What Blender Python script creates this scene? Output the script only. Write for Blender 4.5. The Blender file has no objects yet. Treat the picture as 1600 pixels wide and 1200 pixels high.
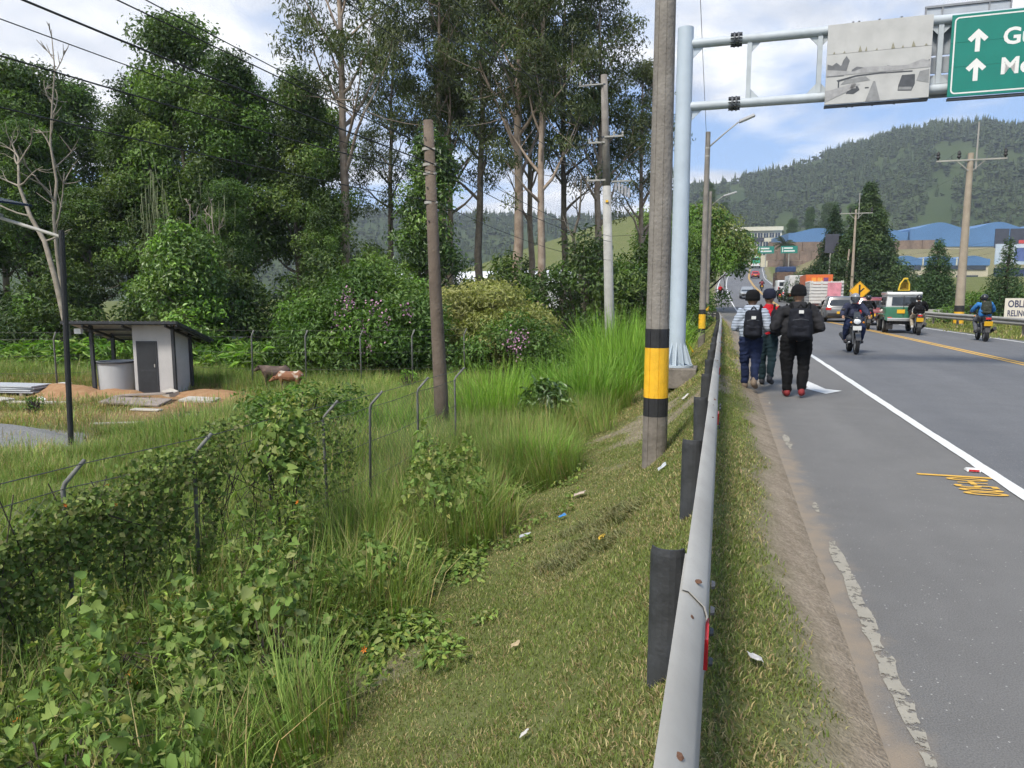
import bpy, bmesh, math, random
import numpy as np
from mathutils import Vector, Matrix, Euler
R = math.radians
S = bpy.context.scene
C = S.collection
rng = np.random.default_rng(7)
random.seed(7)

# ------------------------------------------------------------------ camera
cam_d = bpy.data.cameras.new('camera'); cam = bpy.data.objects.new('camera', cam_d); C.objects.link(cam)
cam.location = (0, 0, 1.6); cam.rotation_euler = (R(90 - 6.94), 0, R(16.46))
cam_d.sensor_width = 36; cam_d.lens = 24.95; cam_d.clip_start = .05; cam_d.clip_end = 6000
S.camera = cam
# ------------------------------------------------------------------ world, sun, exposure
SUN_EL, SUN_AZ = 52, 200          # azimuth measured clockwise from +Y
W = bpy.data.worlds.new('World'); S.world = W; W.use_nodes = True
def build_world():
    nt = W.node_tree; nt.nodes.clear(); N = nt.nodes.new; L = nt.links.new
    out = N('ShaderNodeOutputWorld'); bg = N('ShaderNodeBackground'); bg.inputs[1].default_value = .1
    sky = N('ShaderNodeTexSky'); sky.sky_type = 'NISHITA'; sky.sun_disc = False
    sky.sun_elevation = R(SUN_EL); sky.sun_rotation = R(SUN_AZ); sky.altitude = 2100; sky.air_density = 1.0; sky.dust_density = 1.4; sky.ozone_density = 2.5
    tc = N('ShaderNodeTexCoord'); sep = N('ShaderNodeSeparateXYZ'); L(tc.outputs['Generated'], sep.inputs[0])
    mx = N('ShaderNodeMath'); mx.operation = 'MAXIMUM'; L(sep.outputs[2], mx.inputs[0]); mx.inputs[1].default_value = 0
    ad = N('ShaderNodeMath'); ad.operation = 'ADD'; L(mx.outputs[0], ad.inputs[0]); ad.inputs[1].default_value = .16
    cv = N('ShaderNodeCombineXYZ')
    for i in (0, 1):
        d = N('ShaderNodeMath'); d.operation = 'DIVIDE'; L(sep.outputs[i], d.inputs[0]); L(ad.outputs[0], d.inputs[1]); L(d.outputs[0], cv.inputs[i])
    mp = N('ShaderNodeMapping'); mp.inputs['Location'].default_value = (3.1, 1.7, .4); L(cv.outputs[0], mp.inputs[0])
    n1 = N('ShaderNodeTexNoise'); n1.inputs['Scale'].default_value = .95; n1.inputs['Detail'].default_value = 7; n1.inputs['Roughness'].default_value = .55; n1.inputs['Distortion'].default_value = .35
    L(mp.outputs[0], n1.inputs['Vector'])
    r1 = N('ShaderNodeValToRGB'); r1.color_ramp.elements[0].position = .455; r1.color_ramp.elements[1].position = .57
    L(n1.outputs[0], r1.inputs[0])
    n2 = N('ShaderNodeTexNoise'); n2.inputs['Scale'].default_value = 2.1; n2.inputs['Detail'].default_value = 8; n2.inputs['Roughness'].default_value = .55
    L(mp.outputs[0], n2.inputs['Vector'])
    r2 = N('ShaderNodeValToRGB'); e = r2.color_ramp.elements
    e[0].position = .36; e[0].color = (4.4, 4.75, 5.4, 1); e[1].position = .6; e[1].color = (7.9, 7.9, 7.95, 1)
    L(n2.outputs[0], r2.inputs[0])
    # high thin veil so the open sky is a pale blue
    veil = N('ShaderNodeMixRGB'); veil.inputs[0].default_value = .5; veil.inputs[2].default_value = (2.7, 4.3, 7.2, 1); L(sky.outputs[0], veil.inputs[1])
    mix = N('ShaderNodeMixRGB'); L(r1.outputs[0], mix.inputs[0]); L(veil.outputs[0], mix.inputs[1]); L(r2.outputs[0], mix.inputs[2])
    L(mix.outputs[0], bg.inputs[0]); L(bg.outputs[0], out.inputs[0])
build_world()
sl = bpy.data.lights.new('sun', 'SUN'); sl.energy = 3.1; sl.angle = R(14); sl.color = (1, .94, .84)
sun = bpy.data.objects.new('sun', sl); C.objects.link(sun)
_a = R(SUN_AZ); _e = R(SUN_EL)
sun.rotation_euler = Vector((math.sin(_a)*math.cos(_e), math.cos(_a)*math.cos(_e), math.sin(_e))).to_track_quat('Z', 'Y').to_euler()
S.view_settings.view_transform = 'Standard'; S.view_settings.look = 'None'; S.view_settings.gamma = 1
S.view_settings.exposure = 0.72; S.view_settings.use_curve_mapping = False
S.cycles.use_denoising = True; S.cycles.use_adaptive_sampling = True; S.cycles.adaptive_threshold = .03; S.cycles.max_bounces = 5; S.cycles.diffuse_bounces = 2; S.cycles.glossy_bounces = 2
S.cycles.transmission_bounces = 4; S.cycles.transparent_max_bounces = 8; S.cycles.volume_bounces = 0; S.cycles.caustics_reflective = False; S.cycles.caustics_refractive = False

# ------------------------------------------------------------------ helpers
def tag(o, label=None, cat=None, group=None, kind=None):
    if label: o['label'] = label
    if cat: o['category'] = cat
    if group: o['group'] = group
    if kind: o['kind'] = kind
    return o
def empty(name, loc=(0, 0, 0), rz=0, label=None, cat=None, group=None):
    o = bpy.data.objects.new(name, None); C.objects.link(o); o.location = loc; o.rotation_euler = (0, 0, rz)
    o.empty_display_size = .2
    return tag(o, label, cat, group)
def link(name, me, mat=None, parent=None):
    o = bpy.data.objects.new(name, me); C.objects.link(o)
    if mat is not None and len(me.materials) == 0:
        for m in (mat if isinstance(mat, (list, tuple)) else [mat]): me.materials.append(m)
    if parent: o.parent = parent
    return o
def copy_tree(o, parent=None):
    c = o.copy(); C.objects.link(c); c.parent = parent
    for ch in o.children: copy_tree(ch, c)
    return c
def frame(d):
    d = Vector(d).normalized(); a = Vector((0, 0, 1)) if abs(d.z) < .9 else Vector((1, 0, 0))
    u = d.cross(a).normalized(); return u, d.cross(u).normalized(), d
class MB:
    """collects faces for ONE mesh"""
    def __init__(s): s.v = []; s.f = []; s.m = []; s.mi = 0; s.sm = []; s.smooth = False
    def add(s, vs, fs):
        k = len(s.v); s.v += [tuple(p) for p in vs]
        for f in fs: s.f.append(tuple(i + k for i in f)); s.m.append(s.mi); s.sm.append(s.smooth)
        return s
    def box(s, c, d, rot=None, taper=None):
        x, y, z = d[0]/2, d[1]/2, d[2]/2; t = taper or (1, 1)
        vs = [Vector((a*x*(t[0] if k > 0 else 1), b*y*(t[1] if k > 0 else 1), k*z)) for k in (-1, 1) for a, b in ((-1, -1), (1, -1), (1, 1), (-1, 1))]
        if rot is not None:
            M = rot if isinstance(rot, Matrix) else Euler(rot).to_matrix(); vs = [M @ v for v in vs]
        return s.add([v + Vector(c) for v in vs], [(3, 2, 1, 0), (4, 5, 6, 7), (0, 1, 5, 4), (1, 2, 6, 5), (2, 3, 7, 6), (3, 0, 4, 7)])
    def bx(s, a, b): return s.box([(a[i]+b[i])/2 for i in range(3)], [abs(b[i]-a[i]) for i in range(3)])
    def bar(s, a, b, w, h=None, up=(0, 0, 1)):
        a, b = Vector(a), Vector(b); d = (b-a); h = h or w; dn = d.normalized(); U = Vector(up)
        if abs(dn.dot(U)) > .95: U = Vector((1, 0, 0))
        r = dn.cross(U).normalized(); u = r.cross(dn)
        vs = [p + r*i*w/2 + u*j*h/2 for p in (a, b) for i, j in ((-1, -1), (1, -1), (1, 1), (-1, 1))]
        return s.add(vs, [(0, 1, 2, 3), (7, 6, 5, 4), (1, 0, 4, 5), (2, 1, 5, 6), (3, 2, 6, 7), (0, 3, 7, 4)])
    def tube(s, pts, r, n=8, cap=True):
        pts = [Vector(p) for p in pts]; m = len(pts); rr = r if isinstance(r, (list, tuple)) else [r]*m
        u = None; vs = []
        for i, p in enumerate(pts):
            d = (pts[min(i+1, m-1)] - pts[max(i-1, 0)]).normalized()
            if u is None: u, w, _ = frame(d)
            else:
                u = (u - d*u.dot(d)).normalized(); w = d.cross(u)
            vs += [p + (u*math.cos(2*math.pi*k/n) + w*math.sin(2*math.pi*k/n))*rr[i] for k in range(n)]
        fs = [(i*n+k, i*n+(k+1) % n, (i+1)*n+(k+1) % n, (i+1)*n+k) for i in range(m-1) for k in range(n)]
        if cap: fs += [tuple(range(n))[::-1], tuple((m-1)*n+k for k in range(n))]
        return s.add(vs, fs)
    def lathe(s, prof, n=16, c=(0, 0, 0), axis='z', a0=0):
        vs = []
        for r, h in prof:
            for k in range(n):
                a = a0 + 2*math.pi*k/n; x, y = r*math.cos(a), r*math.sin(a)
                p = {'z': (x, y, h), 'x': (h, x, y), 'y': (x, h, y)}[axis]
                vs.append((p[0]+c[0], p[1]+c[1], p[2]+c[2]))
        m = len(prof)
        fs = [(i*n+k, i*n+(k+1) % n, (i+1)*n+(k+1) % n, (i+1)*n+k) for i in range(m-1) for k in range(n)]
        if axis == 'y': fs = [f[::-1] for f in fs]
        return s.add(vs, fs)
    def disc(s, c, r, n=16, axis='y'): return s.lathe([(1e-4, 0), (r, 0)], n, c, axis)
    def sphere(s, c, r, n=12, m=8):
        r = r if isinstance(r, (tuple, list)) else (r, r, r)
        vs = []; 
        for i in range(m+1):
            t = math.pi*i/m
            for k in range(n):
                a = 2*math.pi*k/n; q = max(math.sin(t), 1e-3)
                vs.append((c[0]+r[0]*q*math.cos(a), c[1]+r[1]*q*math.sin(a), c[2]-r[2]*math.cos(t)))
        return s.add(vs, [(i*n+k, i*n+(k+1) % n, (i+1)*n+(k+1) % n, (i+1)*n+k) for i in range(m) for k in range(n)])
    def quad(s, *p): return s.add(p, [tuple(range(len(p)))])
    def prism(s, poly, y0, y1):
        """poly in (x,z) extruded along y"""
        n = len(poly); vs = [(x, y0, z) for x, z in poly] + [(x, y1, z) for x, z in poly]
        return s.add(vs, [tuple(range(n)), tuple(range(2*n-1, n-1, -1))] + [(k, n+k, n+(k+1) % n, (k+1) % n) for k in range(n)])
    def sections(s, secs, close=True):
        """loft rings with equal vertex count, caps at both ends"""
        n = len(secs[0]); vs = [p for q in secs for p in q]; m = len(secs)
        fs = [(i*n+k, (i+1)*n+k, (i+1)*n+(k+1) % n, i*n+(k+1) % n) for i in range(m-1) for k in range(n)]
        if close: fs += [tuple(range(n)), tuple((m-1)*n+k for k in range(n-1, -1, -1))]
        return s.add(vs, fs)
    def mesh(s, name='m', fix=True):
        me = bpy.data.meshes.new(name); me.from_pydata(s.v, [], s.f); me.polygons.foreach_set('material_index', s.m); me.polygons.foreach_set('use_smooth', s.sm)
        if fix:
            bm = bmesh.new(); bm.from_mesh(me); bmesh.ops.recalc_face_normals(bm, faces=bm.faces); bm.to_mesh(me); bm.free()
        me.update(); return me
    def build(s, name, mat, parent=None, bevel=0, fix=True, auto=False):
        me = s.mesh(name, fix); o = link(name, me, mat, parent)
        if bevel:
            b = o.modifiers.new('bevel', 'BEVEL'); b.width = bevel; b.segments = 2; b.limit_method = 'ANGLE'; b.angle_limit = R(35)
        if auto:
            bm = bmesh.new(); bm.from_mesh(me)
            for e in bm.edges: e.smooth = not (len(e.link_faces) == 2 and e.calc_face_angle(0) > R(38))
            for f in bm.faces: f.smooth = True
            bm.to_mesh(me); bm.free()
        return o
def np_mesh(name, V, F, col=None, smooth=False):
    """V (n,3), F (m,k) uniform polygons, col (n,3) point colours"""
    me = bpy.data.meshes.new(name); V = np.ascontiguousarray(V, np.float32); F = np.ascontiguousarray(F, np.int32); m, k = F.shape
    me.vertices.add(len(V)); me.vertices.foreach_set('co', V.ravel())
    me.loops.add(m*k); me.loops.foreach_set('vertex_index', F.ravel())
    me.polygons.add(m); me.polygons.foreach_set('loop_start', np.arange(0, m*k, k, dtype=np.int32)); me.polygons.foreach_set('loop_total', np.full(m, k, np.int32))
    if smooth: me.polygons.foreach_set('use_smooth', np.ones(m, bool))
    if col is not None:
        a = me.color_attributes.new('Col', 'FLOAT_COLOR', 'POINT'); c4 = np.ones((len(V), 4), np.float32); c4[:, :3] = col; a.data.foreach_set('color', c4.ravel())
    me.update(calc_edges=True); return me

# ------------------------------------------------------------------ value noise for shapes
def vnoise(x, y, seed=0):
    x = np.asarray(x, float); y = np.asarray(y, float)
    xi = np.floor(x).astype(np.int64); yi = np.floor(y).astype(np.int64); fx = x-xi; fy = y-yi
    fx = fx*fx*(3-2*fx); fy = fy*fy*(3-2*fy)
    def h(a, b):
        n = (a*374761393 + b*668265263 + seed*974634777) & 0x7fffffff
        n = ((n ^ (n >> 13))*1274126177) & 0x7fffffff
        return ((n ^ (n >> 16)) & 0xffff)/65535.
    return (h(xi, yi)*(1-fx)+h(xi+1, yi)*fx)*(1-fy)+(h(xi, yi+1)*(1-fx)+h(xi+1, yi+1)*fx)*fy
def fbm(x, y, seed=0, o=4):
    s = 0; a = .5; t = 0
    for k in range(o): s = s+a*vnoise(np.asarray(x)*2**k, np.asarray(y)*2**k, seed+k); t += a; a *= .5
    return s/t
def sst(a, b, x):
    t = np.clip((np.asarray(x, float)-a)/(b-a), 0, 1); return t*t*(3-2*t)

# ------------------------------------------------------------------ materials
MATS = {}
def mat(name, col, rough=.7, var=.18, scale=6., bump=0., metal=0., spec=.4, col2=None, coord='Object', bscale=None, coat=0., detail=6.):
    if name in MATS: return MATS[name]
    m = bpy.data.materials.new(name); m.use_nodes = True; nt = m.node_tree; N = nt.nodes.new; L = nt.links.new
    b = nt.nodes['Principled BSDF']; b.inputs['Roughness'].default_value = rough; b.inputs['Metallic'].default_value = metal
    b.inputs['Specular IOR Level'].default_value = spec; b.inputs['Coat Weight'].default_value = coat
    tc = N('ShaderNodeTexCoord')
    n = N('ShaderNodeTexNoise'); n.inputs['Scale'].default_value = scale; n.inputs['Detail'].default_value = detail; n.inputs['Roughness'].default_value = .6
    L(tc.outputs[coord], n.inputs['Vector'])
    rp = N('ShaderNodeValToRGB'); e = rp.color_ramp.elements; e[0].position = .3; e[1].position = .7
    c1 = [c*(1-var) for c in col]; c2 = list(col2) if col2 else [min(1, c*(1+var)) for c in col]
    if col2: c1 = col
    e[0].color = (*c1, 1); e[1].color = (*c2, 1)
    L(n.outputs[0], rp.inputs[0]); L(rp.outputs[0], b.inputs['Base Color'])
    if bump:
        bp = N('ShaderNodeBump'); bp.inputs['Strength'].default_value = bump; bp.inputs['Distance'].default_value = .02
        n2 = N('ShaderNodeTexNoise'); n2.inputs['Scale'].default_value = bscale or scale*4; n2.inputs['Detail'].default_value = 5; L(tc.outputs[coord], n2.inputs['Vector'])
        L(n2.outputs[0], bp.inputs['Height']); L(bp.outputs[0], b.inputs['Normal'])
    MATS[name] = m; return m
def leaf_mat(name, tint=(1, 1, 1), trans=.35, rough=.5, spec=.35):
    if name in MATS: return MATS[name]
    m = bpy.data.materials.new(name); m.use_nodes = True; nt = m.node_tree; N = nt.nodes.new; L = nt.links.new
    b = nt.nodes['Principled BSDF']; out = nt.nodes['Material Output']; b.inputs['Roughness'].default_value = rough; b.inputs['Specular IOR Level'].default_value = spec
    at = N('ShaderNodeAttribute'); at.attribute_name = 'Col'
    mul = N('ShaderNodeMixRGB'); mul.blend_type = 'MULTIPLY'; mul.inputs[0].default_value = 1; L(at.outputs['Color'], mul.inputs[1])
    oi = N('ShaderNodeObjectInfo'); vr = N('ShaderNodeValToRGB'); e = vr.color_ramp.elements   # every plant its own green
    e[0].color = (1.2*tint[0], 1.22*tint[1], 1.0*tint[2], 1); e[1].color = (1.8*tint[0], 1.62*tint[1], 1.35*tint[2], 1); L(oi.outputs['Random'], vr.inputs[0]); L(vr.outputs[0], mul.inputs[2])
    L(mul.outputs[0], b.inputs['Base Color'])
    tr = N('ShaderNodeBsdfTranslucent'); t2 = N('ShaderNodeMixRGB'); t2.blend_type = 'MULTIPLY'; t2.inputs[0].default_value = 1; t2.inputs[2].default_value = (1.25, 1.35, .6, 1); L(mul.outputs[0], t2.inputs[1]); L(t2.outputs[0], tr.inputs[0])
    mx = N('ShaderNodeMixShader'); mx.inputs[0].default_value = trans; L(b.outputs[0], mx.inputs[1]); L(tr.outputs[0], mx.inputs[2]); L(mx.outputs[0], out.inputs[0])
    MATS[name] = m; return m
# ================================================================== road and terrain shape
def _smooth(xs, ys, w):
    g = np.arange(-60, 900, 1.); v = np.interp(g, xs, ys); k = np.hanning(w); k /= k.sum()
    v = np.convolve(np.pad(v, w, mode='edge'), k, mode='same')[w:-w]
    return lambda y: np.interp(y, g, v)
ROADX = _smooth([-60, 36, 50, 62, 97, 130, 170, 227, 270, 330, 900], [0, 0, -.25, -.75, -1.6, -2.0, -1.7, .4, 4, 12, 60], 31)
ROADZ = _smooth([-60, 58, 75, 97, 170, 227, 258, 300, 420, 900], [0, 0, .25, 1.5, 5.9, 10.5, 12, 12.2, 11, 11], 25)
def gz(x, y):
    """height of the natural ground"""
    x = np.asarray(x, float); y = np.asarray(y, float); rz = ROADZ(y); s = x-ROADX(y)
    # left embankment and field
    field = -1.25+.12*(fbm(x*.25, y*.25, 3)-.5)+.25*sst(-9, -30, x)*0
    left = np.where(s > -2.4, np.interp(s, [-2.4, -1.2, -.75, -.35, -.12, .15, .5, .62], [-1.06, -.6, -.3, .08, .27, .2, .05, .0]), np.interp(s, [-5.2, -2.4], [-1.25, -1.06]))
    far_l = field+sst(95, 230, y)*9*sst(60, 0, -x-10)+33*np.exp(-(((x+42)/75)**2+((y-330)/105)**2))
    left = left*(1-.93*sst(54, 64, y))
    near_l = left+rz*1.0
    wl = sst(-4.5, -14, s)
    L_ = near_l*(1-wl)+np.maximum(far_l, -1.25 if True else 0)*wl
    L_ = np.where(y > 75, L_+sst(75, 120, y)*.9*sst(-.4, -3, s), L_)
    # right side
    side = 3.2*sst(60, 120, y)*sst(11, 40, x)+3.3*sst(120, 200, y)*sst(20, 42, x)+11.2*sst(240, 270, y)+.3*(fbm(x*.1, y*.1, 9)-.5)
    near_r = np.interp(s, [10.7, 11.0, 12.2, 14], [0, .03, .0, -.1])+rz
    wr = sst(12.5, 24, s)
    R_ = near_r*(1-wr)+side*wr
    z = np.where(s < .62, L_, np.where(s > 10.75, R_, rz-.07))
    z = np.where(s < .62, z, z)
    return z
def gzs(x, y): return float(gz(np.array([x]), np.array([y]))[0])

def axis(*seg):
    a = []
    for lo, hi, st in seg: a += list(np.arange(lo, hi-1e-6, st))
    a.append(seg[-1][1]); return np.array(a)
def grid_mesh(name, gx, gy, zf, col=None, smooth=True):
    X, Y = np.meshgrid(gx, gy); Z = zf(X, Y); V = np.stack([X.ravel(), Y.ravel(), Z.ravel()], 1); nx = len(gx); ny = len(gy)
    i = (np.arange(ny-1)[:, None]*nx+np.arange(nx-1)[None, :]).ravel(); F = np.stack([i, i+1, i+nx+1, i+nx], 1)
    return np_mesh(name, V, F, col(X.ravel(), Y.ravel()) if col else None, smooth)
# ground colour classes kept in an attribute: R dirt, G orange earth, B gravel
def gcol(x, y):
    s = x-ROADX(y); n = fbm(x*1.3, y*1.3, 21); n2 = fbm(x*4, y*4, 5)
    dirt = sst(.18, .5, s+.32*(n-.5)+.12*(n2-.5))*(s < 2)*np.where(y < 60, 1, .5)
    dirt = np.maximum(dirt, sst(10.6, 11.4, s)*sst(12.6, 11.6, s)*.6)
    dirt = np.maximum(dirt, .75*sst(.60, .75, fbm(x*.8, y*.8, 33))*sst(-2.6, -2.0, s)*(s < .2))
    dirt = np.maximum(dirt, .6*sst(232, 246, y)*sst(300, 285, y)*sst(16, 24, x)*(.3+.9*n))
    e = np.hypot((x+16.6)/5.6, (y-16.6)/2.1)+.5*(n-.5)
    oe = sst(1.12, .85, e)
    e2 = np.hypot((x+12.2)/2.6, (y-14.2)/1.3)+.7*(n-.5); oe = np.maximum(oe, .75*sst(1.1, .7, e2))
    e2 = np.hypot((x+14.5)/5, (y-13.0)/1.0)+.9*(n-.5); oe = np.maximum(oe, .55*sst(1.1, .6, e2))
    gr = sst(1.1, .95, np.hypot((x+13.9)/2.9, (y-10.5)/1.15)+.35*(n-.5))
    return np.stack([dirt, oe, gr], 1)
def ground_mat():
    m = bpy.data.materials.new('ground'); m.use_nodes = True; nt = m.node_tree; N = nt.nodes.new; L = nt.links.new; b = nt.nodes['Principled BSDF']
    b.inputs['Roughness'].default_value = .95; b.inputs['Specular IOR Level'].default_value = .1
    tc = N('ShaderNodeTexCoord'); at = N('ShaderNodeAttribute'); at.attribute_name = 'Col'; sp = N('ShaderNodeSeparateColor'); L(at.outputs['Color'], sp.inputs[0])
    def noise(sc, d=6, r=.6):
        n = N('ShaderNodeTexNoise'); n.inputs['Scale'].default_value = sc; n.inputs['Detail'].default_value = d; n.inputs['Roughness'].default_value = r; L(tc.outputs['Object'], n.inputs['Vector']); return n
    def ramp(src, stops):
        r = N('ShaderNodeValToRGB'); r.color_ramp.elements[0].position = stops[0][0]; r.color_ramp.elements[0].color = (*stops[0][1], 1)
        r.color_ramp.elements[1].position = stops[-1][0]; r.color_ramp.elements[1].color = (*stops[-1][1], 1)
        for p, c in stops[1:-1]: q = r.color_ramp.elements.new(p); q.color = (*c, 1)
        L(src, r.inputs[0]); return r
    def mix(f, a, c):
        x = N('ShaderNodeMixRGB'); L(f, x.inputs[0]); L(a, x.inputs[1]); L(c, x.inputs[2]); return x
    n1 = noise(.35); n2 = noise(7); n3 = noise(60, 3)
    g1 = ramp(n1.outputs[0], [(.3, (.1, .125, .04)), (.55, (.14, .155, .055)), (.75, (.22, .19, .09))])
    g2 = ramp(n2.outputs[0], [(.3, (.065, .08, .024)), (.7, (.16, .17, .06))])
    gm = N('ShaderNodeMixRGB'); gm.inputs[0].default_value = .5; L(g1.outputs[0], gm.inputs[1]); L(g2.outputs[0], gm.inputs[2])
    dirt = ramp(n2.outputs[0], [(.3, (.2, .16, .115)), (.7, (.32, .265, .2))])
    fine = ramp(n3.outputs[0], [(.3, (.6, .6, .6)), (.7, (1.3, 1.3, 1.3))])
    dm = N('ShaderNodeMixRGB'); dm.blend_type = 'MULTIPLY'; dm.inputs[0].default_value = .8; L(dirt.outputs[0], dm.inputs[1]); L(fine.outputs[0], dm.inputs[2])
    oe = ramp(n2.outputs[0], [(.3, (.25, .135, .065)), (.7, (.32, .22, .12))])
    gr = ramp(n3.outputs[0], [(.35, (.12, .12, .115)), (.65, (.3, .3, .29))])
    c = mix(sp.outputs[0], gm.outputs[0], dm.outputs[0]); c = mix(sp.outputs[1], c.outputs[0], oe.outputs[0]); c = mix(sp.outputs[2], c.outputs[0], gr.outputs[0])
    L(c.outputs[0], b.inputs['Base Color'])
    bp = N('ShaderNodeBump'); bp.inputs['Strength'].default_value = .6; bp.inputs['Distance'].default_value = .03; L(n3.outputs[0], bp.inputs['Height']); L(bp.outputs[0], b.inputs['Normal'])
    return m
gx = axis((-3000, -400, 260), (-400, -60, 17), (-60, -24, 2), (-24, -6, .3), (-6, -2.6, .15), (-2.6, 1.2, .08), (1.2, 11.6, .8), (11.6, 16, .4), (16, 60, 2), (60, 400, 17), (400, 3000, 260))
gy = axis((-40, 0, 2), (0, 22, .14), (22, 60, .5), (60, 130, 1.5), (130, 420, 5), (420, 3000, 215))
ground = link('ground', grid_mesh('ground', gx, gy, lambda x, y: gz(x, y)+.025*(fbm(x*2.2, y*2.2, 2)-.5)*(np.abs(x-5.6) > 5.2), gcol), ground_mat()); tag(ground, kind='structure')

# ------------------------------------------------------------------ asphalt
def asphalt_mat(name, c1, c2, dust=0.):
    m = bpy.data.materials.new(name); m.use_nodes = True; nt = m.node_tree; N = nt.nodes.new; L = nt.links.new; b = nt.nodes['Principled BSDF']
    b.inputs['Roughness'].default_value = .82; b.inputs['Specular IOR Level'].default_value = .35
    tc = N('ShaderNodeTexCoord')
    def noise(sc, d=5, r=.6, v=None):
        n = N('ShaderNodeTexNoise'); n.inputs['Scale'].default_value = sc; n.inputs['Detail'].default_value = d; n.inputs['Roughness'].default_value = r; L(v or tc.outputs['Object'], n.inputs['Vector']); return n
    mp = N('ShaderNodeMapping'); mp.inputs['Scale'].default_value = (1, .09, 1); L(tc.outputs['Object'], mp.inputs[0])
    big = noise(.8, 5, .6, mp.outputs[0]); mid = noise(5); fine = noise(150, 2)
    r = N('ShaderNodeValToRGB'); e = r.color_ramp.elements; e[0].position = .32; e[0].color = (*c1, 1); e[1].position = .68; e[1].color = (*c2, 1); L(big.outputs[0], r.inputs[0])
    r2 = N('ShaderNodeValToRGB'); e = r2.color_ramp.elements; e[0].position = .35; e[0].color = (.72, .72, .72, 1); e[1].position = .7; e[1].color = (1.25, 1.25, 1.25, 1); L(fine.outputs[0], r2.inputs[0])
    mu = N('ShaderNodeMixRGB'); mu.blend_type = 'MULTIPLY'; mu.inputs[0].default_value = .9; L(r.outputs[0], mu.inputs[1]); L(r2.outputs[0], mu.inputs[2])
    r3 = N('ShaderNodeValToRGB'); e = r3.color_ramp.elements; e[0].position = .38; e[0].color = (.95, .95, .95, 1); e[1].position = .62; e[1].color = (1.06, 1.06, 1.06, 1); st = noise(1.7, 7, .7); L(st.outputs[0], r3.inputs[0])   # stains and repairs
    m3 = N('ShaderNodeMixRGB'); m3.blend_type = 'MULTIPLY'; m3.inputs[0].default_value = 1; L(mu.outputs[0], m3.inputs[1]); L(r3.outputs[0], m3.inputs[2]); mu = m3
    vo = N('ShaderNodeTexVoronoi'); vo.inputs['Scale'].default_value = 38; L(tc.outputs['Object'], vo.inputs['Vector'])   # pale chips
    lt = N('ShaderNodeMath'); lt.operation = 'LESS_THAN'; lt.inputs[1].default_value = .16; L(vo.outputs['Distance'], lt.inputs[0])
    sc = N('ShaderNodeSeparateColor'); L(vo.outputs['Color'], sc.inputs[0]); gt = N('ShaderNodeMath'); gt.operation = 'GREATER_THAN'; gt.inputs[1].default_value = .82; L(sc.outputs[0], gt.inputs[0])
    an = N('ShaderNodeMath'); an.operation = 'MULTIPLY'; L(lt.outputs[0], an.inputs[0]); L(gt.outputs[0], an.inputs[1])
    ch = N('ShaderNodeMixRGB'); ch.inputs[2].default_value = (.34, .33, .31, 1); L(an.outputs[0], ch.inputs[0]); L(mu.outputs[0], ch.inputs[1])
    last = ch
    if dust:
        at = N('ShaderNodeAttribute'); at.attribute_name = 'Col'; s2 = N('ShaderNodeSeparateColor'); L(at.outputs['Color'], s2.inputs[0])
        ad = N('ShaderNodeMath'); ad.operation = 'MULTIPLY_ADD'; L(mid.outputs[0], ad.inputs[0]); ad.inputs[1].default_value = .9; L(s2.outputs[0], ad.inputs[2])
        sm = N('ShaderNodeMapRange'); sm.interpolation_type = 'SMOOTHSTEP'; sm.inputs[1].default_value = .72; sm.inputs[2].default_value = 1.25; L(ad.outputs[0], sm.inputs[0])
        dd = N('ShaderNodeMixRGB'); dd.inputs[2].default_value = (.24, .195, .145, 1); L(sm.outputs[0], dd.inputs[0]); L(last.outputs[0], dd.inputs[1]); last = dd
    L(last.outputs[0], b.inputs['Base Color'])
    bp = N('ShaderNodeBump'); bp.inputs['Strength'].default_value = .5; bp.inputs['Distance'].default_value = .006; L(fine.outputs[0], bp.inputs['Height']); L(bp.outputs[0], b.inputs['Normal'])
    return m
def strip(name, y, xl, xr, h, mat_, n=2, col=None, parent=None):
    """a sheet that follows the road; xl/xr may be arrays; h above the road line"""
    y = np.asarray(y, float); xl = np.broadcast_to(xl, y.shape); xr = np.broadcast_to(xr, y.shape); t = np.linspace(0, 1, n)
    X = xl[:, None]*(1-t)+xr[:, None]*t; Yv = np.repeat(y[:, None], n, 1); Z = ROADZ(Yv)+h; V = np.stack([(X+ROADX(Yv)).ravel(), Yv.ravel(), Z.ravel()], 1)
    i = (np.arange(len(y)-1)[:, None]*n+np.arange(n-1)[None, :]).ravel(); F = np.stack([i, i+1, i+n+1, i+n], 1)
    return link(name, np_mesh(name, V, F, col(X.ravel(), Yv.ravel()) if col else None, True), mat_, parent)
ya = axis((-6, 20, .06), (20, 60, .3), (60, 330, 1.5), (330, 420, 10))
jag = .16*(fbm(ya*1.4, ya*0, 4)-.5)+.09*(fbm(ya*7, ya*0, 14)-.5)
shoulder = strip('shoulder', ya, .56+jag, 2.47, .0, asphalt_mat('shoulder_asphalt', (.135, .131, .125), (.165, .16, .152), 1), 12, lambda x, y: np.stack([sst(1.0, .55, x+.0*y)*.75, x*0, x*0], 1))
tag(shoulder, kind='structure')
road = strip('road', axis((-6, 60, 1.), (60, 330, 1.5), (330, 420, 10)), 2.36, 11.02, .004, asphalt_mat('road_asphalt', (.115, .117, .122), (.15, .151, .155)), 8); tag(road, kind='structure')
# paved apron of the side turning on the left
ys = np.arange(62, 108, 1.); apx = -9*sst(62, 82, ys)*sst(112, 100, ys)
apron = strip('side_road', ys, .58+apx, .62, .002, asphalt_mat('apron_asphalt', (.16, .16, .16), (.2, .2, .195)), 8); tag(apron, kind='structure')
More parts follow.
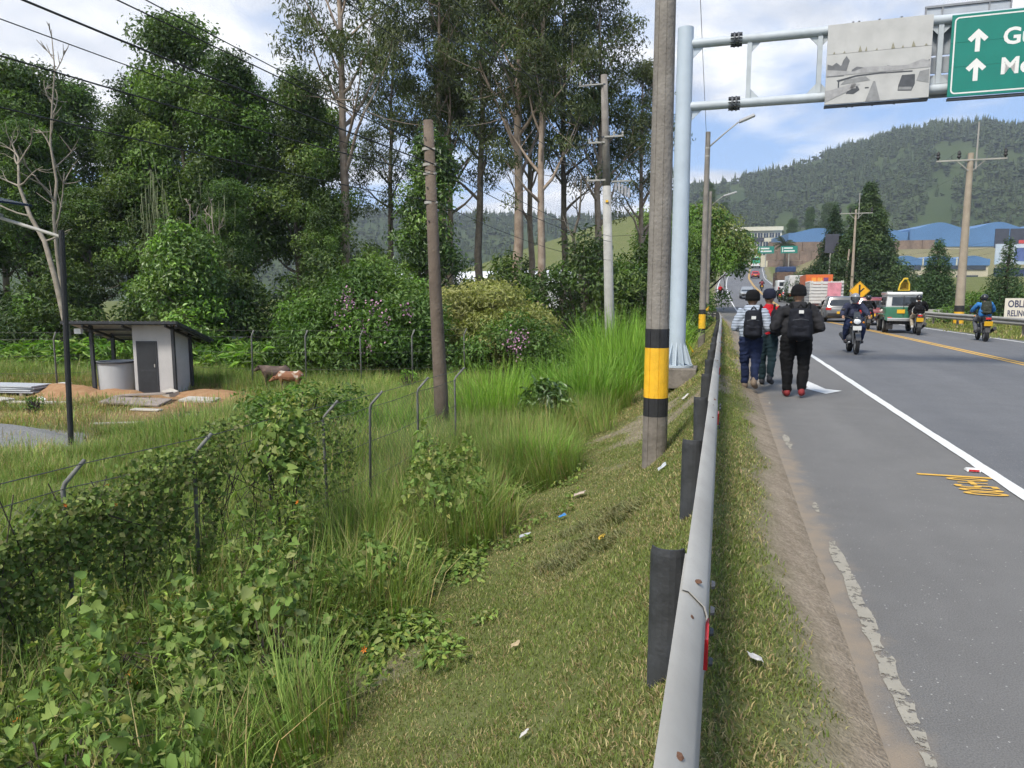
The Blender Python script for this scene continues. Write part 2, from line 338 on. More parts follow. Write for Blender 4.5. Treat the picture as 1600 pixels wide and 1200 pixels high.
# ------------------------------------------------------------------ paint
def paint_mat(name, col, wear):
    m = mat(name, col, .75, .1, 9, bump=.15); nt = m.node_tree; N = nt.nodes.new; L = nt.links.new; b = nt.nodes['Principled BSDF']; out = nt.nodes['Material Output']
    tc = N('ShaderNodeTexCoord'); n = N('ShaderNodeTexNoise'); n.inputs['Scale'].default_value = 14; n.inputs['Detail'].default_value = 8; n.inputs['Roughness'].default_value = .7; L(tc.outputs['Object'], n.inputs['Vector'])
    mr = N('ShaderNodeMapRange'); mr.inputs[1].default_value = wear; mr.inputs[2].default_value = wear+.04; L(n.outputs[0], mr.inputs[0])
    tr = N('ShaderNodeBsdfTransparent'); mx = N('ShaderNodeMixShader'); L(mr.outputs[0], mx.inputs[0]); L(tr.outputs[0], mx.inputs[1]); L(b.outputs[0], mx.inputs[2]); L(mx.outputs[0], out.inputs[0])
    return m
PW = paint_mat('white_road_paint', (.62, .62, .6), .26); PY = paint_mat('yellow_road_paint', (.62, .36, .06), .28); PO = paint_mat('worn_pale_road_paint', (.29, .268, .22), .43)
yl = axis((-5, 20, .1), (20, 330, 1.2))
o = strip('white_edge_line', yl, 2.34+.02*(fbm(yl*2, yl*0, 1)-.5), 2.46+.03*(fbm(yl*2.2, yl*0, 8)-.5), .008, PW); tag(o, kind='structure')
for k in (0, 1): tag(strip('yellow_centre_line', axis((-5, 330, 1.2)), 6.88+.2*k, 6.99+.2*k, .008, PY), kind='structure')
tag(strip('white_edge_line', axis((-5, 330, 1.2)), 10.32, 10.44, .008, PW), kind='structure')
yo = axis((1.5, 30, .03)); w1 = .045*(fbm(yo*5, yo*0, 41)-.5); w2 = .06*(fbm(yo*6, yo*0, 43)-.5)
for a_, b_ in ((1.5, 5.0), (5.6, 5.9), (7.9, 8.8), (11.2, 11.6), (13.5, 14.1), (17, 18)):
    k_ = (yo >= a_) & (yo <= b_); q_ = yo[k_]; t_ = np.minimum(1, np.minimum(q_-a_, b_-q_)/.25+.15)*(1 if a_ < 2 else .75); tag(strip('worn_edge_line', q_, .745-.036*t_+w1[k_], .745+.03*t_+w2[k_], .004, PO), kind='structure')
ysl = np.arange(60, 76, .8); tag(strip('white_edge_line', ysl, .55-7.0*sst(60, 78, ysl), .67-7.0*sst(60, 78, ysl), .008, PW), kind='structure')
tag(strip('white_edge_line', axis((108, 230, 1.5)), .9, 1.05, .008, PW), kind='structure')
def text_mesh(s, size=1., depth=0., bold=0.):
    cu = bpy.data.curves.new('t', 'FONT'); cu.body = s; cu.size = size; cu.extrude = depth; cu.offset = bold; cu.align_x = 'LEFT'; cu.resolution_u = 3
    o = bpy.data.objects.new('t', cu); C.objects.link(o); dg = bpy.context.evaluated_depsgraph_get(); me = bpy.data.meshes.new_from_object(o.evaluated_get(dg))
    bpy.data.objects.remove(o); bpy.data.curves.remove(cu); return me
def text(s, loc, x_dir, y_dir, size, mat_, parent=None, name='lettering', stretch=1., bold=0.):
    me = text_mesh(s, size, 0, bold); xd = Vector(x_dir).normalized(); yd = Vector(y_dir).normalized(); zd = xd.cross(yd)
    M = Matrix((xd*stretch, yd, zd)).transposed().to_4x4(); M.translation = loc; me.transform(M); me.materials.clear()
    return link(name, me, mat_, parent)
o = text('0+500', (1.96, 7.06, .008), (0, -1, 0), (1, 0, 0), .46, PY, name='road_chainage_lettering', stretch=.5, bold=.006); tag(o, kind='structure')
# shift each glyph row outward as it was sprayed: a skewed run along the line
for v in o.data.vertices: v.co.x -= .12*(v.co.y-6.8)*0
o = link('yellow_chainage_dash', MB().bx((1.75, 7.09, .006), (2.34, 7.135, .0085)).mesh(), PY); tag(o, kind='structure')
m_ = MB(); m_.quad(*[(x, y, .006) for x, y in ((1.42, 14.6), (1.52, 13.6), (1.36, 13.6), (1.70, 12.75), (2.02, 13.25), (1.78, 13.45), (1.62, 14.6))]); o = m_.build('white_arrow_marking', PW, fix=False); tag(o, kind='structure')
# ================================================================== plant library
def unit(a): return a/np.maximum(np.linalg.norm(a, axis=1, keepdims=True), 1e-9)
def rdir(n, r=rng): return unit(r.normal(size=(n, 3)))
LEAFSH = {
 'diamond': (np.array([[0, 0, 0], [.45, .5, .12], [1, 0, -.1], [.45, -.5, .12]]), np.array([[0, 2, 1], [0, 3, 2]])),
 'heart': (np.array([[0, 0, 0], [1, 0, -.16], [-.14, .3, .06], [.16, .5, .1], [.6, .33, .02], [-.14, -.3, .06], [.16, -.5, .1], [.6, -.33, .02]]),
           np.array([[0, 3, 2], [0, 4, 3], [0, 1, 4], [0, 5, 6], [0, 6, 7], [0, 7, 1]])),
 'lance': (np.array([[0, 0, 0], [.35, .5, .1], [.75, .3, .0], [1, 0, -.15], [.35, -.5, .1], [.75, -.3, 0]]), np.array([[0, 2, 1], [0, 3, 2], [0, 4, 5], [0, 5, 3]])),
}
def leaf_arrays(P, T, N, L, Wd, shape='diamond'):
    sv, sf = LEAFSH[shape]; n = len(P); T = unit(T); B = unit(np.cross(N, T)); N = np.cross(T, B); L = np.broadcast_to(L, (n,)); Wd = np.broadcast_to(Wd, (n,)); k = len(sv)
    V = P[:, None, :]+T[:, None, :]*(sv[None, :, 0]*L[:, None])[..., None]+B[:, None, :]*(sv[None, :, 1]*Wd[:, None])[..., None]+N[:, None, :]*(sv[None, :, 2]*L[:, None])[..., None]
    F = (np.arange(n)*k)[:, None, None]+sf[None]
    return V.reshape(-1, 3), F.reshape(-1, 3), k
def colours(n, pal, r=rng, jit=.18, w=None):
    pal = np.array(pal, float); i = r.choice(len(pal), n, p=w); return pal[i]*(1+jit*r.normal(size=(n, 1)).clip(-1.6, 1.6))*(1+.05*r.normal(size=(n, 3)))
def crown_mesh(name, clumps, dens, L, Wd, pal, droop=.3, shape='diamond', r=rng, fill=.45, cpal=None):
    """clumps: rows cx cy cz rx ry rz; leaves thickest near each clump's skin"""
    Ps = []; Ns = []; Cs = []
    cl = np.array(clumps, float)
    for i, c in enumerate(cl):
        n = max(6, int(dens*(c[3]*c[4]+c[3]*c[5]+c[4]*c[5])/3*r.uniform(.75, 1.25))); d = rdir(n, r); q = (fill+(1-fill)*r.random(n)**.5)
        q = np.where(r.random(n) < .18, q*r.uniform(1.02, 1.32, n), q)
        Ps.append(c[None, :3]+d*q[:, None]*c[None, 3:]); Ns.append(d)
        base = np.array(pal[r.integers(len(pal))])*r.uniform(.82, 1.2); Cs.append(base[None]*(1+.16*r.normal(size=(n, 1)).clip(-1.5, 1.5)))
    P = np.concatenate(Ps); Nn = np.concatenate(Ns); Co = np.concatenate(Cs); n = len(P)
    Nn = unit(Nn*.6+np.array([0, 0, .55])+.55*r.normal(size=(n, 3)))
    T = unit(np.cross(Nn, rdir(n, r))); T[:, 2] -= droop; l = L*r.uniform(.7, 1.3, n)
    V, F, k = leaf_arrays(P, T, Nn, l, Wd/L*l, shape)
    return np_mesh(name, V, F, np.repeat(Co.clip(.004, .6), k, 0))
def limb(p, d, ln, r0, r1, n, r, lift=.25, wob=.12):
    """curved tapering branch, returns points and radii"""
    pts = [np.array(p, float)]; d = np.array(d, float); d /= np.linalg.norm(d); st = ln/n
    for i in range(n):
        d = d+np.array([0, 0, lift/n])+r.normal(size=3)*wob; d /= np.linalg.norm(d); pts.append(pts[-1]+d*st)
    return pts, list(np.linspace(r0, r1, n+1)), d
def tree_parts(seed, H, r0, first, nl, spread, ang, clump, lift=.3, sway=.25, sub=3, top=True, lean=(0, 0), fork=False, subl=.45):
    r = np.random.default_rng(seed); mb = MB(); mb.smooth = True; cl = []
    n = 9; tp = []; x = np.zeros(2); dv = np.array(lean, float)/n
    for i in range(n+1):
        tp.append((x[0], x[1], H*i/n)); x = x+dv+r.normal(size=2)*sway/n*1.6
    rad = [r0*(1.25 if i == 0 else 1)*(1-.86*i/n) for i in range(n+1)]
    mb.tube([(tp[0][0], tp[0][1], -.4)]+tp, [r0*1.5]+rad, 9)
    def at(t):
        f = t*n; i = min(int(f), n-1); f -= i; return np.array(tp[i])*(1-f)+np.array(tp[i+1])*f, r0*(1-.86*t)
    for k in range(nl):
        t = first+(1-first)*((k+r.uniform(0, .9))/nl)**.9; t = min(t, .985); p, rr = at(t); az = k*2.4+r.uniform(-.5, .5); a = ang+r.uniform(-.25, .25)
        ln = spread*(1.05-.75*(t-first)/(1-first))*r.uniform(.7, 1.2)
        d = np.array([math.cos(az)*math.sin(a), math.sin(az)*math.sin(a), math.cos(a)])
        pts, rd, dd = limb(p, d, ln, rr*.5+.01, .018, 5, r, lift); mb.tube(pts, rd, 5, False)
        tips = [(pts[-1], 1.)]
        for j in range(sub):
            q = pts[r.integers(2, 5)]; d2 = unit((dd+r.normal(size=3)*.75)[None])[0]; p2, r2, _ = limb(q, d2, ln*subl*r.uniform(.7, 1.2), .03, .01, 3, r, lift*.6); mb.tube(p2, r2, 4, False); tips.append((p2[-1], .85))
        for (c, s) in tips:
            q = clump*s*r.uniform(.7, 1.25); cl.append([*c, q*r.uniform(.8, 1.25), q*r.uniform(.8, 1.25), q*r.uniform(.5, .85)])
    if top:
        for k in range(3): cl.append([tp[-1][0]+r.normal()*clump*.4, tp[-1][1]+r.normal()*clump*.4, H+r.uniform(-.3, .5)*clump, clump*.8, clump*.8, clump*.8])
    return mb.mesh('trunk'), cl
GP_EUC = [(.055, .076, .034), (.068, .092, .041), (.044, .064, .029), (.08, .102, .047), (.06, .075, .042)]
GP_DARK = [(.036, .066, .023), (.046, .082, .028), (.058, .096, .032), (.032, .056, .02), (.072, .11, .035)]
GP_MID = [(.068, .128, .034), (.082, .15, .04), (.058, .108, .03), (.1, .165, .045)]
GP_BRIGHT = [(.1, .2, .034), (.12, .22, .042), (.09, .175, .03), (.145, .235, .055)]
GP_OLIVE = [(.15, .18, .065), (.18, .2, .08), (.12, .155, .05), (.21, .22, .1)]
GP_CON = [(.024, .05, .02), (.03, .06, .024), (.036, .068, .028)]
M_LEAF = leaf_mat('foliage'); M_LEAF2 = leaf_mat('glossy_foliage', trans=.3, rough=.38, spec=.5); M_NEEDLE = leaf_mat('needles', trans=.15, rough=.6)
M_BARKG = mat('grey_bark', (.11, .095, .075), .9, .35, 5, bump=.6); M_BARKE = mat('peeling_eucalyptus_bark', (.2, .14, .1), .85, 0, 1.6, bump=.4, col2=(.4, .33, .26)); M_BARKD = mat('brown_bark', (.07, .055, .042), .9, .3, 6, bump=.6)
M_BARKP = mat('pale_dead_bark', (.17, .14, .105), .85, 0, 3, bump=.5, col2=(.3, .265, .215))
def tree(name, trunk, crown, mt, mc, loc, rz, sc, label, cat='tree', group=None, lean=(0, 0)):
    e = empty(name, (loc[0], loc[1], gzs(loc[0], loc[1]) if len(loc) < 3 else loc[2]), rz, label, cat, group); e.scale = sc if isinstance(sc, tuple) else (sc, sc, sc); e.rotation_euler = (lean[0], lean[1], rz)
    if trunk: link('trunk', trunk, mt, e)
    if crown: link('crown', crown, mc, e)
    return e
# ---- blades and scatter
def blade_arrays(P, h, w, az, lean, r=rng, tw=None):
    n = len(P); d = np.stack([np.cos(az), np.sin(az), 0*az], 1); s = np.stack([-np.sin(az), np.cos(az), 0*az], 1) if tw is None else np.stack([np.cos(tw), np.sin(tw), 0*az], 1)
    h = np.broadcast_to(h, (n,)); w = np.broadcast_to(w, (n,)); lean = np.broadcast_to(lean, (n,))
    m1 = P+np.array([0, 0, 1.])*(h*.55*np.cos(lean*.5))[:, None]+d*(h*.55*np.sin(lean*.5))[:, None]; tp = m1+np.array([0, 0, 1.])*(h*.5*np.cos(lean*1.4))[:, None]+d*(h*.5*np.sin(lean*1.4))[:, None]
    sw = s*(w/2)[:, None]; V = np.stack([P-sw, P+sw, m1-sw*.8, m1+sw*.8, tp], 1).reshape(-1, 3); b = (np.arange(n)*5)[:, None]
    F = np.concatenate([b+np.array([[0, 1, 3]]), b+np.array([[0, 3, 2]]), b+np.array([[2, 3, 4]])], 0)
    return V, F, 5
def blades_mesh(name, P, h, w, az, lean, col, tw=None):
    V, F, k = blade_arrays(P, h, w, az, lean, tw=tw); return np_mesh(name, V, F, np.repeat(col.clip(.005, .6), k, 0))
def join_np(name, parts):
    """parts: list of (V,F,col) triangles"""
    Vs = []; Fs = []; Cs = []; k = 0
    for V, F, c in parts: Vs.append(V); Fs.append(F+k); Cs.append(c); k += len(V)
    return np_mesh(name, np.concatenate(Vs), np.concatenate(Fs), np.concatenate(Cs).clip(.004, .7))
def proto_coll(name, meshes, mats):
    c = bpy.data.collections.new(name)
    for i, me in enumerate(meshes):
        o = bpy.data.objects.new(f'{name}_{i:02d}', me)
        if not me.materials: me.materials.append(mats[i] if isinstance(mats, list) else mats)
        c.objects.link(o)
    return c
def scatter(name, P, rot, scl, idx, coll, label, cat, parent=None):
    me = bpy.data.meshes.new(name); n = len(P); me.vertices.add(n); me.vertices.foreach_set('co', np.ascontiguousarray(P, np.float32).ravel())
    a = me.attributes.new('rot', 'FLOAT_VECTOR', 'POINT'); a.data.foreach_set('vector', np.ascontiguousarray(rot, np.float32).ravel())
    a = me.attributes.new('scl', 'FLOAT', 'POINT'); a.data.foreach_set('value', np.ascontiguousarray(scl, np.float32))
    a = me.attributes.new('idx', 'INT', 'POINT'); a.data.foreach_set('value', np.ascontiguousarray(idx, np.int32))
    o = bpy.data.objects.new(name, me); C.objects.link(o)
    nt = bpy.data.node_groups.new(name, 'GeometryNodeTree'); nt.interface.new_socket('Geometry', in_out='INPUT', socket_type='NodeSocketGeometry'); nt.interface.new_socket('Geometry', in_out='OUTPUT', socket_type='NodeSocketGeometry')
    N = nt.nodes.new; L = nt.links.new; gi = N('NodeGroupInput'); go = N('NodeGroupOutput'); ip = N('GeometryNodeInstanceOnPoints'); ci = N('GeometryNodeCollectionInfo')
    ci.inputs[0].default_value = coll; ci.inputs[1].default_value = True; ci.inputs[2].default_value = True; ip.inputs['Pick Instance'].default_value = True
    def na(nm, t):
        q = N('GeometryNodeInputNamedAttribute'); q.data_type = t; q.inputs[0].default_value = nm; return q.outputs[0]
    L(gi.outputs[0], ip.inputs['Points']); L(ci.outputs[0], ip.inputs['Instance']); L(na('idx', 'INT'), ip.inputs['Instance Index']); L(na('rot', 'FLOAT_VECTOR'), ip.inputs['Rotation']); L(na('scl', 'FLOAT'), ip.inputs['Scale'])
    L(ip.outputs[0], go.inputs[0]); md = o.modifiers.new('scatter', 'NODES'); md.node_group = nt
    if parent: o.parent = parent; o['kind'] = 'stuff'
    else: tag(o, label, cat, kind='stuff')
    return o

# ================================================================== far hills
def hill_profile(az):   # skyline elevation (tan) by azimuth in degrees from the road direction
    return np.interp(az, [-60, -31, -14, -6.5, -4.1, -1.2, 2.9, 7.1, 11.1, 13, 18.4, 25, 35, 50, 70], [.11, .112, .107, .105, .137, .148, .153, .173, .193, .197, .181, .172, .18, .18, .16])
def hill_h(r, az):
    d = np.degrees(az); t = sst(430, 1150, r); n = fbm(d*.35, r*.006, 71)-.5
    back = np.where(r > 1150, 1-.25*sst(1150, 1700, r), 1)
    return 1.6+1150*hill_profile(d)*t*back*(1+.06*n*t)+10*t*(fbm(d*1.2, r*.02, 5)-.5)-4
ra = np.linspace(380, 1700, 46); aa = np.radians(np.linspace(-62, 72, 180))
A_, R_ = np.meshgrid(aa, ra); Vh = np.stack([np.sin(A_)*R_, np.cos(A_)*R_, hill_h(R_, A_)], -1).reshape(-1, 3)
i = (np.arange(45)[:, None]*180+np.arange(179)[None]).ravel(); Fh = np.stack([i, i+1, i+181, i+180], 1)
M_HILL = mat('hill_ground', (.034, .055, .02), .95, 0, .012, col2=(.06, .08, .03), spec=.1)
tag(link('hill', np_mesh('hill', Vh, Fh, None, True), M_HILL), kind='structure')
def far_tree(seed, con):
    r = np.random.default_rng(seed); Ps = []; Fs = []; Cs = []; k = 0
    for q in range(5 if con else 6):
        n = 7; t = q/4
        if con: c = np.array([0, 0, 2+9*t]); rr = (2.6*(1-.8*t), 3.4)
        else: c = np.array([r.normal()*1.6, r.normal()*1.6, 3+r.uniform(0, 4.5)]); rr = (r.uniform(1.6, 2.8), r.uniform(1.6, 2.6))
        ring = [(c[0]+rr[0]*math.cos(a)*r.uniform(.6, 1.25), c[1]+rr[0]*math.sin(a)*r.uniform(.6, 1.25), c[2]-rr[1]*.25*r.uniform(.5, 1.5)) for a in np.linspace(0, 6.283, n, endpoint=False)]
        V = np.array(ring+[(c[0]+r.normal()*.3, c[1]+r.normal()*.3, c[2]+rr[1]*r.uniform(.7, 1)), (c[0], c[1], c[2]-rr[1]*.6)]); F = np.array([(j, (j+1) % n, n) for j in range(n)]+[((j+1) % n, j, n+1) for j in range(n)])
        Ps.append(V); Fs.append(F+k); k += len(V); Cs.append(np.repeat([np.array([.05, .078, .03])*r.uniform(.62, 1.0)], len(V), 0))
    return np_mesh('far_tree', np.concatenate(Ps), np.concatenate(Fs), np.concatenate(Cs))
FT = proto_coll('far_tree_kinds', [far_tree(k, k % 2) for k in range(8)], M_LEAF)
nt_ = 30000; rr_ = 430+(1240-430)*rng.random(nt_)**.75; az_ = np.radians(rng.uniform(-45, 32, nt_)); open_ = fbm(np.degrees(az_)*.5, rr_*.008, 55)
bare = (np.degrees(az_) > -6) & (np.degrees(az_) < 6.5) & (rr_ > 930) & (open_ < .56); keep = (open_ > .36) & ~bare & ~((rng.random(nt_) < .6) & (np.degrees(az_) < -6))
rr_, az_ = rr_[keep], az_[keep]; n_ = len(rr_)
scatter('hill_forest', np.stack([np.sin(az_)*rr_, np.cos(az_)*rr_, hill_h(rr_, az_)-1], 1), np.stack([0*rr_, 0*rr_, rng.random(n_)*6.28], 1), rng.uniform(.5, 1.0, n_)*(.55+.95*fbm(np.degrees(az_)*1.1, rr_*.02, 12))*(1+.15*(rr_ > 900)), rng.integers(0, 8, n_), FT, 'dark forest covering the distant mountain slope', 'forest')
# forest line at the far edge of the pasture and factory shelf
n_ = 900; x_ = rng.uniform(-260, 230, n_); y_ = rng.uniform(395, 470, n_); y_ = np.where(rng.random(n_) < .25, rng.uniform(330, 380, n_), y_); k_ = ~((np.abs(x_-15) < 30) & (y_ < 390)) & ~((x_ > 18) & (y_ < 395)) & ~((x_ < -2) & (x_ > -70) & (y_ < 392))
x_, y_ = x_[k_], y_[k_]; n_ = len(x_)
scatter('distant_woodland', np.stack([x_, y_, gz(x_, y_)-.4], 1), np.stack([0*x_, 0*x_, rng.random(n_)*6.28], 1), rng.uniform(.55, 1.25, n_), rng.integers(0, 8, n_), FT, 'belt of dark woods at the foot of the mountain', 'woods')
# ================================================================== trees on the left
TV = {}
def variant(key, f):
    if key not in TV: TV[key] = f()
    return TV[key]
def euc(seed):
    def f():
        tr, cl = tree_parts(seed, 25, .35, .33, 22, 5.0, .8, 1.15, lift=.5, sway=.6, sub=4, subl=.55)
        return tr, crown_mesh('crown', cl, 150, .3, .08, GP_EUC, droop=.75, r=np.random.default_rng(seed+1), fill=.2)
    return variant(('e', seed), f)
def broad(seed, H=13, sp=5, clump=1.5, pal=GP_DARK, dens=125, L=.3, Wd=.16, first=.2, ang=.95, nl=16):
    def f():
        tr, cl = tree_parts(seed, H, .2, first, nl+6, sp, ang, clump, lift=.45, sway=.4, sub=3)
        return tr, crown_mesh('crown', cl, dens, L, Wd, pal, droop=.25, r=np.random.default_rng(seed+1), fill=.35)
    return variant(('b', seed), f)
def conifer(seed, H=11, base=3.2, pal=GP_CON, dens=150, L=.3, n=70, lo=.04):
    def f():
        r = np.random.default_rng(seed); mb = MB(); mb.smooth = True; mb.tube([(0, 0, -.3), (0, 0, H*.6), (.05, 0, H*.98)], [.2, .1, .02], 8); cl = []
        for k in range(n):
            t = lo+(1-lo)*(k/n)**1.05; rad = base*(1-t)**.8*(.85+.3*r.random())+.12; a = k*2.4; q = rad*r.uniform(.45, .75); s = max(.22, base*.30*(1-t*.72)); z = t*H
            p = (q*math.cos(a), q*math.sin(a), z); mb.tube([(0, 0, z-.1), p], [.03, .012], 4, False); cl.append([*p, max(s, rad*.42), max(s, rad*.42), s*1.15])
        return mb.mesh('trunk'), crown_mesh('crown', cl, dens, L, L*.32, pal, droop=.1, r=np.random.default_rng(seed+5), fill=.25)
    return variant(('c', seed), f)
EU = 'eucalyptus trees in the stand'
EL = [ # x y seed scale rz label
 (-20.5, 36.1, 1, (.92, .92, 1.06), .4, 'tall bare-trunked eucalyptus standing alone left of the stand, against open sky'),
 (-11.9, 40.8, 2, (1, 1, 1.1), 1.3, 'tallest pale-trunked eucalyptus with peeling orange bark, behind the olive bush'),
 (-17.3, 42.4, 3, (.8, .8, .95), 2.2, 'slim grey eucalyptus just right of the weathered wooden pole top'),
 (-15.2, 44.0, 4, (.85, .85, 1), 3.4, 'dark-trunked eucalyptus midway between wooden pole and tallest eucalyptus'),
 (-9.9, 39.4, 5, (.78, .78, .92), 4.2, 'grey eucalyptus right of the tallest eucalyptus, leaning slightly'),
 (-7.6, 45.5, 3, (.85, .85, .86), 5.5, 'spreading eucalyptus behind the white concrete pole'),
 (-5.4, 49.0, 1, (.72, .72, .7), 1.9, 'eucalyptus partly hidden behind the banded concrete pole'),
 (-18.6, 47.5, 5, (.85, .85, .98), .9, 'slender eucalyptus at the back left of the stand'),
 (-13.4, 50.0, 2, (.8, .8, .95), 2.9, 'eucalyptus at the back of the stand with a thin grey trunk'),
 (-21.5, 44.0, 4, (.7, .7, .8), 5.0, 'bushy eucalyptus between the lone tall one and the wooden pole'),
 (-10.4, 47.6, 4, (.8, .8, .95), 6.0, 'eucalyptus behind the tallest one, crown reaching out to the right'),
]
for k, (x, y, sd, sc, rz, lb) in enumerate(EL):
    t, c = euc(sd); tree('eucalyptus_tree', t, c, M_BARKE if k in (0, 1, 2, 4, 5, 8) else M_BARKG, M_LEAF, (x, y), rz, sc, lb, 'eucalyptus', EU)
BL = [
 (-40, 27, 11, (1.0, 1.0, 1.12), .1, 'dark spreading tree at the far left edge of the picture'), (-37.0, 31.0, 12, (1.15, 1.15, 1.12), 1.0, 'dark flat-topped tree behind the pale dead tree'),
 (-33.0, 33.0, 13, (1.2, 1.2, 1.08), 2.0, 'feathery dark tree between the dead tree and the tallest broadleaf tree'), (-28.5, 33.0, 14, (1.15, 1.15, 1.28), 3.0, 'tallest broadleaf tree, its pointed top rising above the shed'),
 (-25.2, 33.0, 15, (1.1, 1.1, 1.1), 4.0, 'broad leafy tree right of the tallest broadleaf, hung with grey moss'), (-22.4, 34.5, 12, (1.0, 1.0, 1.05), 5.0, 'loose-crowned tree left of the lone tall eucalyptus'),
 (-36.5, 26.0, 15, (.8, .8, .62), 5.6, 'low dark tree behind the left end of the field'), (-31.5, 29.5, 11, (.72, .72, .6), 2.6, 'low rounded tree in shade behind the shed roof'),
 (-27.2, 29.5, 13, (.75, .75, .55), .6, 'low dark tree filling the gap right of the shed'), (-22.8, 29.0, 14, (.62, .62, .6), 1.6, 'mid-sized dark tree left of the purple-flowered bush'),
 (-44, 33, 13, 1.1, 4.4, 'dark tree mostly outside the left edge of the picture'), (-20.0, 33.0, 15, (.5, .5, .52), 3.7, 'small dark tree at the foot of the lone tall eucalyptus'),
 (-35.0, 29.0, 14, (.85, .85, .85), 1.2, 'leafy tree right behind the leafless dead tree'), (-30.6, 31.5, 12, (.95, .95, .9), 4.6, 'tree filling the dip left of the tallest broadleaf tree'), (-25.0, 36.5, 13, (1.0, 1.0, 1.1), .2, 'tree behind the broad mossy tree'),
 (-48, 38, 11, (1.3, 1.3, 1.3), 2.2, 'tall dark tree in the back row, leftmost'), (-42.5, 39, 15, (1.3, 1.3, 1.25), .7, 'tall dark tree in the back row, second from the left'), (-36.5, 40, 12, (1.3, 1.3, 1.2), 3.9, 'tall dark tree in the back row behind the dead trees'), (-30.5, 41, 11, (1.2, 1.2, 1.2), 5.2, 'tall dark tree in the back row above the shed'), (-25.0, 42, 15, (1.1, 1.1, 1.1), 1.9, 'dark tree in the back row left of the lone tall eucalyptus'),
]
for x, y, sd, sc, rz, lb in BL:
    if sd == 13: t, c = conifer(75, 14, 3.7, GP_DARK, 190, .26, 95, .12)
    else: t, c = broad(sd, 13, 2.9+.25*(sd % 3), 1.05, GP_DARK+GP_MID[:2] if sd != 14 else GP_DARK[:3]+GP_MID, 430, .19, .085); tree('broadleaf_tree', t, c, M_BARKG, M_LEAF, (x, y), rz, sc, lb, 'tree', 'dark trees behind the field')
t, c = broad(21, 5.2, 1.9, .8, GP_BRIGHT[:2]+GP_MID, 330, .2, .1, .1, 1.1, 18); tree('young_round_tree', t, c, M_BARKG, M_LEAF2, (-21.3, 24.5), 0, 1, 'bright green young round tree just right behind the shed', 'tree')
t, c = broad(22, 9.5, 2.2, 1.0, GP_MID+GP_DARK[:2], 210, .24, .1, .12, .7, 18); tree('columnar_tree', t, c, M_BARKG, M_LEAF2, (-14.2, 33.5), 0, (1, 1, 1.05), 'upright light green tree just left behind the weathered wooden pole', 'tree')
# bamboo-like dark thickets and understorey, each bush a thing
def bush(name, seed, R_, pal, dens, L, Wd, mt, loc, label, n=46, rz=0, cat='bush', group=None, shape='diamond', fill=.3, flat=1.):
    def f():
        r = np.random.default_rng(seed); cl = []; mb = MB(); mb.smooth = True
        for k in range(n):
            a = k*2.4+r.uniform(-.4, .4); u = ((k+.5)/n); el = math.asin(min(1, u*1.02)); q = r.uniform(.62, .95)
            p = np.array([R_[0]*q*math.cos(el)*math.cos(a), R_[1]*q*math.cos(el)*math.sin(a), R_[2]*(.08+.86*math.sin(el)*q)]); s = min(R_)*r.uniform(.22, .36)
            cl.append([*p, s*1.2, s*1.2, s*flat]); mb.tube([(p[0]*.1, p[1]*.1, -.2), tuple(p*np.array([.5, .5, .45])), tuple(p)], [.05, .03, .012], 4, False)
        return mb.mesh('trunk'), crown_mesh('crown', cl, dens, L, Wd, pal, droop=.3, r=np.random.default_rng(seed+9), fill=fill, shape=shape)
    t, c = variant(('s', seed), f); e = tree(name, None, None, None, None, loc, rz, 1, label, cat, group); link('stems', t, M_BARKD, e); link('foliage', c, mt, e); return e
b1 = bush('flowering_bush', 41, (3.6, 2.7, 4.1), GP_MID+GP_BRIGHT[2:3], 760, .18, .07, M_LEAF, (-12.3, 23.4), 'big round green bush with mauve flowers left of the wooden pole', 60)
b2 = bush('olive_bush', 43, (3.7, 2.7, 4.0), GP_OLIVE, 640, .19, .06, M_LEAF, (-9.0, 26.2), 'wide olive-green bush with tufted flat crown right of the wooden pole', 58, flat=.5)
b3 = bush('flowering_bush', 45, (2.5, 1.8, 2.4), GP_MID+GP_DARK[2:3], 640, .17, .065, M_LEAF, (-7.0, 24.2), 'dark green bush with a pink flower spray in front of the olive bush', 40)
M_MAUVE = mat('mauve_petals', (.45, .24, .36), .7, .3, 30)
def flower_sprays(parent, pts, seed):
    r = np.random.default_rng(seed)
    for p in pts:
        n = 30; q = np.array(p)+r.normal(size=(n, 3))*np.array([.14, .12, .17]); V, F, k = leaf_arrays(q, rdir(n, r), rdir(n, r), .09, .06)
        tag(link('flower_spray', np_mesh('flower_spray', V, F), M_MAUVE, parent), kind='stuff')
flower_sprays(b1, [(.6, -2.5, 2.6), (1.3, -2.25, 2.55), (1.7, -2.2, 2.0), (.2, -2.6, 2.1), (1.0, -2.5, 1.9), (2.3, -1.7, 2.45), (1.2, -2.6, 1.2), (.4, -2.4, 2.95)], 3)
flower_sprays(b3, [(.3, -1.7, 1.5), (.65, -1.65, 1.55), (.5, -1.75, 1.2)], 4)
BU = 'dark thickets under the trees'
